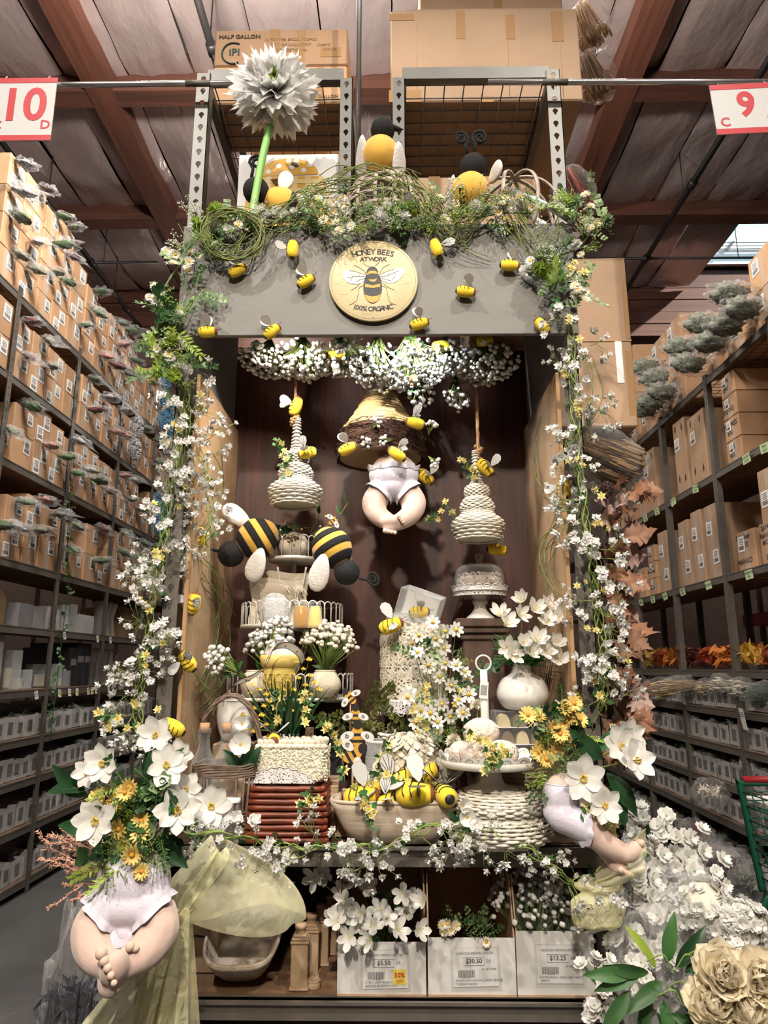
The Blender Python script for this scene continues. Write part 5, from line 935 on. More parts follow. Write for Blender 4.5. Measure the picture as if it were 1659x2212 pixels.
mixed('mixed white and green flower tufts along the canopy top', [(460, 485, 2.13, .045, 14, 'mpsg'), (510, 490, 2.13, .045, 14, 'pdsg'), (590, 480, 2.16, .05, 14, 'sgps'), (660, 475, 2.15, .05, 14, 'gsdp'), (720, 470, 2.12, .055, 30, 'dddsgge'), (750, 500, 2.11, .04, 14, 'dsgg'), (820, 480, 2.12, .05, 18, 'pdsgg'), (880, 480, 2.13, .05, 18, 'mpsgf'), (960, 460, 2.13, .05, 14, 'sggd'), (1020, 470, 2.13, .05, 16, 'sggp'), (1090, 460, 2.12, .05, 20, 'ddydsg'), (1150, 460, 2.13, .04, 12, 'sgdf')], 33)
# ================================================================ wares of the display
mat('amber', (.75,.40,.08), .15, trans=.4); mat('linen', (.62,.54,.42), .9, bump=.2, bs=150); mat('crumb', (.92,.84,.66), .9, bump=.5, bs=160, var=.15, vs=90); mat('crumbwhite', (.78,.68,.60), .9, bump=1., bs=150, var=.12, vs=90); mat('mochi', (.80,.66,.56), .9, bump=.6, bs=90, var=.08, vs=40); mat('butter', (.80,.62,.18), .55, var=.08, vs=20)
mat('kraft', (.48,.33,.21), .85, var=.08, vs=20); mat('cork', (.45,.27,.15), .9, var=.2, vs=60); mat('glitter', (.55,.54,.52), .35, .3, bump=1., bs=400, var=.2, vs=300); mat('plywood', (.60,.33,.05), .6); mat('plyblack', (.015,.015,.015), .5); mat('plywhite', (.7,.69,.67), .6); mat('ribbon', (.74,.70,.62), .6); mat('soap', (.62,.52,.30), .6); mat('soapbrown', (.22,.15,.08), .6); mat('rib', (.42,.33,.24), .6, var=.15, vs=20); mat('doily', (.66,.62,.62), .7)
def lace(name, col, sc, thr):     # perforated lace: voronoi holes cut through the cloth
    m = mat(name, col, .7); nt = m.node_tree; N = nt.nodes; L = nt.links; tc = N.new('ShaderNodeTexCoord'); v = N.new('ShaderNodeTexVoronoi'); v.feature = 'DISTANCE_TO_EDGE'; v.inputs['Scale'].default_value = sc; L.new(tc.outputs['Object'], v.inputs['Vector'])
    g = N.new('ShaderNodeMath'); g.operation = 'LESS_THAN'; g.inputs[1].default_value = thr; L.new(v.outputs['Distance'], g.inputs[0]); L.new(g.outputs[0], N['Principled BSDF'].inputs['Alpha'])
lace('lace', (.78,.71,.58), 75, .16); lace('lacefine', (.72,.70,.70), 140, .22)
def wicker(b, prof, rows, stakes, rr=.0042, amp=.0028, seg=3):
    for i in range(rows):
        t = i/(rows-1)*(len(prof)-1); k = min(len(prof)-2, int(t)); f = t-k; r = prof[k][0]*(1-f)+prof[k+1][0]*f; z = prof[k][1]*(1-f)+prof[k+1][1]*f; n = stakes*seg
        b.tube([((r+amp*math.cos(q*stakes/2+PI*i))*math.cos(q), (r+amp*math.cos(q*stakes/2+PI*i))*math.sin(q), z) for q in [2*PI*j/n for j in range(n)]], rr, 5, closed=True)
    return b
def smoothprof(P, n=8): return [(v.x, v.z) for v in spline([(r, 0, z) for r, z in P], n)]
# ---------------- hanging wicker bells on jute ropes
def rope(o, p0, p1, r=.006):
    p0, p1 = Vector(p0), Vector(p1); n = 26
    for k in range(3): MB().tube([p0.lerp(p1, i/n)+Vector((r*.5*math.cos(i*1.1+k*2.1), r*.5*math.sin(i*1.1+k*2.1), 0)) for i in range(n+1)], r*.62, 5).build('rope_strand', 'jute', o)
    b = MB(); random.seed(5)
    for i in range(110): q = p0.lerp(p1, U(0, 1)); b.tube([q, q+rv(.011)], .0007, 3)
    b.build('rope_fuzz', 'jute', o)['kind'] = 'stuff'
def bell(lab, x, y0, y1, ytop, Y, rmax, rlab):
    top, bot = at(x, y0, Y), at(x, y1, Y); H_ = top.z-bot.z; o = T('wicker_bell', lab, 'wicker bell', bot)
    P = smoothprof([(rmax*.86, 0), (rmax, H_*.12), (rmax*.97, H_*.2), (rmax*.66, H_*.27), (rmax*.60, H_*.31), (rmax*.66, H_*.36), (rmax*.52, H_*.44), (rmax*.40, H_*.46), (rmax*.47, H_*.52), (rmax*.42, H_*.58), (rmax*.20, H_*.63), (rmax*.15, H_*.75), (rmax*.11, H_*.9), (rmax*.09, H_)], 4)
    wicker(MB(), P, 46, 26, .0034, .0036).build('weave', 'wicker', o)['kind'] = 'stuff'; MB().lathe([(r*.96, z) for r, z in P], 30).build('lining', 'wicker', o); MB().lathe([(0, .004), (rmax*.84, .004)], 30).build('base', 'whitemetal', o)
    MB().lathe([(rmax*.86, -.003), (rmax*.9, 0), (rmax*.86, .004)], 30).build('rim', 'wicker', o)
    r = T('jute_rope', rlab, 'rope', top); rope(r, (0, 0, -.03), (0, 0, 2.93-top.z)); k = MB()
    for i in range(9): a = i*.9; k.tube([(.014*math.cos(a), .014*math.sin(a), -.03+.006*i), (.016*math.cos(a+1.2), .016*math.sin(a+1.2), -.022+.006*i), (.012*math.cos(a+2.4), .012*math.sin(a+2.4), -.03+.006*i)], .006, 6)
    k.build('knot', 'jute', r)
bell('white wicker bell hanging at left on a jute rope', 637, 905, 1092, 810, 2.48, .092, 'jute rope with a knot holding the left wicker bell')
bell('white wicker bell hanging at right on a jute rope', 1033, 975, 1166, 840, 2.52, .092, 'jute rope with a knot holding the right wicker bell')
# ---------------- straw and twig hive
c = at(822, 988, 2.56); hv = T('straw_hive', 'conical hive of golden straw with a dark twig skirt, hanging in the middle', 'hive', c); random.seed(2)
b = MB()
for i in range(34):
    t = i/33; r = .145*(1-t)+.052*t; r = .15-.098*t**.85; z = .10+.155*t; a0 = U(0, 6)
    b.tube([((r+.002*math.sin(a*7+i))*math.cos(a), (r+.002*math.sin(a*5+i))*math.sin(a), z+.002*math.sin(a*3+i*2)) for a in [2*PI*j/26 for j in range(26)]], .0034, 4, closed=True)
b.build('straw_coil', 'straw', hv)['kind'] = 'stuff'
b = MB()
for i in range(420):
    a = U(0, 2*PI); z = U(-.01, .105); r = .168-.28*max(0, z)*.6+U(-.006, .008); L_ = U(.05, .13)/r; b.tube([((r+U(-.005, .006))*math.cos(a+L_*k/4), (r+U(-.005, .006))*math.sin(a+L_*k/4), z+U(-.01, .01)) for k in range(5)], .0012, 3)
b.build('twig_skirt', 'twig', hv)['kind'] = 'stuff'; MB().lathe([(.165, -.012), (.15, .1)], 30).build('skirt_core', 'twig', hv); MB().lathe([(.146, .1), (.05, .25), (0, .262)], 30).build('straw_core', 'straw', hv); MB().lathe([(.0, .0), (.155, -.006)], 30).build('underside', 'kraft', hv)
MB().tube([(0, 0, .26), (0, 0, 2.93-c.z)], .002, 5).build('hanging_wire', 'wire', hv)
# ---------------- tiered wire stand
ts = T('tiered_stand', 'cream three-tier wire stand with hooped railings on the left of the display', 'stand', (-.375, 2.63, 1.0)); b = MB(); w_, h_ = .0145, .085
HOOP = b.tube([(-w_, 0, 0), (-w_, 0, h_*.78)]+[(-w_*math.cos(a), 0, h_*.78+w_*math.sin(a)) for a in [PI*i/8 for i in range(1, 8)]]+[(w_, 0, h_*.78), (w_, 0, 0)], .0023, 5).mesh('hoop', 'whitemetal')
for tn, (z, r, n) in enumerate(((.385, .225, 44), (.635, .185, 36), (.885, .095, 18))):
    tp = MB().lathe([(0, 0), (r, 0), (r+.004, .004), (r+.004, .012), (r-.002, .012), (r-.004, .006), (0, .006)], 48).build('tier_plate', 'whitemetal', ts, (0, 0, z))
    for i in range(n): a = 2*PI*i/n; O('hoop', HOOP, tp, (r*math.cos(a), r*math.sin(a), .01), (0, 0, a+PI/2), (r*PI/n/.0145, 1, 1))
MB().tube([(0, 0, 0), (0, 0, .98)], .009, 10).build('pole', 'whitemetal', ts)
for z in (.62, .87):
    for k in range(4): a = PI/4+k*PI/2; MB().tube(spline([(0, 0, z-.17), (.05*math.cos(a), .05*math.sin(a), z-.10), (.075*math.cos(a), .075*math.sin(a), z-.01)], 5), .004, 6).build('bracket', 'whitemetal', ts)
for k in range(4): a = PI/4+k*PI/2; MB().tube(spline([(0, 0, .3), (.08*math.cos(a), .08*math.sin(a), .2), (.16*math.cos(a), .16*math.sin(a), .0)], 5), .006, 6).build('leg', 'whitemetal', ts)
def local(x, y, Y): return at(x, y, Y)
# wares on the stand
def pot(lab, p, r, h, m='ceramic', ribs=0, name='pot', prof=None):
    o = T(name, lab, 'pot', p); P = smoothprof(prof or [(r*.6, 0), (r*.95, h*.3), (r, h*.55), (r*.8, h*.85), (r*.62, h)], 4)
    MB().lathe([(0, 0)]+P+[(P[-1][0]*.85, h*.97), (P[-1][0]*.7, h*.5)], 28, wob=(lambda q, i: -.035*r*abs(math.sin(q*ribs/2))) if ribs else None).build('body', m, o); MB().lathe([(P[-1][0], h-.003), (P[-1][0]+.003, h), (P[-1][0], h+.003)], 28).build('rim', m, o); return o
pot('ribbed cream pot on the lower tier at left', (-.47, 2.47, 1.396), .055, .09, 'linen', 12); pot('ribbed cream pot on the lower tier at right', (-.235, 2.47, 1.396), .055, .09, 'linen', 12); pot('small grey-beige pot on the top tier behind the plush bees', (-.375, 2.6, 1.896), .06, .09, 'linen')
o = T('honeycomb_cone_vase', 'yellow embossed honeycomb cone vase on the lower tier', 'vase', (-.385, 2.43, 1.396))
MB().lathe([(0, 0), (.036, 0), (.05, .07), (.056, .10), (.056, .102), (.062, .104), (.068, .14), (.066, .142), (.058, .142), (.05, .12)], 32).build('body', 'butter', o)
for i in range(3):
    for k in range(13): a = 2*PI*(k+.5*(i % 2))/13; r = .0415+.0055*i; MB().tube([((r+.001)*math.cos(a+q[0]), (r+.001)*math.sin(a+q[0]), .02+.025*i+q[1]) for q in [(.21*math.cos(PI/3*j), .0135*math.sin(PI/3*j)) for j in range(6)]], .0014, 4, closed=True).build('honeycomb_cell', 'butter', o)
MB().ell((0, 0, .14), (.055, .03, .062), 20, 12).build('paper_dome', 'doily', o)
rb = T('bee_ribbon', 'cream ribbon with black edges looping over the cone vase', 'ribbon', at(500, 1515, 2.32)); P = spline([at(*q)-rb.location for q in ((485, 1520, 2.32), (505, 1480, 2.31), (545, 1462, 2.31), (572, 1440, 2.3), (585, 1410, 2.3), (600, 1396, 2.31), (625, 1395, 2.32), (648, 1412, 2.34), (655, 1430, 2.37))], 6)
def strip(P, w0, side): return [p+side*w0 for p in P]
S_ = Vector((.55, -.3, .75)).normalized(); n = len(P); MB().add(strip(P, .012, S_)+strip(P, -.012, S_), [(i, i+1, n+i+1, n+i) for i in range(n-1)]).build('band', 'ribbon', rb); MB().tube(strip(P, .012, S_), .0012, 4).build('edge', 'ink', rb); MB().tube(strip(P, -.012, S_), .0012, 4).build('edge', 'ink', rb)
for i in range(4, n-8, 6): MB().ell(P[i]+Vector((0, -.002, 0)), (.004, .0015, .0025), 6, 4).build('printed_bee', 'signgold', rb)
o = T('linen_towels', 'folded cream linen towels with fringe behind the middle tier railing', 'towel', at(598, 1352, 2.55)); random.seed(1)
for i, (x, z, w_, h_, y) in enumerate(((0, .1, .20, .2, .05), (-.01, .095, .19, .17, .03), (.01, .075, .15, .15, .01))): MB().sheet(lambda u, v, x=x, w_=w_, h_=h_, y=y: (x+(u-.5)*w_*(1+.04*math.sin(9*v)), y+.012*math.cos(PI*(v*2-1))+.006*noise.noise((u*5, v*5, x)), h_*v+.006*math.sin(6*u)), 16, 12).build('towel_fold', 'linen', o)
b = MB()
for i in range(40): p = Vector((.03+U(0, .07), -.01, .12+U(-.03, .03))); b.tube([p, p+Vector((U(0, .03), -.01, -.03))], .0016, 4)
b.build('fringe', 'linen', o)['kind'] = 'stuff'
o = T('bubble_pack', 'clear bubble-wrapped pack on the middle tier', 'pack', at(592, 1355, 2.45)); crumple((.06, .03, .06), 3, .12, 16, 12).build('bubble_wrap', 'bubblewrap', o, (0, 0, .058)); MB().bbox((0, .0, .055), (.075, .03, .09), .006).build('inner_box', 'paper', o)
for i, (x, m, k) in enumerate(((650, 'amber', 1.), (680, 'butter', .8))):
    o = T('honey_jar', f"{['amber honey jar', 'pale honey bottle'][i]} on the middle tier", 'jar', at(x, 1357, 2.45)); MB().lathe([(0, 0), (.024, 0), (.026, .01), (.026*k, .06), (.02*k, .07), (.02*k, .075), (0, .075)], 20).build('body', m, o); MB().lathe([(.023*k, .072), (.024*k, .076), (.024*k, .088), (0, .089)], 20).build('lid', 'clear', o); MB().lathe([(.0285, .0), (.0285*k, .075)], 20).build('glass', 'clear', o)
wr = T('leaf_wreath', 'small green wreath with berries on the top tier', 'wreath', at(655, 1150, 2.55)); random.seed(6)
for i in range(22): a = U(0, 6.28); put_y(wr, random.choice(EUC+[SPR[2]]), (.06*math.cos(a), .04*math.sin(a), .01*math.sin(a*3)), (math.cos(a)+U(-.5, .5), math.sin(a)-.3, U(-.3, .5)), U(.4, .6))
for i in range(10): MB().ell((U(-.08, .1), -.05+U(-.02, .02), U(-.04, .06)), .004, 6, 4).build('berry', 'petalyellow', wr)
for lab, path, Y, big in (('leafy twig with two pale leaves above the right plush bee', [(700, 1160), (715, 1130), (735, 1110), (752, 1085)], 2.6, 1), ('leafy twig beside the left wicker bell base', [(670, 1150), (690, 1110), (690, 1080)], 2.58, 0)):
    P = [at(x, y, Y) for x, y in path]; o = T('leaf_twig', lab, 'twig', P[0]); MB().tube(spline([p-P[0] for p in P], 5), .0014, 4).build('stem', 'stem', o)
    for p in P[1:]: put_y(o, MIDLEAF[1] if big else MIDLEAF[0], p-P[0], (U(-.5, 1), -.2, U(.3, 1)), .55)
# plywood bee picks
def pick(lab, x, y, Y, ang, s=1., stick=.12, view=0):
    o = T('bee_pick', lab, 'bee pick', at(x, y, Y), (0, R(-ang), 0), 'plywood bee picks', s); B = MB().prism(oval(0, 0, .026, .017, 20), .005).build('body', 'plywood', o, (0, 0, 0), FRONT)
    for q in (-.012, .004): MB().prism([(q-.004, -.0165), (q+.003, -.0168), (q+.003, .0168), (q-.004, .0165)], .0058).build('stripe', 'plyblack', o, (0, 0, 0), FRONT)
    MB().prism(oval(.029, 0, .012, .012, 16), .0052).build('head', 'plyblack', o, (0, -.001, 0), FRONT)
    for sd in (-1, 1):
        w__ = MB().prism(oval(.0, sd*.026, .011, .018, 18, rot=sd*.35), .004).build('wing', 'plywhite', o, (0, -.003, 0), FRONT); MB().tube([(.006*math.cos(t*.5)*(1-t/26), sd*.026+.006*math.sin(t*.5)*(1-t/26), .0024) for t in range(22)], .0008, 4).build('swirl', 'plyblack', w__)
    MB().tube([(0, .003, 0), (0, .004, -stick)], .0028, 6).build('stick', 'kraft', o, rot=(0, R(ang), 0)); return o
for lab, x, y, Y, a, s_ in (('on the leafy twigs left of the lace drum', 757, 1507, 2.4, 130, .9), ('black striped, below the first one', 768, 1548, 2.4, 90, 1.0), ('large, behind the silver candle', 772, 1590, 2.36, 90, 1.25), ('lowest, behind the silver candle', 762, 1630, 2.34, 30, 1.3), ('partly hidden by the cosmos flowers', 905, 1545, 2.45, 60, 1.1), ('with dark striped abdomen below the cosmos', 922, 1585, 2.42, -80, 1.3), ('small, above the right plush bee', 720, 1125, 2.56, 40, .75)): pick('painted plywood bee on a stick '+lab, x, y, Y, a, s_)
# ---------------- lace drum, clear boxes
dr = T('lace_drum', 'cream lace covered drum on a perforated metal cake stand', 'drum', (.07, 2.58, 1.0)); r = .118
MB().lathe([(0, 0), (.075, 0), (.07, .01), (.02, .03), (.018, .33), (.05, .375), (0, .376)], 28).build('stand_foot', 'whitemetal', dr); MB().lathe([(0, .38), (.124, .38), (.126, .385), (.124, .39), (0, .39)], 48).build('stand_plate', 'whitemetal', dr)
MB().lathe([(.126, .345+.0), (.126, .386)], 72, wob=None).build('perforated_rim', 'lacefine', dr)
for i in range(26): a = 2*PI*i/26; MB().tube([(.127*math.cos(a+t*.11), .127*math.sin(a+t*.11), .347-.011*math.cos(t*PI/2)) for t in (-1, -.5, 0, .5, 1)], .0016, 4).build('scallop', 'whitemetal', dr)
MB().lathe([(r-.006, .39), (r-.006, .625), (0, .625)], 40).build('drum_core', 'cream', dr); MB().lathe([(r, .392), (r+.001, .5), (r, .635)], 60).build('lace_wrap', 'lace', dr)
for z in (.43, .47, .51, .55, .59):
    for i in range(22):
        a = 2*PI*(i+.5*(round(z*25) % 2))/22; c = Vector(((r+.0015)*math.cos(a), (r+.0015)*math.sin(a), z))
        if math.sin(a) < .2: O('lace_flower', STAR[0], dr, c, aim((math.cos(a), math.sin(a), 0)), (.95, .95, .22)).data = DAISYL if 'DAISYL' in globals() else globals().setdefault('DAISYL', daisy(.017, 6, 'cream', 'cream', 77, 1, 'lace_flower', .15))
for i in range(20): a = 2*PI*i/20; O('lace_scallop', DAISYL, dr, ((r+.001)*math.cos(a), (r+.001)*math.sin(a), .632), aim((math.cos(a), math.sin(a), 0)), (1.1, 1.1, .25))
def clearbox(lab, c, d, rot, beeat=True):
    o = T('clear_gift_box', lab, 'box', c, rot); x, y, z = d[0]/2, d[1]/2, d[2]/2
    for nm, cc, s_, m in (('back', (0, y, 0), (d[0], .003, d[2]), 'paper'), ('front_pane', (0, -y, 0), (d[0], .0015, d[2]), 'clear'), ('base', (0, 0, -z), (d[0], d[1], .003), 'paper'), ('lid_pane', (0, 0, z), (d[0], d[1], .0015), 'clear'), ('side_pane', (x, 0, 0), (.0015, d[1], d[2]), 'clear'), ('side_pane', (-x, 0, 0), (.0015, d[1], d[2]), 'clear')): MB().box(cc, s_).build(nm, m, o)
    for a in (-x, x):
        for e in (-y, y): MB().tube([(a, e, -z), (a, e, z)], .0012, 4).build('edge', 'bubblewrap', o)
        for e in (-z, z): MB().tube([(a, -y, e), (a, y, e)], .0012, 4).build('edge', 'bubblewrap', o)
    for e in (-y, y):
        for g in (-z, z): MB().tube([(-x, e, g), (x, e, g)], .0012, 4).build('edge', 'bubblewrap', o)
    return o
clearbox('tilted clear gift box holding a yellow bee on top of the lace drum', at(907, 1312, 2.6), (.15, .11, .115), (R(12), R(20), R(-12))); clearbox('clear gift box standing behind the bee on the lace drum', at(868, 1352, 2.56), (.10, .07, .085), (0, 0, R(8)))
bee('yellow felt bee inside the tilted clear box', 905, 1322, 2.58, 2, s=1.15, grp='felt bees'); bee('big yellow felt bee with veined wings on the lace drum edge', 843, 1352, 2.45, 20, toward=.6, s=1.35, spread=60)
# ---------------- pedestal, cake stand, dome
pd = T('wood_pedestal', 'dark brown wooden pedestal column under the domed cake stand', 'pedestal', (.325, 2.66, 1.0))
for nm, z, w_, h_ in (('base', .02, .22, .04), ('shaft', .32, .15, .56), ('moulding', .605, .17, .022), ('moulding', .628, .19, .022), ('cap', .655, .205, .032)): MB().bbox((0, 0, z), (w_, w_, h_), .005).build(nm, 'darkwood', pd, smooth=False)
MB().bbox((0, -.073, .32), (.11, .006, .48), .004).build('panel', 'darkwood', pd, smooth=False)
ck = T('cake_stand', 'white scalloped cake stand with a glass dome on the pedestal', 'cake stand', (.325, 2.66, 1.671)); MB().lathe(smoothprof([(0, 0), (.05, 0), (.052, .008), (.03, .03), (.022, .05), (.03, .065), (.024, .08), (.045, .094), (.1, .1), (.102, .104), (0, .106)], 5), 40).build('pedestal_foot', 'ceramic', ck)
MB().lathe([(.102, .085), (.104, .118)], 60, wob=lambda q, i: 0).build('lace_rim', 'lacefine', ck)
for i in range(22): a = 2*PI*i/22; MB().tube([(.105*math.cos(a+t*.135), .105*math.sin(a+t*.135), .118+.007*math.cos(t*PI/2)) for t in (-1, -.5, 0, .5, 1)], .0016, 4).build('scallop', 'ceramic', ck)
gd = T('glass_dome', 'clear glass dome with knob over the crumb cake', 'dome', (.325, 2.66, 1.778)); MB().lathe(smoothprof([(.094, 0), (.094, .05), (.082, .085), (.05, .102), (.012, .108)], 5), 40).build('glass', 'clear', gd); MB().lathe(smoothprof([(.007, .106), (.009, .115), (.016, .128), (.014, .138), (0, .141)], 4), 16).build('knob', 'clear', gd)
def crumbs(o, n, fn, r=.004, m='crumb', name='crumbs'):
    b = MB()
    for i in range(n): p = fn(); b.box(p, (U(.6, 1.6)*r, U(.6, 1.6)*r, U(.6, 1.4)*r), M=Euler((U(0, 3), U(0, 3), U(0, 3))).to_matrix())
    x = b.build(name, m, o, smooth=False); x['kind'] = 'stuff'
cb = T('crumb_cake', 'pale pink and cream crumb cake under the glass dome', 'cake', (.325, 2.66, 1.779)); MB().lathe([(0, 0), (.080, 0), (.082, .04), (.07, .055), (0, .058)], 30).build('sponge', 'crumbwhite', cb); random.seed(9)
def onc():
    a = U(0, 6.28)
    if random.random() < .5: return (.082*math.cos(a), .082*math.sin(a), U(0, .045))
    q = .08*math.sqrt(U(0, 1)); return (q*math.cos(a), q*math.sin(a), .056+U(0, .006))
crumbs(cb, 500, onc, .005, 'crumbwhite'); MB().tube([(0, 0, -.003), (0, 0, 0)], .09, 24).build('board', 'paper', cb)
# ---------------- rectangular crumb cake on doily on red trays
for i in range(9):
    w_ = .235-.0028*i; d = .20-.002*i; z = 1.0+.0175*i; o = T('willow_tray', f'red-brown willow tray under the cake, {ORD[i]} from the bottom of the stack', 'tray', (-.315+.002*math.sin(i*3), 2.285, z), (0, 0, R(1.5*math.sin(i*2))), 'red willow trays'); random.seed(i)
    for nm, a, c_ in (('front_rod', (-w_/2, -d/2), (w_/2, -d/2)), ('back_rod', (-w_/2, d/2), (w_/2, d/2)), ('side_rod', (-w_/2, -d/2), (-w_/2, d/2)), ('side_rod', (w_/2, -d/2), (w_/2, d/2))): MB().tube([Vector((a[0]+(c_[0]-a[0])*t/8, a[1]+(c_[1]-a[1])*t/8, .0085+U(-.0009, .0009))) for t in range(9)], [.0085+U(-.0008, .0008) for t in range(9)], 8).build(nm, 'redwillow', o)
    MB().box((0, 0, .006), (w_-.01, d-.01, .005)).build('base_mat', 'redwillow', o)
lc = T('loaf_cake', 'cream crumb loaf cake with piped icing on the red willow trays', 'cake', (-.31, 2.275, 1.163)); cw, cd, chh = .215, .12, .105
MB().bbox((0, 0, chh/2), (cw, cd, chh), .015).build('sponge', 'crumb', lc)
def onl():
    f = random.random()
    if f < .6: return (U(-.5, .5)*cw, -cd/2, U(.04, .95)*chh)
    if f < .8: return (random.choice((-1, 1))*cw/2, U(-.5, .5)*cd, U(.04, .95)*chh)
    return (U(-.48, .48)*cw, U(-.48, .48)*cd, chh)
random.seed(4); crumbs(lc, 1100, onl, .0045)
PIPE = MB().ell((0, 0, 0), (.011, .011, .009), 12, 8, f=lambda v: v*(1+.12*math.sin(5*math.atan2(v.y, v.x)))).mesh('piped_icing', 'cream')
for i in range(12): O('piped_icing', PIPE, lc, (-cw/2+.008+i*(cw-.016)/11, -cd/2+.006, chh-.004))
for i in range(12): O('icing_shell', PIPE, lc, (-cw/2+.012+i*(cw-.024)/11, -cd/2+.03+U(-.01, .01), chh+.006), (U(0, 1), U(0, 1), 0), (1.2, .8, 1.1))
for i in range(12): O('icing_shell', PIPE, lc, (-cw/2+.012+i*(cw-.024)/11, .03+U(-.02, .02), chh+.008), (U(0, 1), U(0, 1), 0), (1.1, .9, 1.2))
dl = T('paper_doily', 'white perforated paper doily hanging over the front of the top tray', 'doily', (-.325, 2.205, 1.163)); MB().add([(-.115, .0, .0015), (.09, 0, .0015), (.09, .11, .0015), (-.115, .11, .0015)], [(0, 1, 2, 3)]).build('sheet', 'doily', dl)
PD = [(-.12+.21*i/24, .042*math.sin(PI*i/24)**.7+.003*math.sin(i*2.2)) for i in range(25)]; MB().add([(x, -.006-.002*math.sin(i), .0) for i, (x, z) in enumerate(PD)]+[(x, -.004, z+.003) for x, z in PD], [(i, i+1, 26+i, 25+i) for i in range(24)]).build('perforated_edge', 'lacefine', dl); MB().tube([(x, -.005, z+.003) for x, z in PD], .0016, 4).build('edge_bead', 'doily', dl)
bee('yellow felt bee sitting face-on atop the loaf cake', 592, 1597, 2.27, -70, toward=.0, s=1.1, spread=50, hv=(.15, -1, -.1))
# ---------------- kraft towers, planter with yellow buttons
def tower(lab, p, s=1., h=.16, grp='kraft paper towers'):
    o = T('kraft_tower', lab, 'box', p, (0, 0, R(U(-6, 6))), grp, s)
    for nm, z, w_, h_ in (('plinth', .006, .062, .012), ('body', h*.36, .05, h*.66), ('step', h*.70, .058, .012), ('step', h*.76, .05, .012), ('step', h*.82, .042, .012), ('neck', h*.90, .03, .016), ('cap', h*.98, .028, .014)): MB().bbox((0, 0, z), (w_, w_, h_), .002).build(nm, 'kraft', o, smooth=False)
    return o
random.seed(12)
for i, (x, Y, zb) in enumerate(((598, 2.46, 1.145), (668, 2.46, 1.145), (630, 2.5, 1.145))): tower(f'kraft paper stepped tower behind the loaf cake, {["left", "right", "middle"][i]} one', (at(x, 1600, Y).x, Y, zb), .95)
rz = MB().bbox((0, 0, .07), (.30, .11, .14), .004).build('riser_box', 'kraft', None, (-.33, 2.475, 1.0), smooth=False, label='kraft riser box hidden behind the loaf cake', cat='box'); MB().box((0, -.056, .07), (.05, .002, .14)).build('tape', 'tape', rz)
for i, (x, Y) in enumerate(((722, 2.36), (748, 2.3))): tower(f'low kraft tower between the trays and the dough bowl, {["rear", "front"][i]} one', (at(x, 1700, Y).x, Y, 1.0), .95, .135)
pl = T('button_planter', 'white planter of grass with yellow button flowers behind the loaf cake', 'planter', (-.345, 2.385, 1.0)); MB().lathe([(0, 0), (.03, 0), (.034, .25), (.038, .29), (.035, .29), (.03, .25)], 24).build('pot', 'ceramic', pl); random.seed(5)
for i in range(80):
    a = U(0, 6.28); d = Vector((math.cos(a)*U(.1, .75), math.sin(a)*.6-.25, 1)).normalized(); O('blade', GRASSLEAF, pl, (U(-.03, .03), U(-.03, .03), .26), (Matrix((d.cross((0, -1, .2)).normalized(), d, (d.cross((0, -1, .2)).normalized()).cross(d))).transposed()).to_euler(), U(.65, 1.05))
BUT = pom(.009, 60, 'pollen', 44, name='button_flower'); mat('buttony', (.86, .62, .08), .7, rnd=.1); BUT.materials.clear(); BUT.materials.append(MATS['buttony'])
BP = [(545, 1480), (560, 1490), (575, 1500), (520, 1510), (535, 1520), (550, 1530), (585, 1515), (600, 1485), (570, 1525), (525, 1545), (555, 1555), (548, 1580), (560, 1570), (575, 1565), (590, 1540), (640, 1430), (655, 1445), (668, 1425), (632, 1455), (645, 1465), (622, 1470), (670, 1460), (680, 1475), (690, 1490), (612, 1490), (660, 1480), (635, 1490), (650, 1500), (600, 1510), (620, 1520), (585, 1475), (672, 1500), (630, 1535), (603, 1555), (540, 1497), (565, 1545), (580, 1590), (530, 1575)]
bs = MB()
for x, y in BP:
    p = at(x, y, 2.34+U(-.05, .04))-pl.location; O('button_flower', BUT, pl, p, None, U(.8, 1.2)); MB().tube(spline([(U(-.02, .02), 0, .28), p*.6+Vector((0, 0, .12)), p], 4), .0009, 3).build('button_stem', 'stem', pl)
# ---------------- lilies in the white vase on clear soap boxes on a ribbed basket
rbk = T('ribbed_basket', 'tan ribbed cylinder basket behind the scalloped tray', 'basket', (.41, 2.44, 1.0)); MB().lathe([(.088, 0), (.088, .2)], 30, cap0=True, cap1=True).build('core', 'rib', rbk)
for i in range(17): MB().lathe([(.088, .004+.0118*i-.004), (.0925, .004+.0118*i), (.088, .004+.0118*i+.004)], 30).build('rib', 'rib', rbk)
for i in range(3):
    o = T('soap_box', f'clear box of half-moon soaps under the white vase, {["bottom", "middle", "top"][i]} one', 'box', (.405+.006*math.sin(i*2), 2.40, 1.205+.052*i), (0, 0, R(3*math.sin(i))), 'clear soap boxes'); w_, d, h_ = .15, .10, .05
    for cc, s_ in (((0, -d/2, h_/2), (w_, .0015, h_)), ((w_/2, 0, h_/2), (.0015, d, h_)), ((-w_/2, 0, h_/2), (.0015, d, h_)), ((0, 0, h_), (w_, d, .0015))): MB().box(cc, s_).build('pane', 'clear', o)
    MB().box((0, 0, .001), (w_, d, .002)).build('base', 'paper', o)
    for k in range(3): x = -.048+.048*k; MB().prism([(x+.021*math.cos(PI*t/10), .002+.04*math.sin(PI*t/10)) for t in range(11)], .05).build('soap', 'soapbrown' if (k+i) % 2 else 'soap', o, (0, -.015, 0), FRONT)
vs_ = T('white_vase', 'round white ceramic vase with slim neck holding white lilies', 'vase', (.425, 2.40, 1.362)); MB().lathe(smoothprof([(0, 0), (.05, 0), (.078, .025), (.085, .055), (.07, .095), (.04, .115), (.032, .13), (.033, .15), (.028, .15), (.027, .12)], 5), 40).build('body', 'ceramic', vs_)
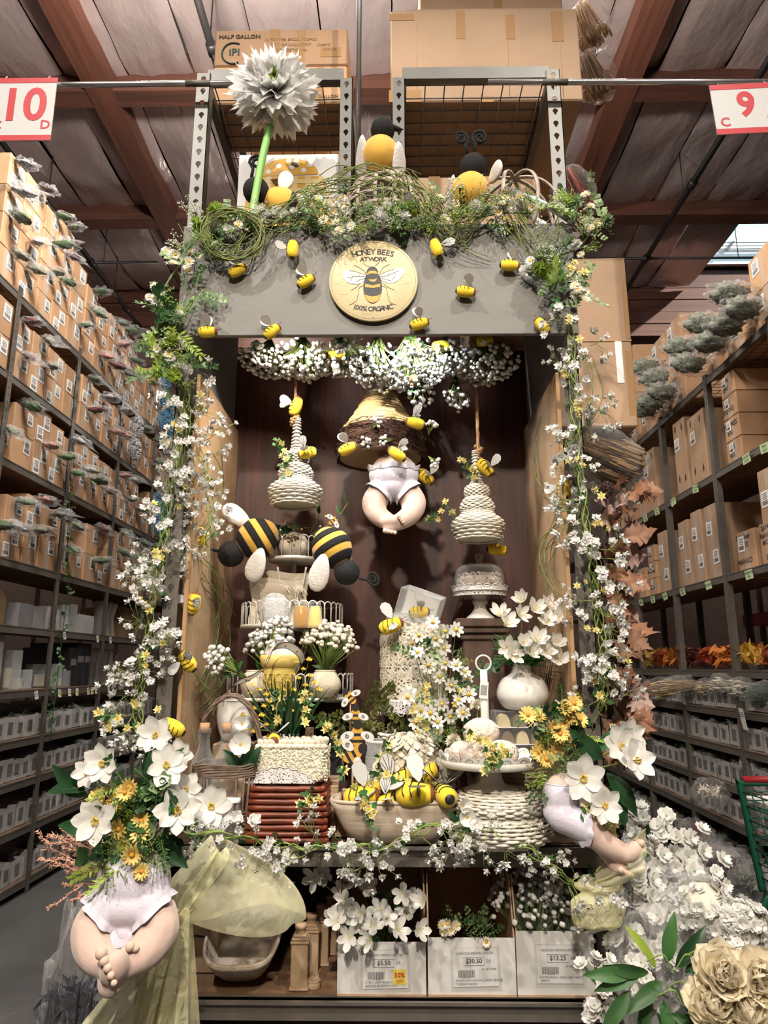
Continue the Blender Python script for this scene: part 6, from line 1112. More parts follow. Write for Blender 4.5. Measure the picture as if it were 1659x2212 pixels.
LP = [petal_mesh(.043, .021, 'petal', .35, 5, 7, .5) for _ in range(2)]; LC = disc(6, .003, .022, 'pollen', 'pollen', .0011)
def lily_plant(o, base, spots, n=6, s=1., Yc=2.4, cen=LC, pm=LP, open_=55, stems=True, cm=1):
    for x, y, Y in spots:
        p = at(x, y, Y)-o.location; d = (Vector((0, -1, .25))+Vector((U(-.8, .8), U(-.2, .3), U(-.4, .6)))).normalized()
        if stems: MB().tube(spline([base, Vector(base).lerp(p, .55)+Vector((0, .02, .015)), p-d*.004], 4), .0016, 4).build('stem', 'stem', o)
        flower_obj(o, pm, n, p, d, s*U(.9, 1.1), open_+U(-10, 10), 1, cen, twist=U(0, 6))
random.seed(15); ly = T('lily_bouquet', 'bouquet of small white lilies with fluffy green foliage in the white vase', 'bouquet', (.425, 2.40, 1.50))
lily_plant(ly, (0, 0, -.03), [(1122, 1330, 2.33), (1095, 1350, 2.33), (1080, 1330, 2.36), (1155, 1318, 2.34), (1130, 1300, 2.35), (1185, 1312, 2.36), (1205, 1335, 2.34), (1182, 1345, 2.32), (1130, 1392, 2.3), (1095, 1400, 2.31), (1160, 1385, 2.31), (1178, 1408, 2.3), (1142, 1412, 2.29), (1200, 1395, 2.31), (1208, 1425, 2.3), (1105, 1415, 2.3)], s=1.08)
b = MB()
mat('feather', (.07, .22, .04), .6, tl=.2)
for i in range(460): a = U(0, 6.28); e = Vector((math.cos(a)*U(0, .10), math.sin(a)*U(0, .07)-.02, U(.0, .11))); b.tube([(e.x*.3, e.y*.3, 0), e*.7+Vector((0, 0, .01)), e], .0014, 3)
b.build('feather_foliage', 'feather', ly)['kind'] = 'stuff'; b = MB()
for i in range(60): e = Vector((U(-.02, .16), U(-.05, .05), U(-.1, .08))); b.tube([(.03, .05, -.35), e*.7, e], .001, 3)
b.build('dry_twigs', 'twig', ly)['kind'] = 'stuff'
# ---------------- wicker base, scalloped tray, mochi
wb = T('wicker_hive_base', 'two-step white wicker base on the counter right', 'wicker base', (.31, 2.235, 1.0)); PW = smoothprof([(.125, .003), (.15, .02), (.152, .045), (.135, .07), (.122, .078), (.135, .095), (.133, .115), (.11, .135), (.06, .142)], 4)
wicker(MB(), PW, 24, 34, .0046, .0042).build('weave', 'wicker', wb)['kind'] = 'stuff'; MB().lathe([(r*.96, z) for r, z in PW], 36).build('lining', 'basket', wb)
st = T('scalloped_tray', 'white pierced scalloped tray on a foot, tall ring handle in its middle', 'tray', (.29, 2.235, 1.143)); MB().lathe(smoothprof([(0, 0), (.075, 0), (.07, .006), (.04, .018), (.032, .05), (.036, .066), (0, .068)], 4), 32).build('foot', 'whitemetal', st); MB().lathe([(0, .066), (.142, .066), (.147, .07), (.153, .09), (.151, .09), (.145, .071), (0, .07)], 60).build('pan', 'whitemetal', st)
for i in range(18):
    a = 2*PI*i/18; U_ = []
    for k in range(13): t = -1+k/6; U_.append((a+t*PI/18, .090+.017*math.sqrt(max(0, 1-t*t))))
    rr = lambda z: .153+.25*(z-.09)
    MB().add([(rr(.09)*math.cos(q), rr(.09)*math.sin(q), .089) for q, z in U_]+[(rr(z)*math.cos(q), rr(z)*math.sin(q), z) for q, z in U_], [(k, k+1, 14+k, 13+k) for k in range(12)]).build('scallop', 'whitemetal', st)
    for k in range(5): q = a+(k-2)*.035; z = .094+.006*math.cos((k-2)*.7); MB().ell(((rr(z)+.0006)*math.cos(q), (rr(z)+.0006)*math.sin(q), z), (.0018, .0018, .003), 5, 4).build('pierced_hole', 'greybox', st)
MB().tube([(-.012, 0, .066), (-.012, 0, .345)], [.015, .011], 12).build('handle_post', 'whitemetal', st); MB().tube([(-.012+.023*math.cos(a), 0, .368+.023*math.sin(a)) for a in [2*PI*i/24 for i in range(24)]], .0032, 7, closed=True).build('handle_ring', 'whitemetal', st)
tg = MB().box((0, 0, 0), (.026, .001, .05)).build('price_tag', 'paper', None, (.275, 2.218, 1.43), (0, R(6), 0), smooth=False, label='white barcode tag hanging on the tray handle', cat='tag')
for i in range(9): MB().box((-.009+.0022*i, -.0008, 0), (.0011, .0006, .03)).build('bar', 'ink', tg)
for i, (x, y, Y, r, z) in enumerate(((1030, 1615, 2.17, .052, 1.214), (1084, 1620, 2.17, .052, 1.214), (1000, 1612, 2.25, .045, 1.214), (1040, 1580, 2.21, .056, 1.268))):
    p = at(x, y, Y); o = T('mochi_cake', f"floury pink mochi cake on the scalloped tray, {['front left', 'front right', 'rear left', 'topmost'][i]} one", 'cake', (p.x, Y, z)); MB().ell((0, 0, r*.72), (r, r*.85, r*.74), 20, 14, f=lambda v: Vector((v.x, v.y, v.z*(1 if v.z > 0 else .9)))*(1+.06*noise.noise(v*28))).build('dough', 'mochi', o); random.seed(i)
    def onm(r=r):
        d = rv().normalized(); d.z = abs(d.z)*.9; return (d.x*r*.99, d.y*r*.84, r*.72+d.z*r*.72)
    crumbs(o, 140, onm, .002, 'paper', 'flour')
# ---------------- dough bowl full of bees
def doughbowl(lab, c, L, W, H_, m, rot=0, grp=None):
    o = T('dough_bowl', lab, 'bowl', c, (0, 0, R(rot)), grp)
    def ringp(k, n=40): return [(math.copysign(abs(math.cos(a))**.55, math.cos(a))*L/2*k, math.copysign(abs(math.sin(a))**.55, math.sin(a))*W/2*k) for a in [2*PI*i/n for i in range(n)]]
    lv = [(0, .66, 0), (1, .66, 0), (1, .82, .4), (1, .95, .82), (1, 1, 1), (1, .93, 1), (1, .84, .75), (1, .68, .28), (1, .6, .22), (0, .6, .22)]; b = MB(); vs = []
    for s_, k, z in lv: vs += [(x*s_, y*s_, z*H_) for x, y in ringp(k)]
    n = 40; b.add(vs, [(i*n+j, i*n+(j+1) % n, (i+1)*n+(j+1) % n, (i+1)*n+j) for i in range(len(lv)-1) for j in range(n)]); b.build('trough', m, o); MB().tube([(x, y, H_) for x, y in ringp(.965)], .006, 6, closed=True).build('rim', m, o); return o
doughbowl('pale wood dough bowl full of yellow bees at the counter front', (.0, 2.24, 1.0), .385, .16, .115, 'palewood')
for x, y, Y, a, t, s_, l in ((778, 1722, 2.2, 8, .5, 1.55, 'at the left end, white wings up'), (865, 1693, 2.24, 205, .5, 1.6, 'behind on top, brown face down left'), (893, 1716, 2.17, 2, .35, 1.65, 'large in the front middle'), (961, 1718, 2.18, 80, -.2, 1.5, 'at the right end showing its black tail'), (917, 1668, 2.28, 200, .5, 1.3, 'at the back with a tag'), (845, 1732, 2.19, 190, .4, 1.2, 'low in the middle, face out'), (900, 1690, 2.27, 170, .4, 1.4, 'tucked behind the large one'), (800, 1712, 2.25, 30, .5, 1.3, 'second from the left')): bee('big yellow felt bee in the dough bowl '+l, x, y, Y, a, flip=(90 < a < 270), toward=t if 'black tail' not in l else 0, s=s_*1.08, spread=50, grp='bees in the dough bowl', hv=(-.25, 1, .05) if 'black tail' in l else None)
cd_ = T('glitter_candle', 'silver glitter cylinder candle holder behind the dough bowl', 'candle holder', (-.045, 2.36, 1.0)); MB().lathe([(0, 0), (.047, 0), (.047, .27), (.044, .27), (.044, .2)], 28).build('cylinder', 'glitter', cd_); MB().lathe([(.047, .264), (.049, .267), (.047, .272)], 28).build('rim', 'ceramic', cd_); MB().lathe([(.052, 0), (.052, .008), (.04, .01)], 28).build('foot', 'ceramic', cd_)
ac = MB().box((0, 0, .14), (.07, .02, .28)).build('acrylic_frame', 'darkbox', None, (at(722, 1570, 2.62).x, 2.66, 1.10), smooth=False, label='dark glossy acrylic frame right of the tiered stand', cat='frame'); MB().box((0, -.011, .275), (.072, .003, .006)).build('edge', 'ceramic', ac)
MB().box((0, 0, -.05), (.1, .06, .1)).build('stand_block', 'darkwood', ac)
lb = T('wicker_basket', 'white wicker basket behind the hydrangea', 'basket', (.05, 2.46, 1.0)); wicker(MB(), [(.08, 0), (.1, .28)], 34, 30, .0042, .003).build('weave', 'wicker', lb)['kind'] = 'stuff'; MB().lathe([(.076, 0), (.096, .275)], 28).build('lining', 'basket', lb); MB().lathe([(.097, .275), (.104, .281), (.097, .287)], 28).build('rim', 'wicker', lb)
# hydrangea heads, alliums, cosmos, olive branches
HP = [daisy(.024, 4, 'cream', 'cream', 60+i, 1, 'hydrangea_petals', .1) for i in range(2)]
def hydrangea(lab, p, r, n, seed, pm=None, name='hydrangea', stem=.15):
    random.seed(seed); o = T(name, lab, 'flower', p); MB().ell((0, 0, 0), r*.8, 14, 10).build('core', 'cream', o); MB().tube([(0, 0, -r*.5), (0, .03, -stem)], .004, 6).build('stem', 'stem', o)
    for i in range(n):
        d = rv().normalized()
        if d.y > .45: continue
        O('petal_cluster', random.choice(pm or HP), o, d*r*U(.8, 1), aim(d+rv(.4)), U(.8, 1.2))
    return o
hydrangea('cream hydrangea head glowing behind the dough bowl', at(885, 1635, 2.33), .085, 150, 1); hydrangea('second cream hydrangea under the scalloped tray', at(945, 1672, 2.36), .065, 90, 2); hydrangea('third hydrangea head low behind the bees', at(850, 1668, 2.33), .06, 80, 3, stem=.1)
for i, (x, y) in enumerate(((980, 1602), (962, 1690), (1030, 1525), (1000, 1540))): o = T('allium', f"round cream allium head {['right of the hydrangea', 'under the tray', 'beside the handle post', 'between cosmos and handle'][i]}", 'flower', at(x, y, 2.35)); O('pom', ALL, o, (0, 0, 0), None, .85 if i < 2 else .75); MB().tube([(0, 0, 0), (.01, .03, -.25 if i > 1 else -.16)], .002, 5).build('stem', 'stem', o)
random.seed(19); co = T('cosmos_plant', 'white cosmos with yellow eyes climbing right of the lace drum', 'plant', (.16, 2.48, 1.0))
for x, y in ((905, 1372), (962, 1363), (940, 1380), (985, 1360), (958, 1400), (925, 1437), (950, 1462), (962, 1432), (985, 1437), (1010, 1467), (902, 1410), (890, 1388), (915, 1512), (930, 1540), (885, 1495), (990, 1512), (972, 1548), (908, 1535), (945, 1560), (1000, 1540), (955, 1520), (898, 1560), (918, 1565), (1012, 1500), (880, 1505), (935, 1345), (975, 1480), (1003, 1452)):
    p = at(x, y, 2.36+U(-.03, .04))-co.location; MB().tube(spline([(U(-.03, .03), 0, .1), p*.55+Vector((0, .03, .1)), p], 4), .0012, 3).build('stem', 'stem', co); put(co, random.choice(COSMOS), p, dir_cam(.5), U(.85, 1.1))
for i in range(30): p = at(U(880, 1030), U(1380, 1600), 2.4)-co.location; put_y(co, random.choice(FIL[:2]+[EUC[1], SPR[2], SPR[0]]), p, (U(-1, 1), -.3, U(-.6, 1)), U(.7, 1.1))
for i in range(14): p = at(U(880, 1000), U(1480, 1590), 2.35)-co.location; put(co, random.choice(STAR), p, dir_cam(.5), U(.8, 1.1))
random.seed(23); ol = T('olive_branch', 'dark olive leaf branches below the lace drum', 'branch', (.02, 2.52, 1.0))
for x, y in ((790, 1560), (800, 1530), (840, 1540), (860, 1560), (880, 1575), (770, 1560), (820, 1575), (910, 1590), (750, 1570), (960, 1600), (735, 1590)):
    p = at(x, y, 2.5)-ol.location; MB().tube([(U(-.05, .05), 0, .05), p], .0016, 4).build('stem', 'twig', ol)
    for k in range(2): put_y(ol, OLIVE, p, (U(-1, 1), -.3, U(.0, 1)), U(.6, .9))
# ---------------- basket with bottles and jars
bk = T('handled_basket', 'brown willow basket with a tall hoop handle at the counter left', 'basket', (-.505, 2.25, 1.0)); b = MB(); hw, hd_ = .095, .075
def rectp(k, z, n=44): return [(math.copysign(abs(math.cos(a))**.4, math.cos(a))*hw*k, math.copysign(abs(math.sin(a))**.4, math.sin(a))*hd_*k, z) for a in [2*PI*i/n for i in range(n)]]
for i in range(7): b.tube([(x+.002*math.sin(j*1.6+i*PI), y, z) for j, (x, y, z) in enumerate(rectp(.86+.003*i, .006+.009*i))], .0038, 5, closed=True)
for i in range(6): b.tube([(x, y, z+.003*math.sin(j*.9+i)) for j, (x, y, z) in enumerate(rectp(1.0, .185+.006*i))], .0036, 5, closed=True)
b.build('woven_bands', 'basket', bk)['kind'] = 'stuff'
for i in range(22): a = 2*PI*i/22; x, y, _ = rectp(.88, 0, 22)[i]; x2, y2, _ = rectp(1, 0, 22)[i]; MB().tube([(x, y, .0), (x2, y2, .2)], .003, 5).build('stake', 'basket', bk)
for k in range(3): MB().tube(spline([(-hw, 0, .15), (-hw*1.02, 0, .25), (-hw*.75, 0, .36), (0, 0, .415), (hw*.75, 0, .36), (hw*1.02, 0, .25), (hw, 0, .15)], 6) and [p+Vector((.005*math.cos(i*.6+k*2.1), .005*math.sin(i*.6+k*2.1), .004*math.sin(i*.6+k*2))) for i, p in enumerate(spline([(-hw, 0, .15), (-hw*1.02, 0, .25), (-hw*.75, 0, .36), (0, 0, .415), (hw*.75, 0, .36), (hw*1.02, 0, .25), (hw, 0, .15)], 6))], .0045, 6).build('handle_strand', 'basket', bk)
MB().box((0, 0, .008), (hw*1.6, hd_*1.6, .008)).build('bottom', 'basket', bk)
for i, x in enumerate((441, 489)):
    o = T('corked_bottle', f'clear glass bottle with cork in the willow basket, {["left", "right"][i]} one', 'bottle', (at(x, 1600, 2.25).x, 2.25, 1.016)); MB().lathe(smoothprof([(0, 0), (.036, 0), (.04, .02), (.04, .16), (.036, .20), (.02, .24), (.017, .28), (.019, .285), (.019, .30)], 4), 24, wob=lambda q, k: .0012*math.cos(q*8)).build('glass', 'glassware', o); MB().lathe([(0, .285), (.014, .285), (.016, .315), (0, .316)], 14).build('cork', 'cork', o)
for i, (x, y) in enumerate(((462, 1700), (497, 1702), (440, 1712))):
    o = T('lidded_jar', f'small glass jar with white lid in front of the willow basket, {ORD[i]} one', 'jar', (at(x, y, 2.15).x, 2.165+.0*i, 1.0)); MB().lathe([(0, 0), (.026, 0), (.027, .01), (.027, .10), (.022, .115), (.022, .12)], 20).build('glass', 'glassware', o); MB().lathe([(.0285, .118), (.0285, .128), (0, .129)], 22).build('lid', 'ceramic', o)
lt = T('lace_trim', 'loose strip of cream lace below the willow basket', 'lace', at(480, 1770, 2.16)); P = spline([at(x, y, 2.16)-lt.location for x, y in ((410, 1785), (440, 1765), (470, 1775), (495, 1755), (520, 1750))], 5); n = len(P); MB().add([p for p in P]+[p+Vector((.008, 0, -.03)) for p in P], [(i, i+1, n+i+1, n+i) for i in range(n-1)]).build('strip', 'lacefine', lt)
tc_ = pot('white scalloped tulip cup behind the willow basket', (at(510, 1600, 2.5).x, 2.5, 1.25), .072, .14, 'ceramic', 10, 'tulip_cup', [(.03, 0), (.055, .02), (.07, .07), (.072, .12), (.075, .14)])
o = MB().bbox((0, 0, .125), (.13, .12, .25), .004).build('riser_carton', 'kraft', None, (tc_.location.x, 2.5, 1.0), smooth=False, label='kraft carton raising the tulip cup', cat='box'); MB().box((0, -.061, .125), (.04, .002, .25)).build('tape', 'tape', o)
PP = [petal_mesh(.036, .034, 'petal', .2, 6, 7, .1) for _ in range(2)]; pn = T('pansy_stem', 'white pansy on a dark leafy stem beside the bottles', 'flower', at(525, 1680, 2.2)); random.seed(3)
flower_obj(pn, PP, 5, at(520, 1608, 2.17)-pn.location, (.1, -1, .15), 1.05, 70, 1, disc(5, .004, .006, 'pollen'), twist=.3); flower_obj(pn, PP, 5, at(523, 1565, 2.25)-pn.location, (.1, -1, .3), .85, 60, 1, disc(5, .004, .006, 'pollen')); MB().tube([(0, 0, 0), at(522, 1600, 2.19)-pn.location], .002, 5).build('stem', 'stem', pn)
for d in ((.5, -.3, .8), (-.4, -.3, .6), (.2, -.4, .9)): put_y(pn, BIGLEAF[0], (0, 0, .01), d, .75)
# ---------------- orchid sprig on the counter edge
random.seed(2); oc = T('orchid_sprig', 'white orchid sprig with dark leaves at the counter edge', 'flower', at(985, 1790, 2.12))
for x, y, s_ in ((975, 1785, .85), (1010, 1765, .9), (1000, 1740, .7), (1025, 1780, .7)): flower_obj(oc, PP, 5, at(x, y, 2.08)-oc.location, dir_cam(.5), s_, 60, 1, disc(4, .004, .008, 'pollen'))
for d in ((.2, -.3, 1), (.9, -.3, .2), (-.3, -.4, .7)): put_y(oc, MIDLEAF[0], (.01, 0, .0), d, .95)
# ---------------- canopy top: picture board and slatted globes
pb = T('honey_jar_picture', 'white picture board of a yellow gingham honey pot with a bee', 'picture', at(620, 500, 2.45)+Vector((0, 0, 0))); pb.location.z = 2.985; W_ = .40; H_ = .52
MB().bbox((0, 0, H_/2), (W_, .02, H_), .002).build('board', 'paper', pb, smooth=False); mat('jarpaint', (.72, .40, .05), .6, var=.05); mat('jarpale', (.80, .62, .30), .6)
fl_ = lambda pts, m, off=.0112, nm='print': MB().prism(pts, .0006).build(nm, m, pb, (0, -off, 0), FRONT, smooth=False)
fl_([(-.12+.0, .42)]+[(.12*math.cos(PI-PI*i/16)*1.0, .425+.075*math.sin(PI*i/16)) for i in range(17)], 'jarpaint', nm='printed_lid'); fl_([(-.155, .33), (-.15, .40), (-.13, .418), (.13, .418), (.15, .40), (.155, .33)], 'jarpaint', nm='printed_cloth'); fl_([(-.165, .02), (-.175, .2), (-.165, .32), (.165, .32), (.175, .2), (.165, .02)], 'jarpaint', nm='printed_pot')
for i in range(6): MB().box((-.13+.052*i, 0, .373), (.022, .0006, .085)).build('gingham_stripe', 'jarpale', pb, (0, -.0118, 0))
for i in range(2): MB().box((0, 0, .355+.04*i), (.29, .0006, .018)).build('gingham_stripe', 'jarpale', pb, (0, -.0122, 0))
for x, z in ((-.08, .44), (-.04, .465), (.06, .445), (.085, .47), (0, .435), (0, .49)): fl_(oval(x, z, .011, .011, 14), 'paper', .0118, 'polka_dot')
fl_(oval(.025, .47, .018, .009, 14, rot=-.5), 'ink', .0124, 'printed_bee'); fl_(oval(.012, .458, .012, .009, 12), 'paper', .0122, 'printed_wing'); fl_(oval(.03, .488, .012, .009, 12), 'paper', .0122, 'printed_wing')
def globe(lab, c, r, m, nm=8, metal=False, rot=(0, 0, 0)):
    o = T('slatted_globe', lab, 'globe', c, rot)
    for k in range(nm):
        a = PI*k/nm; P = [(r*math.sin(t)*math.cos(a), r*math.sin(t)*math.sin(a), r+r*math.cos(t)) for t in [2*PI*i/36 for i in range(36)]]
        n = len(P); wv = Vector((-math.sin(a), math.cos(a), 0))*.007; vs = []
        for s_ in (1, .965): vs += [Vector((0, 0, r))+(Vector(p)-Vector((0, 0, r)))*s_+wv for p in P]+[Vector((0, 0, r))+(Vector(p)-Vector((0, 0, r)))*s_-wv for p in P]
        MB().add(vs, [f for i in range(n) for f in ((i, (i+1) % n, n+(i+1) % n, n+i), (2*n+i, 3*n+i, 3*n+(i+1) % n, 2*n+(i+1) % n), (i, 2*n+i, 2*n+(i+1) % n, (i+1) % n), (n+i, n+(i+1) % n, 3*n+(i+1) % n, 3*n+i))]).build('slat', m, o)
    for z in (.45, .75, 1.0, 1.3, 1.6):
        q = r*math.sqrt(1-(z-1)**2)*1.01
        if not metal: MB().lathe([(q, r*z-.006), (q+.003, r*z), (q, r*z+.006), (q-.003, r*z)], 36).build('hoop', m, o)
    if metal: MB().lathe([(r*1.01, r-.01), (r*1.035, r-.01), (r*1.035, r+.01), (r*1.01, r+.01), (r*1.01, r-.01)], 40).build('metal_band', 'steelpipe', o, rot=(R(35), R(20), 0))
    return o
globe('slatted wooden globe under the perched plush bee', (at(832, 430, 2.33).x, 2.33, 2.985), .158, 'driftwood', 7)
globe('wooden globe with a steel band on the canopy right', (at(1112, 430, 2.34).x, 2.34, 2.985), .162, 'driftwood', 4, True, (R(0), R(0), R(20)))
# ================================================================ foreground bouquets, sheer fabric, lower shelf, right-hand blossoms
MP = [petal_mesh(.058, .038, 'petal', .22, 7, 9, 1.2, .03, base=.32, curl=.2) for _ in range(3)]; MC = disc(26, .006, .016, 'petalyellow', 'pollen', .0012)
random.seed(41); bq = T('magnolia_bouquet', 'big bouquet of white magnolia flowers and golden daisies over the left doll', 'bouquet', at(292, 1840, 1.80))
for x, y, s_, Y in ((225, 1650, .95, 1.74), (190, 1668, .75, 1.78), (338, 1588, .95, 1.80), (360, 1655, 1.0, 1.76), (388, 1632, .8, 1.82), (402, 1705, .8, 1.80), (385, 1752, 1.08, 1.74), (456, 1742, .98, 1.78), (208, 1772, 1.08, 1.72)):
    p = at(x, y, Y)-bq.location; d = (Vector((0, -1, .15))+Vector((p.x*2, 0, p.z*.6))+rv(.15)).normalized(); MB().tube(spline([(0, 0, 0), p*.5+Vector((0, .03, 0)), p], 4), .0025, 5).build('stem', 'stem', bq); flower_obj(bq, MP, 7, p, d, s_*.92, 74, 1, MC, twist=U(0, 6), jit=9)
def dots(o, pts, ms, Y, s=(.85, 1.1), jy=.03):
    for x, y in pts: p = at(x, y, Y+U(-jy, jy))-o.location; put(o, random.choice(ms), p, (Vector((0, -1, .15))+rv(.5)).normalized(), U(*s))
dots(bq, ((210, 1722), (220, 1742), (257, 1722), (270, 1712), (305, 1775), (303, 1800), (258, 1790), (268, 1822), (285, 1846), (306, 1882), (250, 1735), (282, 1700)), GOLD, 1.74, (.66, .85))
for i in range(46): p = at(U(225, 385), U(1690, 1840), 1.78+U(-.03, .05))-bq.location; put_y(bq, random.choice(EUC+SPR[2:]+[FERN[1]]), p, (U(-1, 1), -.5, U(-.6, 1)), U(.6, 1.0))
for x, y in ((245, 1800), (230, 1820), (270, 1690), (310, 1840), (250, 1850), (285, 1855), (240, 1770)): put_y(bq, FERN[0], at(x, y, 1.76)-bq.location, (U(-1, .6), -.4, U(-.7, .8)), U(.6, .85))
for x, y, d in ((190, 1720, (-.8, -.2, .5)), (320, 1690, (.2, -.2, 1)), (340, 1690, (.5, -.3, .9)), (360, 1780, (.7, -.3, .4)), (215, 1790, (-.7, -.2, .1)), (330, 1720, (.1, -.4, .8)), (200, 1700, (-1, -.2, .1)), (345, 1810, (.5, -.3, -.4))): put_y(bq, random.choice(BIGLEAF), at(x, y, 1.80)-bq.location, d, U(.75, 1))
ROS = leafm(.03, .026, 'leafpale', 8, .3, 'succulent_leaf', -.3)
for x, y in ((345, 1700), (325, 1800), (355, 1690), (325, 1715)):
    p = O('succulent', MB().ell((0, 0, 0), .005, 8, 6).mesh('succulent', 'leafpale'), bq, at(x, y, 1.75)-bq.location, aim((U(-.2, .2), -1, .4)))
    for r_ in range(2):
        for i in range(6): O('succulent_leaf', ROS, p, (0, 0, .002*r_), (Matrix.Rotation(2*PI*(i+.5*r_)/6, 3, 'Z')@Matrix.Rotation(R(25+30*r_), 3, 'X')).to_euler(), .95-.25*r_)
for i in range(10): p = at(U(240, 340), U(1780, 1870), 1.76)-bq.location; put_y(bq, random.choice(FIL[:2]), p, (U(-1, 1), -.4, U(-1, .6)), U(.7, 1.1))
random.seed(7); rq = T('magnolia_spray', 'white magnolia and golden daisy spray over the right doll', 'bouquet', at(1240, 1680, 2.1))
for x, y, s_, Y in ((1340, 1612, 1.05, 2.0), (1352, 1590, .95, 2.06), (1372, 1642, 1.0, 1.98), (1258, 1680, 1.1, 2.0), (1272, 1712, .9, 2.02), (1305, 1740, .9, 1.98)):
    p = at(x, y, Y)-rq.location; d = (Vector((0, -1, .1))+Vector((p.x*2.5, 0, p.z*.6))+rv(.2)).normalized(); MB().tube(spline([(0, 0, 0), p*.5+Vector((0, .03, 0)), p], 4), .0025, 5).build('stem', 'stem', rq); flower_obj(rq, MP, 7, p, d, s_*1.0, 72, 1, MC, twist=U(0, 6), jit=9)
dots(rq, ((1182, 1590), (1200, 1600), (1172, 1612), (1195, 1575), (1215, 1562), (1222, 1530), (1240, 1520), (1232, 1548), (1252, 1555), (1180, 1640), (1210, 1585), (1165, 1625), (1225, 1600), (1165, 1548), (1140, 1545), (1200, 1625)), GOLD, 2.07, (.7, .9))
for i in range(60): p = at(U(1160, 1262), U(1520, 1690), 2.09+U(-.03, .04))-rq.location; put_y(rq, random.choice(EUC+SPR+FERN+FIL[:2]), p, (U(-1, 1), -.5, U(-.6, 1)), U(.5, .95))
for x, y, d in ((1300, 1640, (-.6, -.3, .5)), (1310, 1670, (.5, -.3, -.6)), (1290, 1620, (.6, -.3, .5)), (1320, 1690, (.2, -.3, -.8)), (1290, 1700, (-.6, -.2, -.5))): put_y(rq, random.choice(BIGLEAF), at(x, y, 2.06)-rq.location, d, U(.9, 1.1))
for i in range(12): p = at(U(1270, 1330), U(1730, 1800), 2.06)-rq.location; put(rq, random.choice(STAR), p, dir_cam(.5), 1.1)
# pink dried plume
mat('plume', (.68,.38,.27), .85, rnd=.1, var=.15, vs=80); random.seed(13); am = T('pink_plume', 'dusty pink dried amaranth plume sticking out left of the doll', 'dried plume', at(250, 1900, 1.88))
ends = [(85, 1790), (100, 1802), (122, 1808), (140, 1790), (95, 1830), (90, 1850), (120, 1850), (130, 1905), (150, 1885), (115, 1962), (150, 1950), (190, 1970), (165, 1930), (200, 1940), (155, 1860), (170, 1840), (205, 1880), (185, 1815), (195, 1795), (145, 1830), (110, 1875), (240, 1810), (215, 1830), (235, 1860)]
for i, (x, y) in enumerate(ends):
    e = at(x, y, 1.88+U(-.05, .05))-am.location; P = spline([(U(-.01, .01), 0, U(-.02, .02)), e*.45+Vector((0, .0, U(-.02, .035))), e*.8+rv(.012), e+rv(.01)], 7); b = MB(); b.tube(P, [.0022*(1-.6*k/len(P)) for k in range(len(P))], 4)
    for k in range(8, len(P)):
        for _ in range(5): d = rv().normalized()*.007; b.tube([P[k], P[k]+d+(P[k]-P[k-1])*.6], [.0013, .0006], 3)
    b.build('plume_branch', 'plume', am)
# ---------------- sheer yellow fabric
film('organza', (.95,.92,.58), .36, .42, .5, 22, (.97,.96,.84), .6); film('organza2', (.95,.91,.60), .24, .42, .4, 14, (.97,.96,.86), .6)
def folds(u, v, s, a): return a*(noise.noise((u*3.1, v*1.2, s))+.6*noise.noise((u*8, v*2.0, s+4))+.35*math.sin(u*19+2.5*v+s))
og = T('organza_bow', 'sheer yellow fabric bow loop puffing out below the counter at left', 'fabric', at(462, 1825, 2.05))
def lobe(u, v):     # teardrop puff opening to the lower right
    a = 2*PI*u; k = math.sin(PI*min(1, v*.62)) ; ctr = at(468, 1825, 2.05).lerp(at(512, 1985, 2.0), v); w_ = px(20+112*math.sin(PI*v*.60)**.9, 2.0); return ctr-og.location+Vector((w_*math.cos(a)*(1+.08*math.sin(5*a)), .5*w_*math.sin(a)+folds(u, v, 2, .012), folds(u, v, 7, .014)+.02*math.sin(a*2)))
MB().sheet(lobe, 60, 34, wrap=True).build('loop', 'organza2', og)
def arm(u, v): c = at(478, 1835, 2.02).lerp(at(402, 1975, 1.93), v); w_ = px(14+45*math.sin(PI*v), 2.0); return c-og.location+Vector(((u-.5)*w_*1.4, folds(u, v, 3, .016)-.03*math.sin(PI*u), (u-.5)*w_*.9+folds(u, v, 5, .01)))
MB().sheet(arm, 40, 24).build('wrap_band', 'organza', og)
ot = T('organza_drape', 'long sheer yellow fabric tail falling below the left doll', 'fabric', at(400, 1975, 1.92))
for k, (xa, xb, Y, m, sd) in enumerate(((150, 330, 1.90, 'organza', 1), (240, 395, 1.88, 'organza', 5), (330, 442, 1.94, 'organza2', 9))):
    def drape(u, v, xa=xa, xb=xb, Y=Y, sd=sd):
        t = v**.8; x0, x1 = 385-8*k, 415-2*k; x = (x0+(x1-x0)*u)*(1-t)+((xa+(xb-xa)*u)-70*t*(1-u)*(k == 0))*t; y = 1965+(2330-1965)*v; p = at(x, y, Y)-ot.location; return p+Vector((0, folds(u, v, sd, .045)*(.25+v), 0))
    MB().sheet(drape, 60, 50).build('fold', m, ot)
rg = T('organza_tie', 'sheer yellow fabric tied in a bundle at the right post', 'fabric', at(1295, 1900, 2.05))
def tie1(u, v): a = 2*PI*u; c = at(1293, 1905, 2.05).lerp(at(1292, 2008, 2.04), v)-rg.location; w_ = px((42-16*math.exp(-((v-.25)/.09)**2)+8*math.sin(PI*v))*(1 if v < .9 else 1-(v-.9)*5), 2.1); return c+Vector((w_*math.cos(a)*(1+.1*math.sin(6*a)), .6*w_*math.sin(a)+folds(u, v, 4, .006), folds(u, v, 2, .006)))
MB().sheet(tie1, 44, 26, wrap=True).build('bundle', 'organza', rg); P = at(1293, 1930, 2.05)-rg.location; MB().tube([P+Vector((.034*math.cos(a), .022*math.sin(a), .004*math.sin(a*2))) for a in [2*PI*i/20 for i in range(20)]], .002, 5, closed=True).build('cord', 'petalyellow', rg)
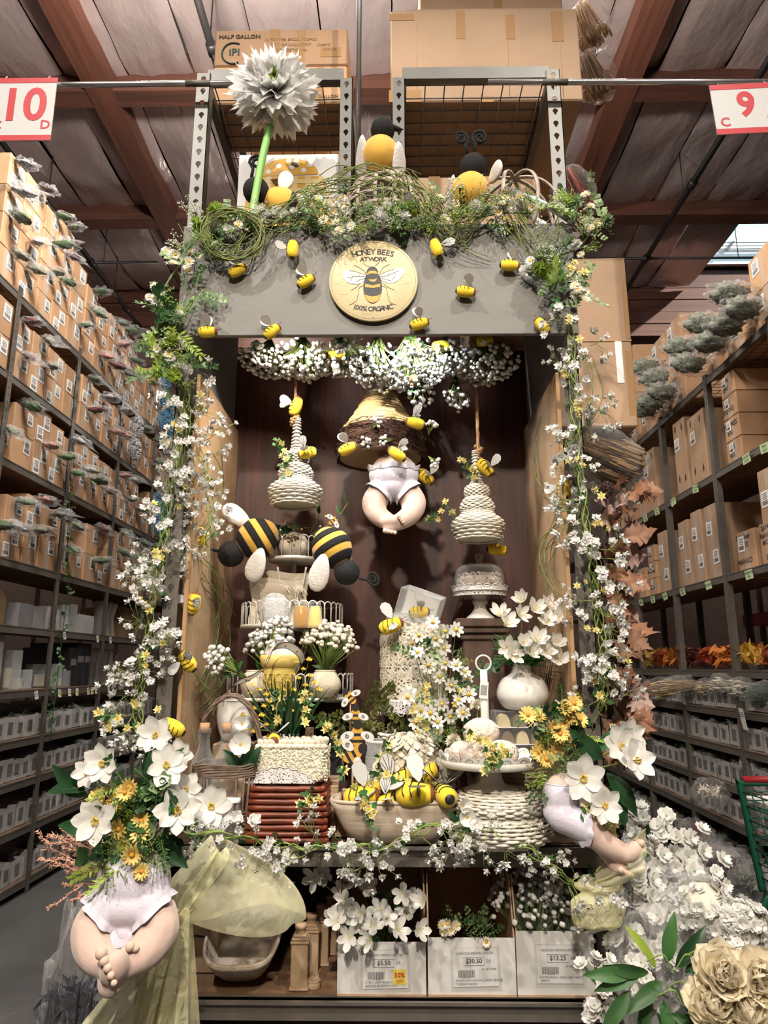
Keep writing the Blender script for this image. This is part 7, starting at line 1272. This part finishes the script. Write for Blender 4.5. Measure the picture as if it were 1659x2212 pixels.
def tie2(u, v): c = at(1285, 1900, 2.05).lerp(at(1395, 1840, 1.98), v)-rg.location; w_ = px(30+55*v, 2.1); return c+Vector((.15*(u-.5)*w_, folds(u, v, 6, .02), (u-.5)*w_+folds(u, v, 8, .012)))
MB().sheet(tie2, 30, 30).build('tail', 'organza2', rg)
# ---------------- lower shelf: price-tagged bins with flowers, dough bowls, kraft bottles
def printlab(o, c, price, lines, name='price_label', off=None, w_=.125, h_=.095):
    l = MB().box((0, 0, 0), (w_, .001, h_)).build(name, 'paper', o, c, (0, R(U(-2, 3)), 0), smooth=False)
    text('SHINODA DESIGN CENTER', .0085, l, (0, -.0008, h_*.38), FRONT, 'ink', .0001); text(price, .017, l, (-.004, -.0008, h_*.17), FRONT, 'ink', .0001, bold=.0004); text('EA', .011, l, (w_*.3, -.0008, h_*.17), FRONT, 'ink', .0001)
    MB().tube([(-.034, -.0008, h_*.06), (.026, -.0008, h_*.06), (.026, -.0008, h_*.27), (-.034, -.0008, h_*.27)], .0005, 4, closed=True).build('price_box', 'ink', l)
    for i in range(18): MB().box((-.048+.0026*i, -.0008, -h_*.16), (.0012+.0006*(i % 3 == 0), .0006, .018)).build('bar', 'ink', l)
    for i, s in enumerate(lines): text(s, .0082, l, (-w_*.46, -.0008, -h_*(.34+.09*i)), FRONT, 'ink', .0001, align='LEFT')
    text('00 06505', .006, l, (-.025, -.0008, -h_*.26), FRONT, 'ink', .0001); text('10 OR MORE', .0075, l, (w_*.3, -.0008, -h_*.05), FRONT, 'ink', .0001)
    if off:
        y = MB().box((w_*.32, -.0012, -h_*.2), (.036, .001, .038)).build('discount_sticker', 'yellowtag', l); text('50%', .017, l, (w_*.32, -.0022, -h_*.15), FRONT, 'red', .0001, bold=.0004); text('OFF', .012, l, (w_*.32, -.0022, -h_*.32), FRONT, 'red', .0001)
    MB().box((0, -.0016, 0), (w_*1.12, .0008, h_*1.15)).build('label_sleeve', 'clear', l); return l
mat('bigbin', (.66, .65, .63), .6, var=.05, vs=6)
def bigbin(lab, x0, x1, yb, yt, price, lines, off=False):
    a, c = at(x0, yb, 2.21), at(x1, yb, 2.21); w_ = c.x-a.x; h_ = at(x0, yt, 2.21).z-.6; o = T('flower_bin', lab, 'bin', ((a.x+c.x)/2, 2.21, .601)); t = .004; d = .5
    MB().box((0, 0, h_/2), (w_, t, h_)).build('front_wall', 'bigbin', o, smooth=False); MB().box((0, d, .16), (w_, t, .32)).build('back_wall', 'kraft', o); MB().box((0, d/2, t), (w_, d, t)).build('floor_panel', 'kraft', o)
    for s_ in (-1, 1): X = s_*(w_/2-t/2); MB().prism([(0, 0), (d, 0), (d, .33), (.06, .30), (.0, h_)], t, M=Matrix(((0, 0, 1, X), (1, 0, 0, 0), (0, 1, 0, 0), (0, 0, 0, 1)))).build('side_wall', 'kraft', o, smooth=False)
    MB().box((0, -.003, .004), (w_, .004, .006)).build('torn_edge', 'kraft', o); printlab(o, (.01, -.004, h_*.5), price, lines, off=off); return o, h_
random.seed(4)
o1, h1 = bigbin('white bin of apple blossoms priced $5.50 with a yellow 50% off sticker', 728, 921, 2152, 2035, '$5.50', ('21"BLOSSOM BUSH X3', '@@@@@CREAM 5/2VO'), True)
o2, h2 = bigbin('white bin of mini daisies priced $30.50 on the lower shelf', 925, 1116, 2146, 2026, '$30.50', ('8\'POM POM MUM/MN,DAISY GRLND', '**CREAM/GREEN'))
o3, h3 = bigbin("white bin of bagged baby's breath priced $13.25 on the lower shelf", 1118, 1288, 2140, 2012, '$13.25', ('6\'GYPSOPHILA GARLAND WHITE', ' WHITE'))
AP = [petal_mesh(.034, .019, 'petal', .15, 5, 7, .1, base=.18) for _ in range(2)]; AC = disc(8, .003, .014, 'petalyellow', 'petalyellow', .0008)
ab = T('apple_blossom_bush', 'white five-petal blossom bush spilling from the first lower bin', 'flowers', (o1.location.x, 2.35, .62)); lily_plant(ab, (0, 0, .03), [(680, 1895, 2.25), (705, 1890, 2.28), (768, 1900, 2.28), (740, 1925, 2.28), (795, 1915, 2.3), (745, 1950, 2.24), (715, 1985, 2.2), (742, 1965, 2.2), (778, 1975, 2.18), (820, 1965, 2.22), (835, 1985, 2.2), (870, 1930, 2.22), (880, 1945, 2.26), (912, 1945, 2.2), (805, 2000, 2.18), (860, 2010, 2.17), (905, 2010, 2.17), (755, 2025, 2.17), (800, 2030, 2.16), (880, 1975, 2.24), (850, 1985, 2.25), (770, 2000, 2.2), (728, 1990, 2.18)], 5, 1.15, cen=AC, pm=AP, open_=62)
for i in range(12): put_y(ab, MIDLEAF[0], (U(-.08, .08), U(-.08, .05), U(.05, .2)), (U(-1, 1), -.4, U(0, 1)), .8)
dz = T('mini_daisy_garland', 'small cream daisies and green sprigs in the second lower bin', 'flowers', (o2.location.x, 2.26, .62))
for i in range(16): put_y(dz, random.choice(SPR+FIL[:1]), at(U(960, 1060), U(1995, 2030), 2.24)-dz.location, (U(-.6, 1), -.5, U(.2, 1)), U(.6, .9))
for x, y in ((955, 1998), (968, 1995), (985, 2000), (1050, 2035), (975, 2010), (960, 2012)): put(dz, random.choice(DAISYC), at(x, y, 2.2)-dz.location, dir_cam(.5), .9)
bunch("dim bunch of baby's breath in the third lower bin", (o3.location.x-.03, 2.36, .62), (0, -.25, 1), .30, .14, 190, 201); bunch("second dim bunch of baby's breath in the third lower bin", (o3.location.x+.06, 2.34, .62), (.2, -.25, 1), .26, .10, 120, 202)
o = T('bin_bag', "crinkled clear bag around the baby's breath in the third lower bin", 'bag', (o3.location.x, 2.33, .80)); crumple((.12, .09, .16), 6, .2, 20, 14).build('plastic_bag', 'bag', o)
doughbowl('weathered wood dough bowl on the lower shelf, pointing away', (-.46, 2.43, .645), .48, .225, .09, 'driftwood', 96).rotation_euler = (0, R(-13), R(94)); o = MB().bbox((0, 0, .07), (.14, .3, .14), .004).build('shelf_box', 'kraft', None, (-.605, 2.50, .601), smooth=False, label='kraft box with a black pen mark left of the lower dough bowl', cat='box'); MB().tube([(-.02, -.1505, .1), (.0, -.1505, .104), (.03, -.1505, .101)], .003, 4).build('pen_mark', 'ink', o)
for i in range(4):
    p = at(643+6*i, 2145, 2.22); o = T('kraft_bottle', f'kraft paper bottle on the lower shelf, {ORD[i]} from the front of the row', 'bottle', (p.x+.014*i, 2.26+.085*i, .601), None, 'kraft bottles', .84)
    for nm, z, w_, h_ in (('foot', .005, .066, .01), ('body', .075, .058, .135), ('shoulder', .147, .064, .01), ('shoulder', .156, .056, .01), ('shoulder', .165, .046, .01)): MB().bbox((0, 0, z), (w_, w_, h_), .003).build(nm, 'kraft', o, smooth=False)
    MB().lathe([(.018, .168), (.018, .185), (.02, .186), (.02, .2), (0, .201)], 16).build('cap', 'kraft', o)
o = T('kraft_stopper', 'loose round kraft cap lying beside the kraft bottles', 'cap', (at(676, 2130, 2.24).x, 2.26, .601)); MB().lathe([(0, 0), (.018, 0), (.019, .002), (.019, .022), (.016, .023), (.015, .018), (0, .018)], 18).build('shell', 'kraft', o); MB().lathe([(.019, .018), (.021, .02), (.019, .022)], 18).build('rim', 'kraft', o)
# ---------------- right-hand blossom branches in plastic, hydrangea sprays, vine leaves, cream peony
BL5 = [star(.021, 5, 'petal', 'white', 80+i, 'blossom') for i in range(3)]
def fivep(r, seed):
    random.seed(seed); b = MB()
    for k in range(2):
        for i in range(5):
            a = 2*PI*(i+.5*k)/5; c, s_ = math.cos(a), math.sin(a); q = r*(1-.25*k); w_ = .5*q; z = r*(.25+.35*k); b.add([(0, 0, 0), (c*q*.55-s_*w_, s_*q*.55+c*w_, z*.6), (c*q*.95-s_*w_*.5, s_*q*.95+c*w_*.5, z+U(-.1, .1)*r), (c*q*.9, s_*q*.9, z*.8), (c*q*.95+s_*w_*.5, s_*q*.95-c*w_*.5, z+U(-.1, .1)*r), (c*q*.55+s_*w_, s_*q*.55-c*w_, z*.6)], [(0, 1, 2, 3, 4, 5)])
    b.ell((0, 0, r*.1), r*.15, 6, 4, 1); return b.mesh('blossom', ['petal', 'leafpale'])
B5 = [fivep(.024, i) for i in range(4)]
def branch(lab, pts, Y, n, seed, s=1.05, spread=.05, leaves=3, name='blossom_branch', ms=None):
    random.seed(seed); P = [at(x, y, yy+.10) for (x, y), yy in zip(pts, Y)]; o = T(name, lab, 'branch', P[0], None, 'white blossom branches'); Q = spline([p-P[0] for p in P], 8); MB().tube(Q, [.0045*(1-.6*i/len(Q)) for i in range(len(Q))], 5).build('twig', 'twig', o)
    for i in range(n):
        t = .25+.75*(i+U(0, 1))/n; q = Q[min(len(Q)-1, int(t*(len(Q)-1)))]; e = q+Vector((U(-1, 1), U(-1, .6), U(-.8, 1)))*spread; MB().tube([q, q.lerp(e, .6)+rv(.006), e], .0012, 3).build('twiglet', 'twig', o); put(o, random.choice(ms or B5), e, (e-q+Vector((0, -.04, .02))+rv(.02)), s*U(.8, 1.15))
    for i in range(leaves): put_y(o, MIDLEAF[0], Q[int(U(.4, .9)*len(Q))], rv()+Vector((0, -.4, .2)), .7)
    return o
RB = [([(1340, 2250), (1350, 2000), (1340, 1850), (1340, 1740)], [2.1, 2.12, 2.14, 2.15], 26), ([(1380, 2250), (1390, 2000), (1390, 1850), (1400, 1760)], [2.05, 2.08, 2.1, 2.12], 30), ([(1400, 2250), (1430, 2000), (1440, 1870), (1460, 1780)], [2.05, 2.08, 2.1, 2.12], 32), ([(1400, 2250), (1440, 2050), (1470, 1900), (1490, 1810)], [2.0, 2.04, 2.06, 2.08], 26), ([(1380, 2250), (1400, 2050), (1400, 1920), (1420, 1830)], [1.98, 2.0, 2.02, 2.04], 28), ([(1360, 2250), (1360, 2080), (1365, 1960), (1370, 1880)], [1.96, 1.98, 2.0, 2.02], 24), ([(1420, 2250), (1470, 2080), (1500, 1960), (1540, 1890)], [1.98, 2.0, 2.02, 2.04], 18), ([(1420, 2250), (1460, 2100), (1490, 2010), (1510, 1950)], [1.92, 1.95, 1.97, 2.0], 28), ([(1400, 2260), (1410, 2130), (1430, 2060), (1450, 2000)], [1.9, 1.92, 1.94, 1.96], 26)]
for i, (p, Y, n) in enumerate(RB): branch(f'white blossom branch in the pile right of the rack, {ORD[i]} from the back', p, Y, n, 300+i)
branch('white blossom branch peeking in at the bottom edge beside the post', [(1300, 2290), (1300, 2200), (1290, 2130), (1285, 2090)], [1.9]*4, 16, 320, .9, .04)
for i, (pts, Y, r) in enumerate((([(1440, 2200), (1480, 2050), (1520, 1960)], 2.0, .075), ([(1500, 2150), (1560, 2040), (1600, 1995)], 1.95, .06), ([(1530, 2150), (1590, 2050), (1635, 2010)], 1.97, .05), ([(1480, 2200), (1560, 2090), (1590, 2070)], 1.92, .055), ([(1460, 2150), (1490, 2010), (1555, 1985)], 1.98, .06))):
    o = hydrangea(f'white hydrangea spray reaching right from the blossom pile, {ORD[i]} one', at(*pts[-1], Y), r, 120, 330+i, [fivep(.015, 50+i)], 'hydrangea_spray', .02); MB().tube([at(x, y, Y)-o.location for x, y in pts], .004, 5).build('twig', 'twig', o)
for i, (c, d, rot) in enumerate((((1430, 2000, 2.07), (.11, .09, .16), 0), ((1490, 2030, 2.0), (.13, .09, .14), .5), ((1400, 2090, 2.0), (.09, .08, .14), .2), ((1500, 1930, 2.1), (.055, .05, .08), .4))):
    o = T('blossom_bag', f'crinkled clear plastic bag over the white blossoms, {["rear", "right", "front left", "small upper"][i]} one', 'bag', at(*c), (0, rot, rot)); crumple(d, 11+i, .3, 30, 22, 2.2).build('plastic_film', 'bagbig', o)
random.seed(31); vl = T('leaf_garland', 'garland of large dark green leaves with curly tendrils at the bottom right', 'garland', at(1430, 2190, 1.75))
VLF = [leafm(.10, .036, 'leaf', 5, .3), leafm(.12, .042, 'leafdark', 6, .3), leafm(.11, .03, 'leaflime', 7, .3)]
for x, y, d in ((1400, 2100, (-1, -.3, .1)), (1380, 2110, (-1, -.2, -.15)), (1440, 2080, (.1, -.3, 1)), (1460, 2090, (.6, -.3, .8)), (1480, 2100, (.8, -.3, .6)), (1510, 2105, (1, -.3, .5)), (1430, 2120, (-.6, -.4, -.2)), (1450, 2130, (.4, -.4, -.4)), (1400, 2150, (-.4, -.4, -1)), (1430, 2160, (.1, -.5, -1)), (1470, 2150, (.6, -.4, -.8)), (1360, 2140, (-.7, -.3, -.7)), (1500, 2130, (1, -.3, -.1)), (1415, 2090, (-.4, -.3, .8)), (1420, 2190, (.3, -.4, -.6)), (1390, 2190, (-.3, -.4, -.7)), (1450, 2190, (.8, -.4, -.3)), (1365, 2105, (-1, -.3, .1))): put_y(vl, random.choice(VLF), at(x, y, 1.78)-vl.location, d, U(.85, 1.15))
for i in range(7):
    p = at(U(1380, 1540), U(2060, 2180), 1.75)-vl.location; MB().tube(spline([p, p+Vector((.03, -.02, .02)), p+Vector((.05, -.02, -.01)), p+Vector((.075, -.03, .025)), p+Vector((.10, -.02, .01))], 6), .0016, 4).build('tendril', 'stem', vl)
mat('peony', (1, .91, .72), .85, tl=.5, rnd=.03, spec=.15); PEO = [petal_mesh(.06, .055, 'peony', .55, 7, 8, .0, .06, .06, .4) for _ in range(3)]; random.seed(51)
for i, (x, y, s_) in enumerate(((1560, 2110, 1.0), (1640, 2120, 1.05), (1600, 2190, 1.1), (1530, 2175, .85))):
    o = T('cream_peony', f"ruffled cream peony bloom at the bottom right, {['upper left', 'upper right', 'lower', 'leftmost'][i]} one", 'flower', at(x, y, 1.62), aim(Vector((U(-.3, .3), -.8, .55))).to_euler(), 'cream peonies', s_*1.05); MB().ell((0, 0, .005), .02, 12, 8).build('heart', 'peony', o); MB().tube([(0, 0, -.02), (0, -.06, -.2)], .004, 6).build('stem', 'stem', o)
    for k, (n, e) in enumerate(((11, -5), (10, 16), (9, 36), (7, 54), (5, 68))):
        for j in range(n): O('petal', random.choice(PEO), o, (0, 0, .004*k-.01), (Matrix.Rotation(2*PI*(j+.5*k)/n+U(-.2, .2), 3, 'Z')@Matrix.Rotation(R(e+U(-8, 8)), 3, 'X')@Matrix.Rotation(R(U(-20, 20)), 3, 'Y')).to_euler(), U(.8, 1.1)*(1-.05*k))
# ---------------- oak leaf garland behind the right post
mat('oak', (.30, .15, .085), .6, tl=.15, rnd=.25, var=.2, vs=20); mat('oakpink', (.42, .29, .25), .6, tl=.15, rnd=.15)
def oakleaf(m, seed):
    random.seed(seed); out = []
    for i in range(23):
        t = i/22; a = PI*t; rr = .065*(.55+.45*math.sin(a))*(1+.28*math.sin(i*1.9)*math.sin(a)); out.append((rr*math.sin(a)*.72*(1.0), .13*(1-t)-.0))
    pts = [(x, y) for x, y in out]+[(-x, y) for x, y in out[::-1][1:-1]]
    b = MB(); n = len(pts); b.add([(0, .06, .006)]+[(x, y, .016*math.sin(y*60+seed)+abs(x)*.3) for x, y in pts], [(0, 1+i, 1+(i+1) % n) for i in range(n)]); b.tube([(0, -.03, 0), (0, .05, .005), (0, .12, .0)], .001, 3, 1); return b.mesh('oak_leaf', [m, 'twig'])
OAK = [oakleaf('oak', i) for i in range(3)]+[oakleaf('oakpink', 5)]; random.seed(61); og2 = T('oak_leaf_garland', 'garland of brown oak leaves and pine cones hanging behind the right post', 'garland', at(1320, 1060, 2.45)); MB().tube(spline([at(x, y, 2.5)-og2.location for x, y in ((1310, 1040), (1320, 1200), (1325, 1350), (1320, 1500), (1310, 1640))], 6), .008, 6).build('vine', 'twig', og2)
for i in range(56): y = 1055+i*10; p = at(U(1300, 1360), y, 2.36+U(-.06, .04))-og2.location; put_y(og2, random.choice(OAK), p, (U(-.3, 1), -.4, U(-1, .35)), U(.65, 1.0))
CONE = MB()
for k in range(7):
    for i in range(8): a = 2*PI*(i+.5*(k % 2))/8; r = .022*math.sin(PI*(k+1)/8.5); CONE.add([(r*.4*math.cos(a), r*.4*math.sin(a), k*.008), (r*math.cos(a-.3), r*math.sin(a-.3), k*.008+.004), (r*1.15*math.cos(a), r*1.15*math.sin(a), k*.008+.008), (r*math.cos(a+.3), r*math.sin(a+.3), k*.008+.004)], [(0, 1, 2, 3)])
CONE = CONE.mesh('pine_cone', 'twig')
for x, y in ((1300, 1080), (1312, 1300), (1325, 1340), (1308, 1210), (1318, 1440)): O('pine_cone', CONE, og2, at(x, y, 2.38)-og2.location, (U(0, 3), U(0, 3), 0), 1.2)
# ---------------- green shopping cart at the right edge
mat('cartgreen', (.01, .10, .055), .35); mat('cartred', (.32, .02, .03), .4); ct = T('shopping_cart', 'green wire shopping cart with a red handle at the right edge', 'cart', (1.62, 3.05, 0)); g = lambda x, y, Y=3.05: at(x, y, Y)-ct.location
A, B_, C_ = g(1592, 1690), g(1655, 1960), g(1645, 2010); MB().tube(spline([g(1592, 1690), g(1600, 1702), g(1625, 1820), g(1648, 1925)], 5), .014, 8).build('frame_post', 'cartgreen', ct); MB().tube([g(1594, 1692), g(1594, 1692)+Vector((.55, .02, .0))], .012, 8).build('top_rail', 'cartgreen', ct); MB().tube([g(1604, 1684), g(1604, 1684)+Vector((.5, 0, .0))], .014, 10).build('handle', 'cartred', ct)
TL = g(1602, 1710); BLc = g(1648, 1925)
for i in range(12): t = i/11; p = TL.lerp(BLc, t); MB().tube([p, p+Vector((.5-.0*t, .0, .0))], .003, 4).build('wire', 'cartgreen', ct)
for i in range(14): x = .036*i; MB().tube([TL+Vector((x, 0, 0)), Vector((TL.x+x+.10, TL.y, BLc.z))], .003, 4).build('wire', 'cartgreen', ct)
for i in range(8): t = i/7; p = TL.lerp(BLc, t); MB().tube([p, p+Vector((.02, -.6, .0))], .003, 4).build('wire', 'cartgreen', ct)
MB().tube(spline([g(1659, 1935), g(1643, 1975), g(1640, 2005), g(1655, 2035), g(1690, 2045)], 5), .016, 8).build('leg_bend', 'cartgreen', ct); MB().tube([Vector((.35, 0, .3)), Vector((.35, .0, .1))], .014, 8).build('leg', 'cartgreen', ct); MB().lathe([(0, -.015), (.05, -.015), (.06, -.008), (.06, .008), (.05, .015), (0, .015)], 18).build('wheel', 'black', ct, (.35, 0, .062), (0, PI/2, 0))
o = MB().bbox((0, 0, 0), (.30, .25, .03), .005).build('white_parcel', 'paper', None, g(1655, 1738, 3.2)+ct.location+Vector((.12, 0, 0)), smooth=False, label='white flat parcel inside the shopping cart', cat='parcel'); MB().box((0, -.126, 0), (.25, .002, .008)).build('edge_tape', 'doily', o)
# ---------------- bag of dark stems on the floor at left
random.seed(71); dk = T('dark_stem_bag', 'clear plastic bag of navy black stems standing on the floor at left', 'bag', (-.83, 2.02, 0)); mat('navy', (.012, .014, .03), .4); b = MB()
for i in range(120): a = U(0, 6.28); r = U(0, .06); z = U(.45, .68); b.tube([(r*.4*math.cos(a), r*.4*math.sin(a), 0), (r*math.cos(a), r*math.sin(a), z), (r*1.2*math.cos(a)+U(-.03, .03), r*1.2*math.sin(a), z+.06)], .003, 3)
for i in range(160): a = U(0, 6.28); r = U(0, .065); p = Vector((r*math.cos(a), r*math.sin(a), U(.4, .7))); d = rv(.03); s_ = d.cross(rv()).normalized()*.008; b.add([p-d, p-s_, p+d, p+s_], [(0, 1, 2, 3)])
b.build('stems', 'navy', dk)['kind'] = 'stuff'; crumple((.085, .085, .43), 3, .3, 30, 30, 2.6).build('plastic_film', 'bagbig', dk, (0, 0, .43))
# little hanging ivy strand on the left rack, marks the second post
random.seed(81); iv = T('ivy_strand', 'thin ivy strand hanging down the left rack post', 'vine', atX(150, 1060, -2.46)); P = [atX(x, y, -2.46)-iv.location for x, y in ((152, 1060), (147, 1130), (146, 1200), (146, 1280), (137, 1350), (128, 1430), (120, 1500), (108, 1600))]; MB().tube(spline(P, 4), .003, 4).build('stem', 'leafdark', iv)
for p in spline(P, 5): put_y(iv, IVY, p, rv(), 1.5)
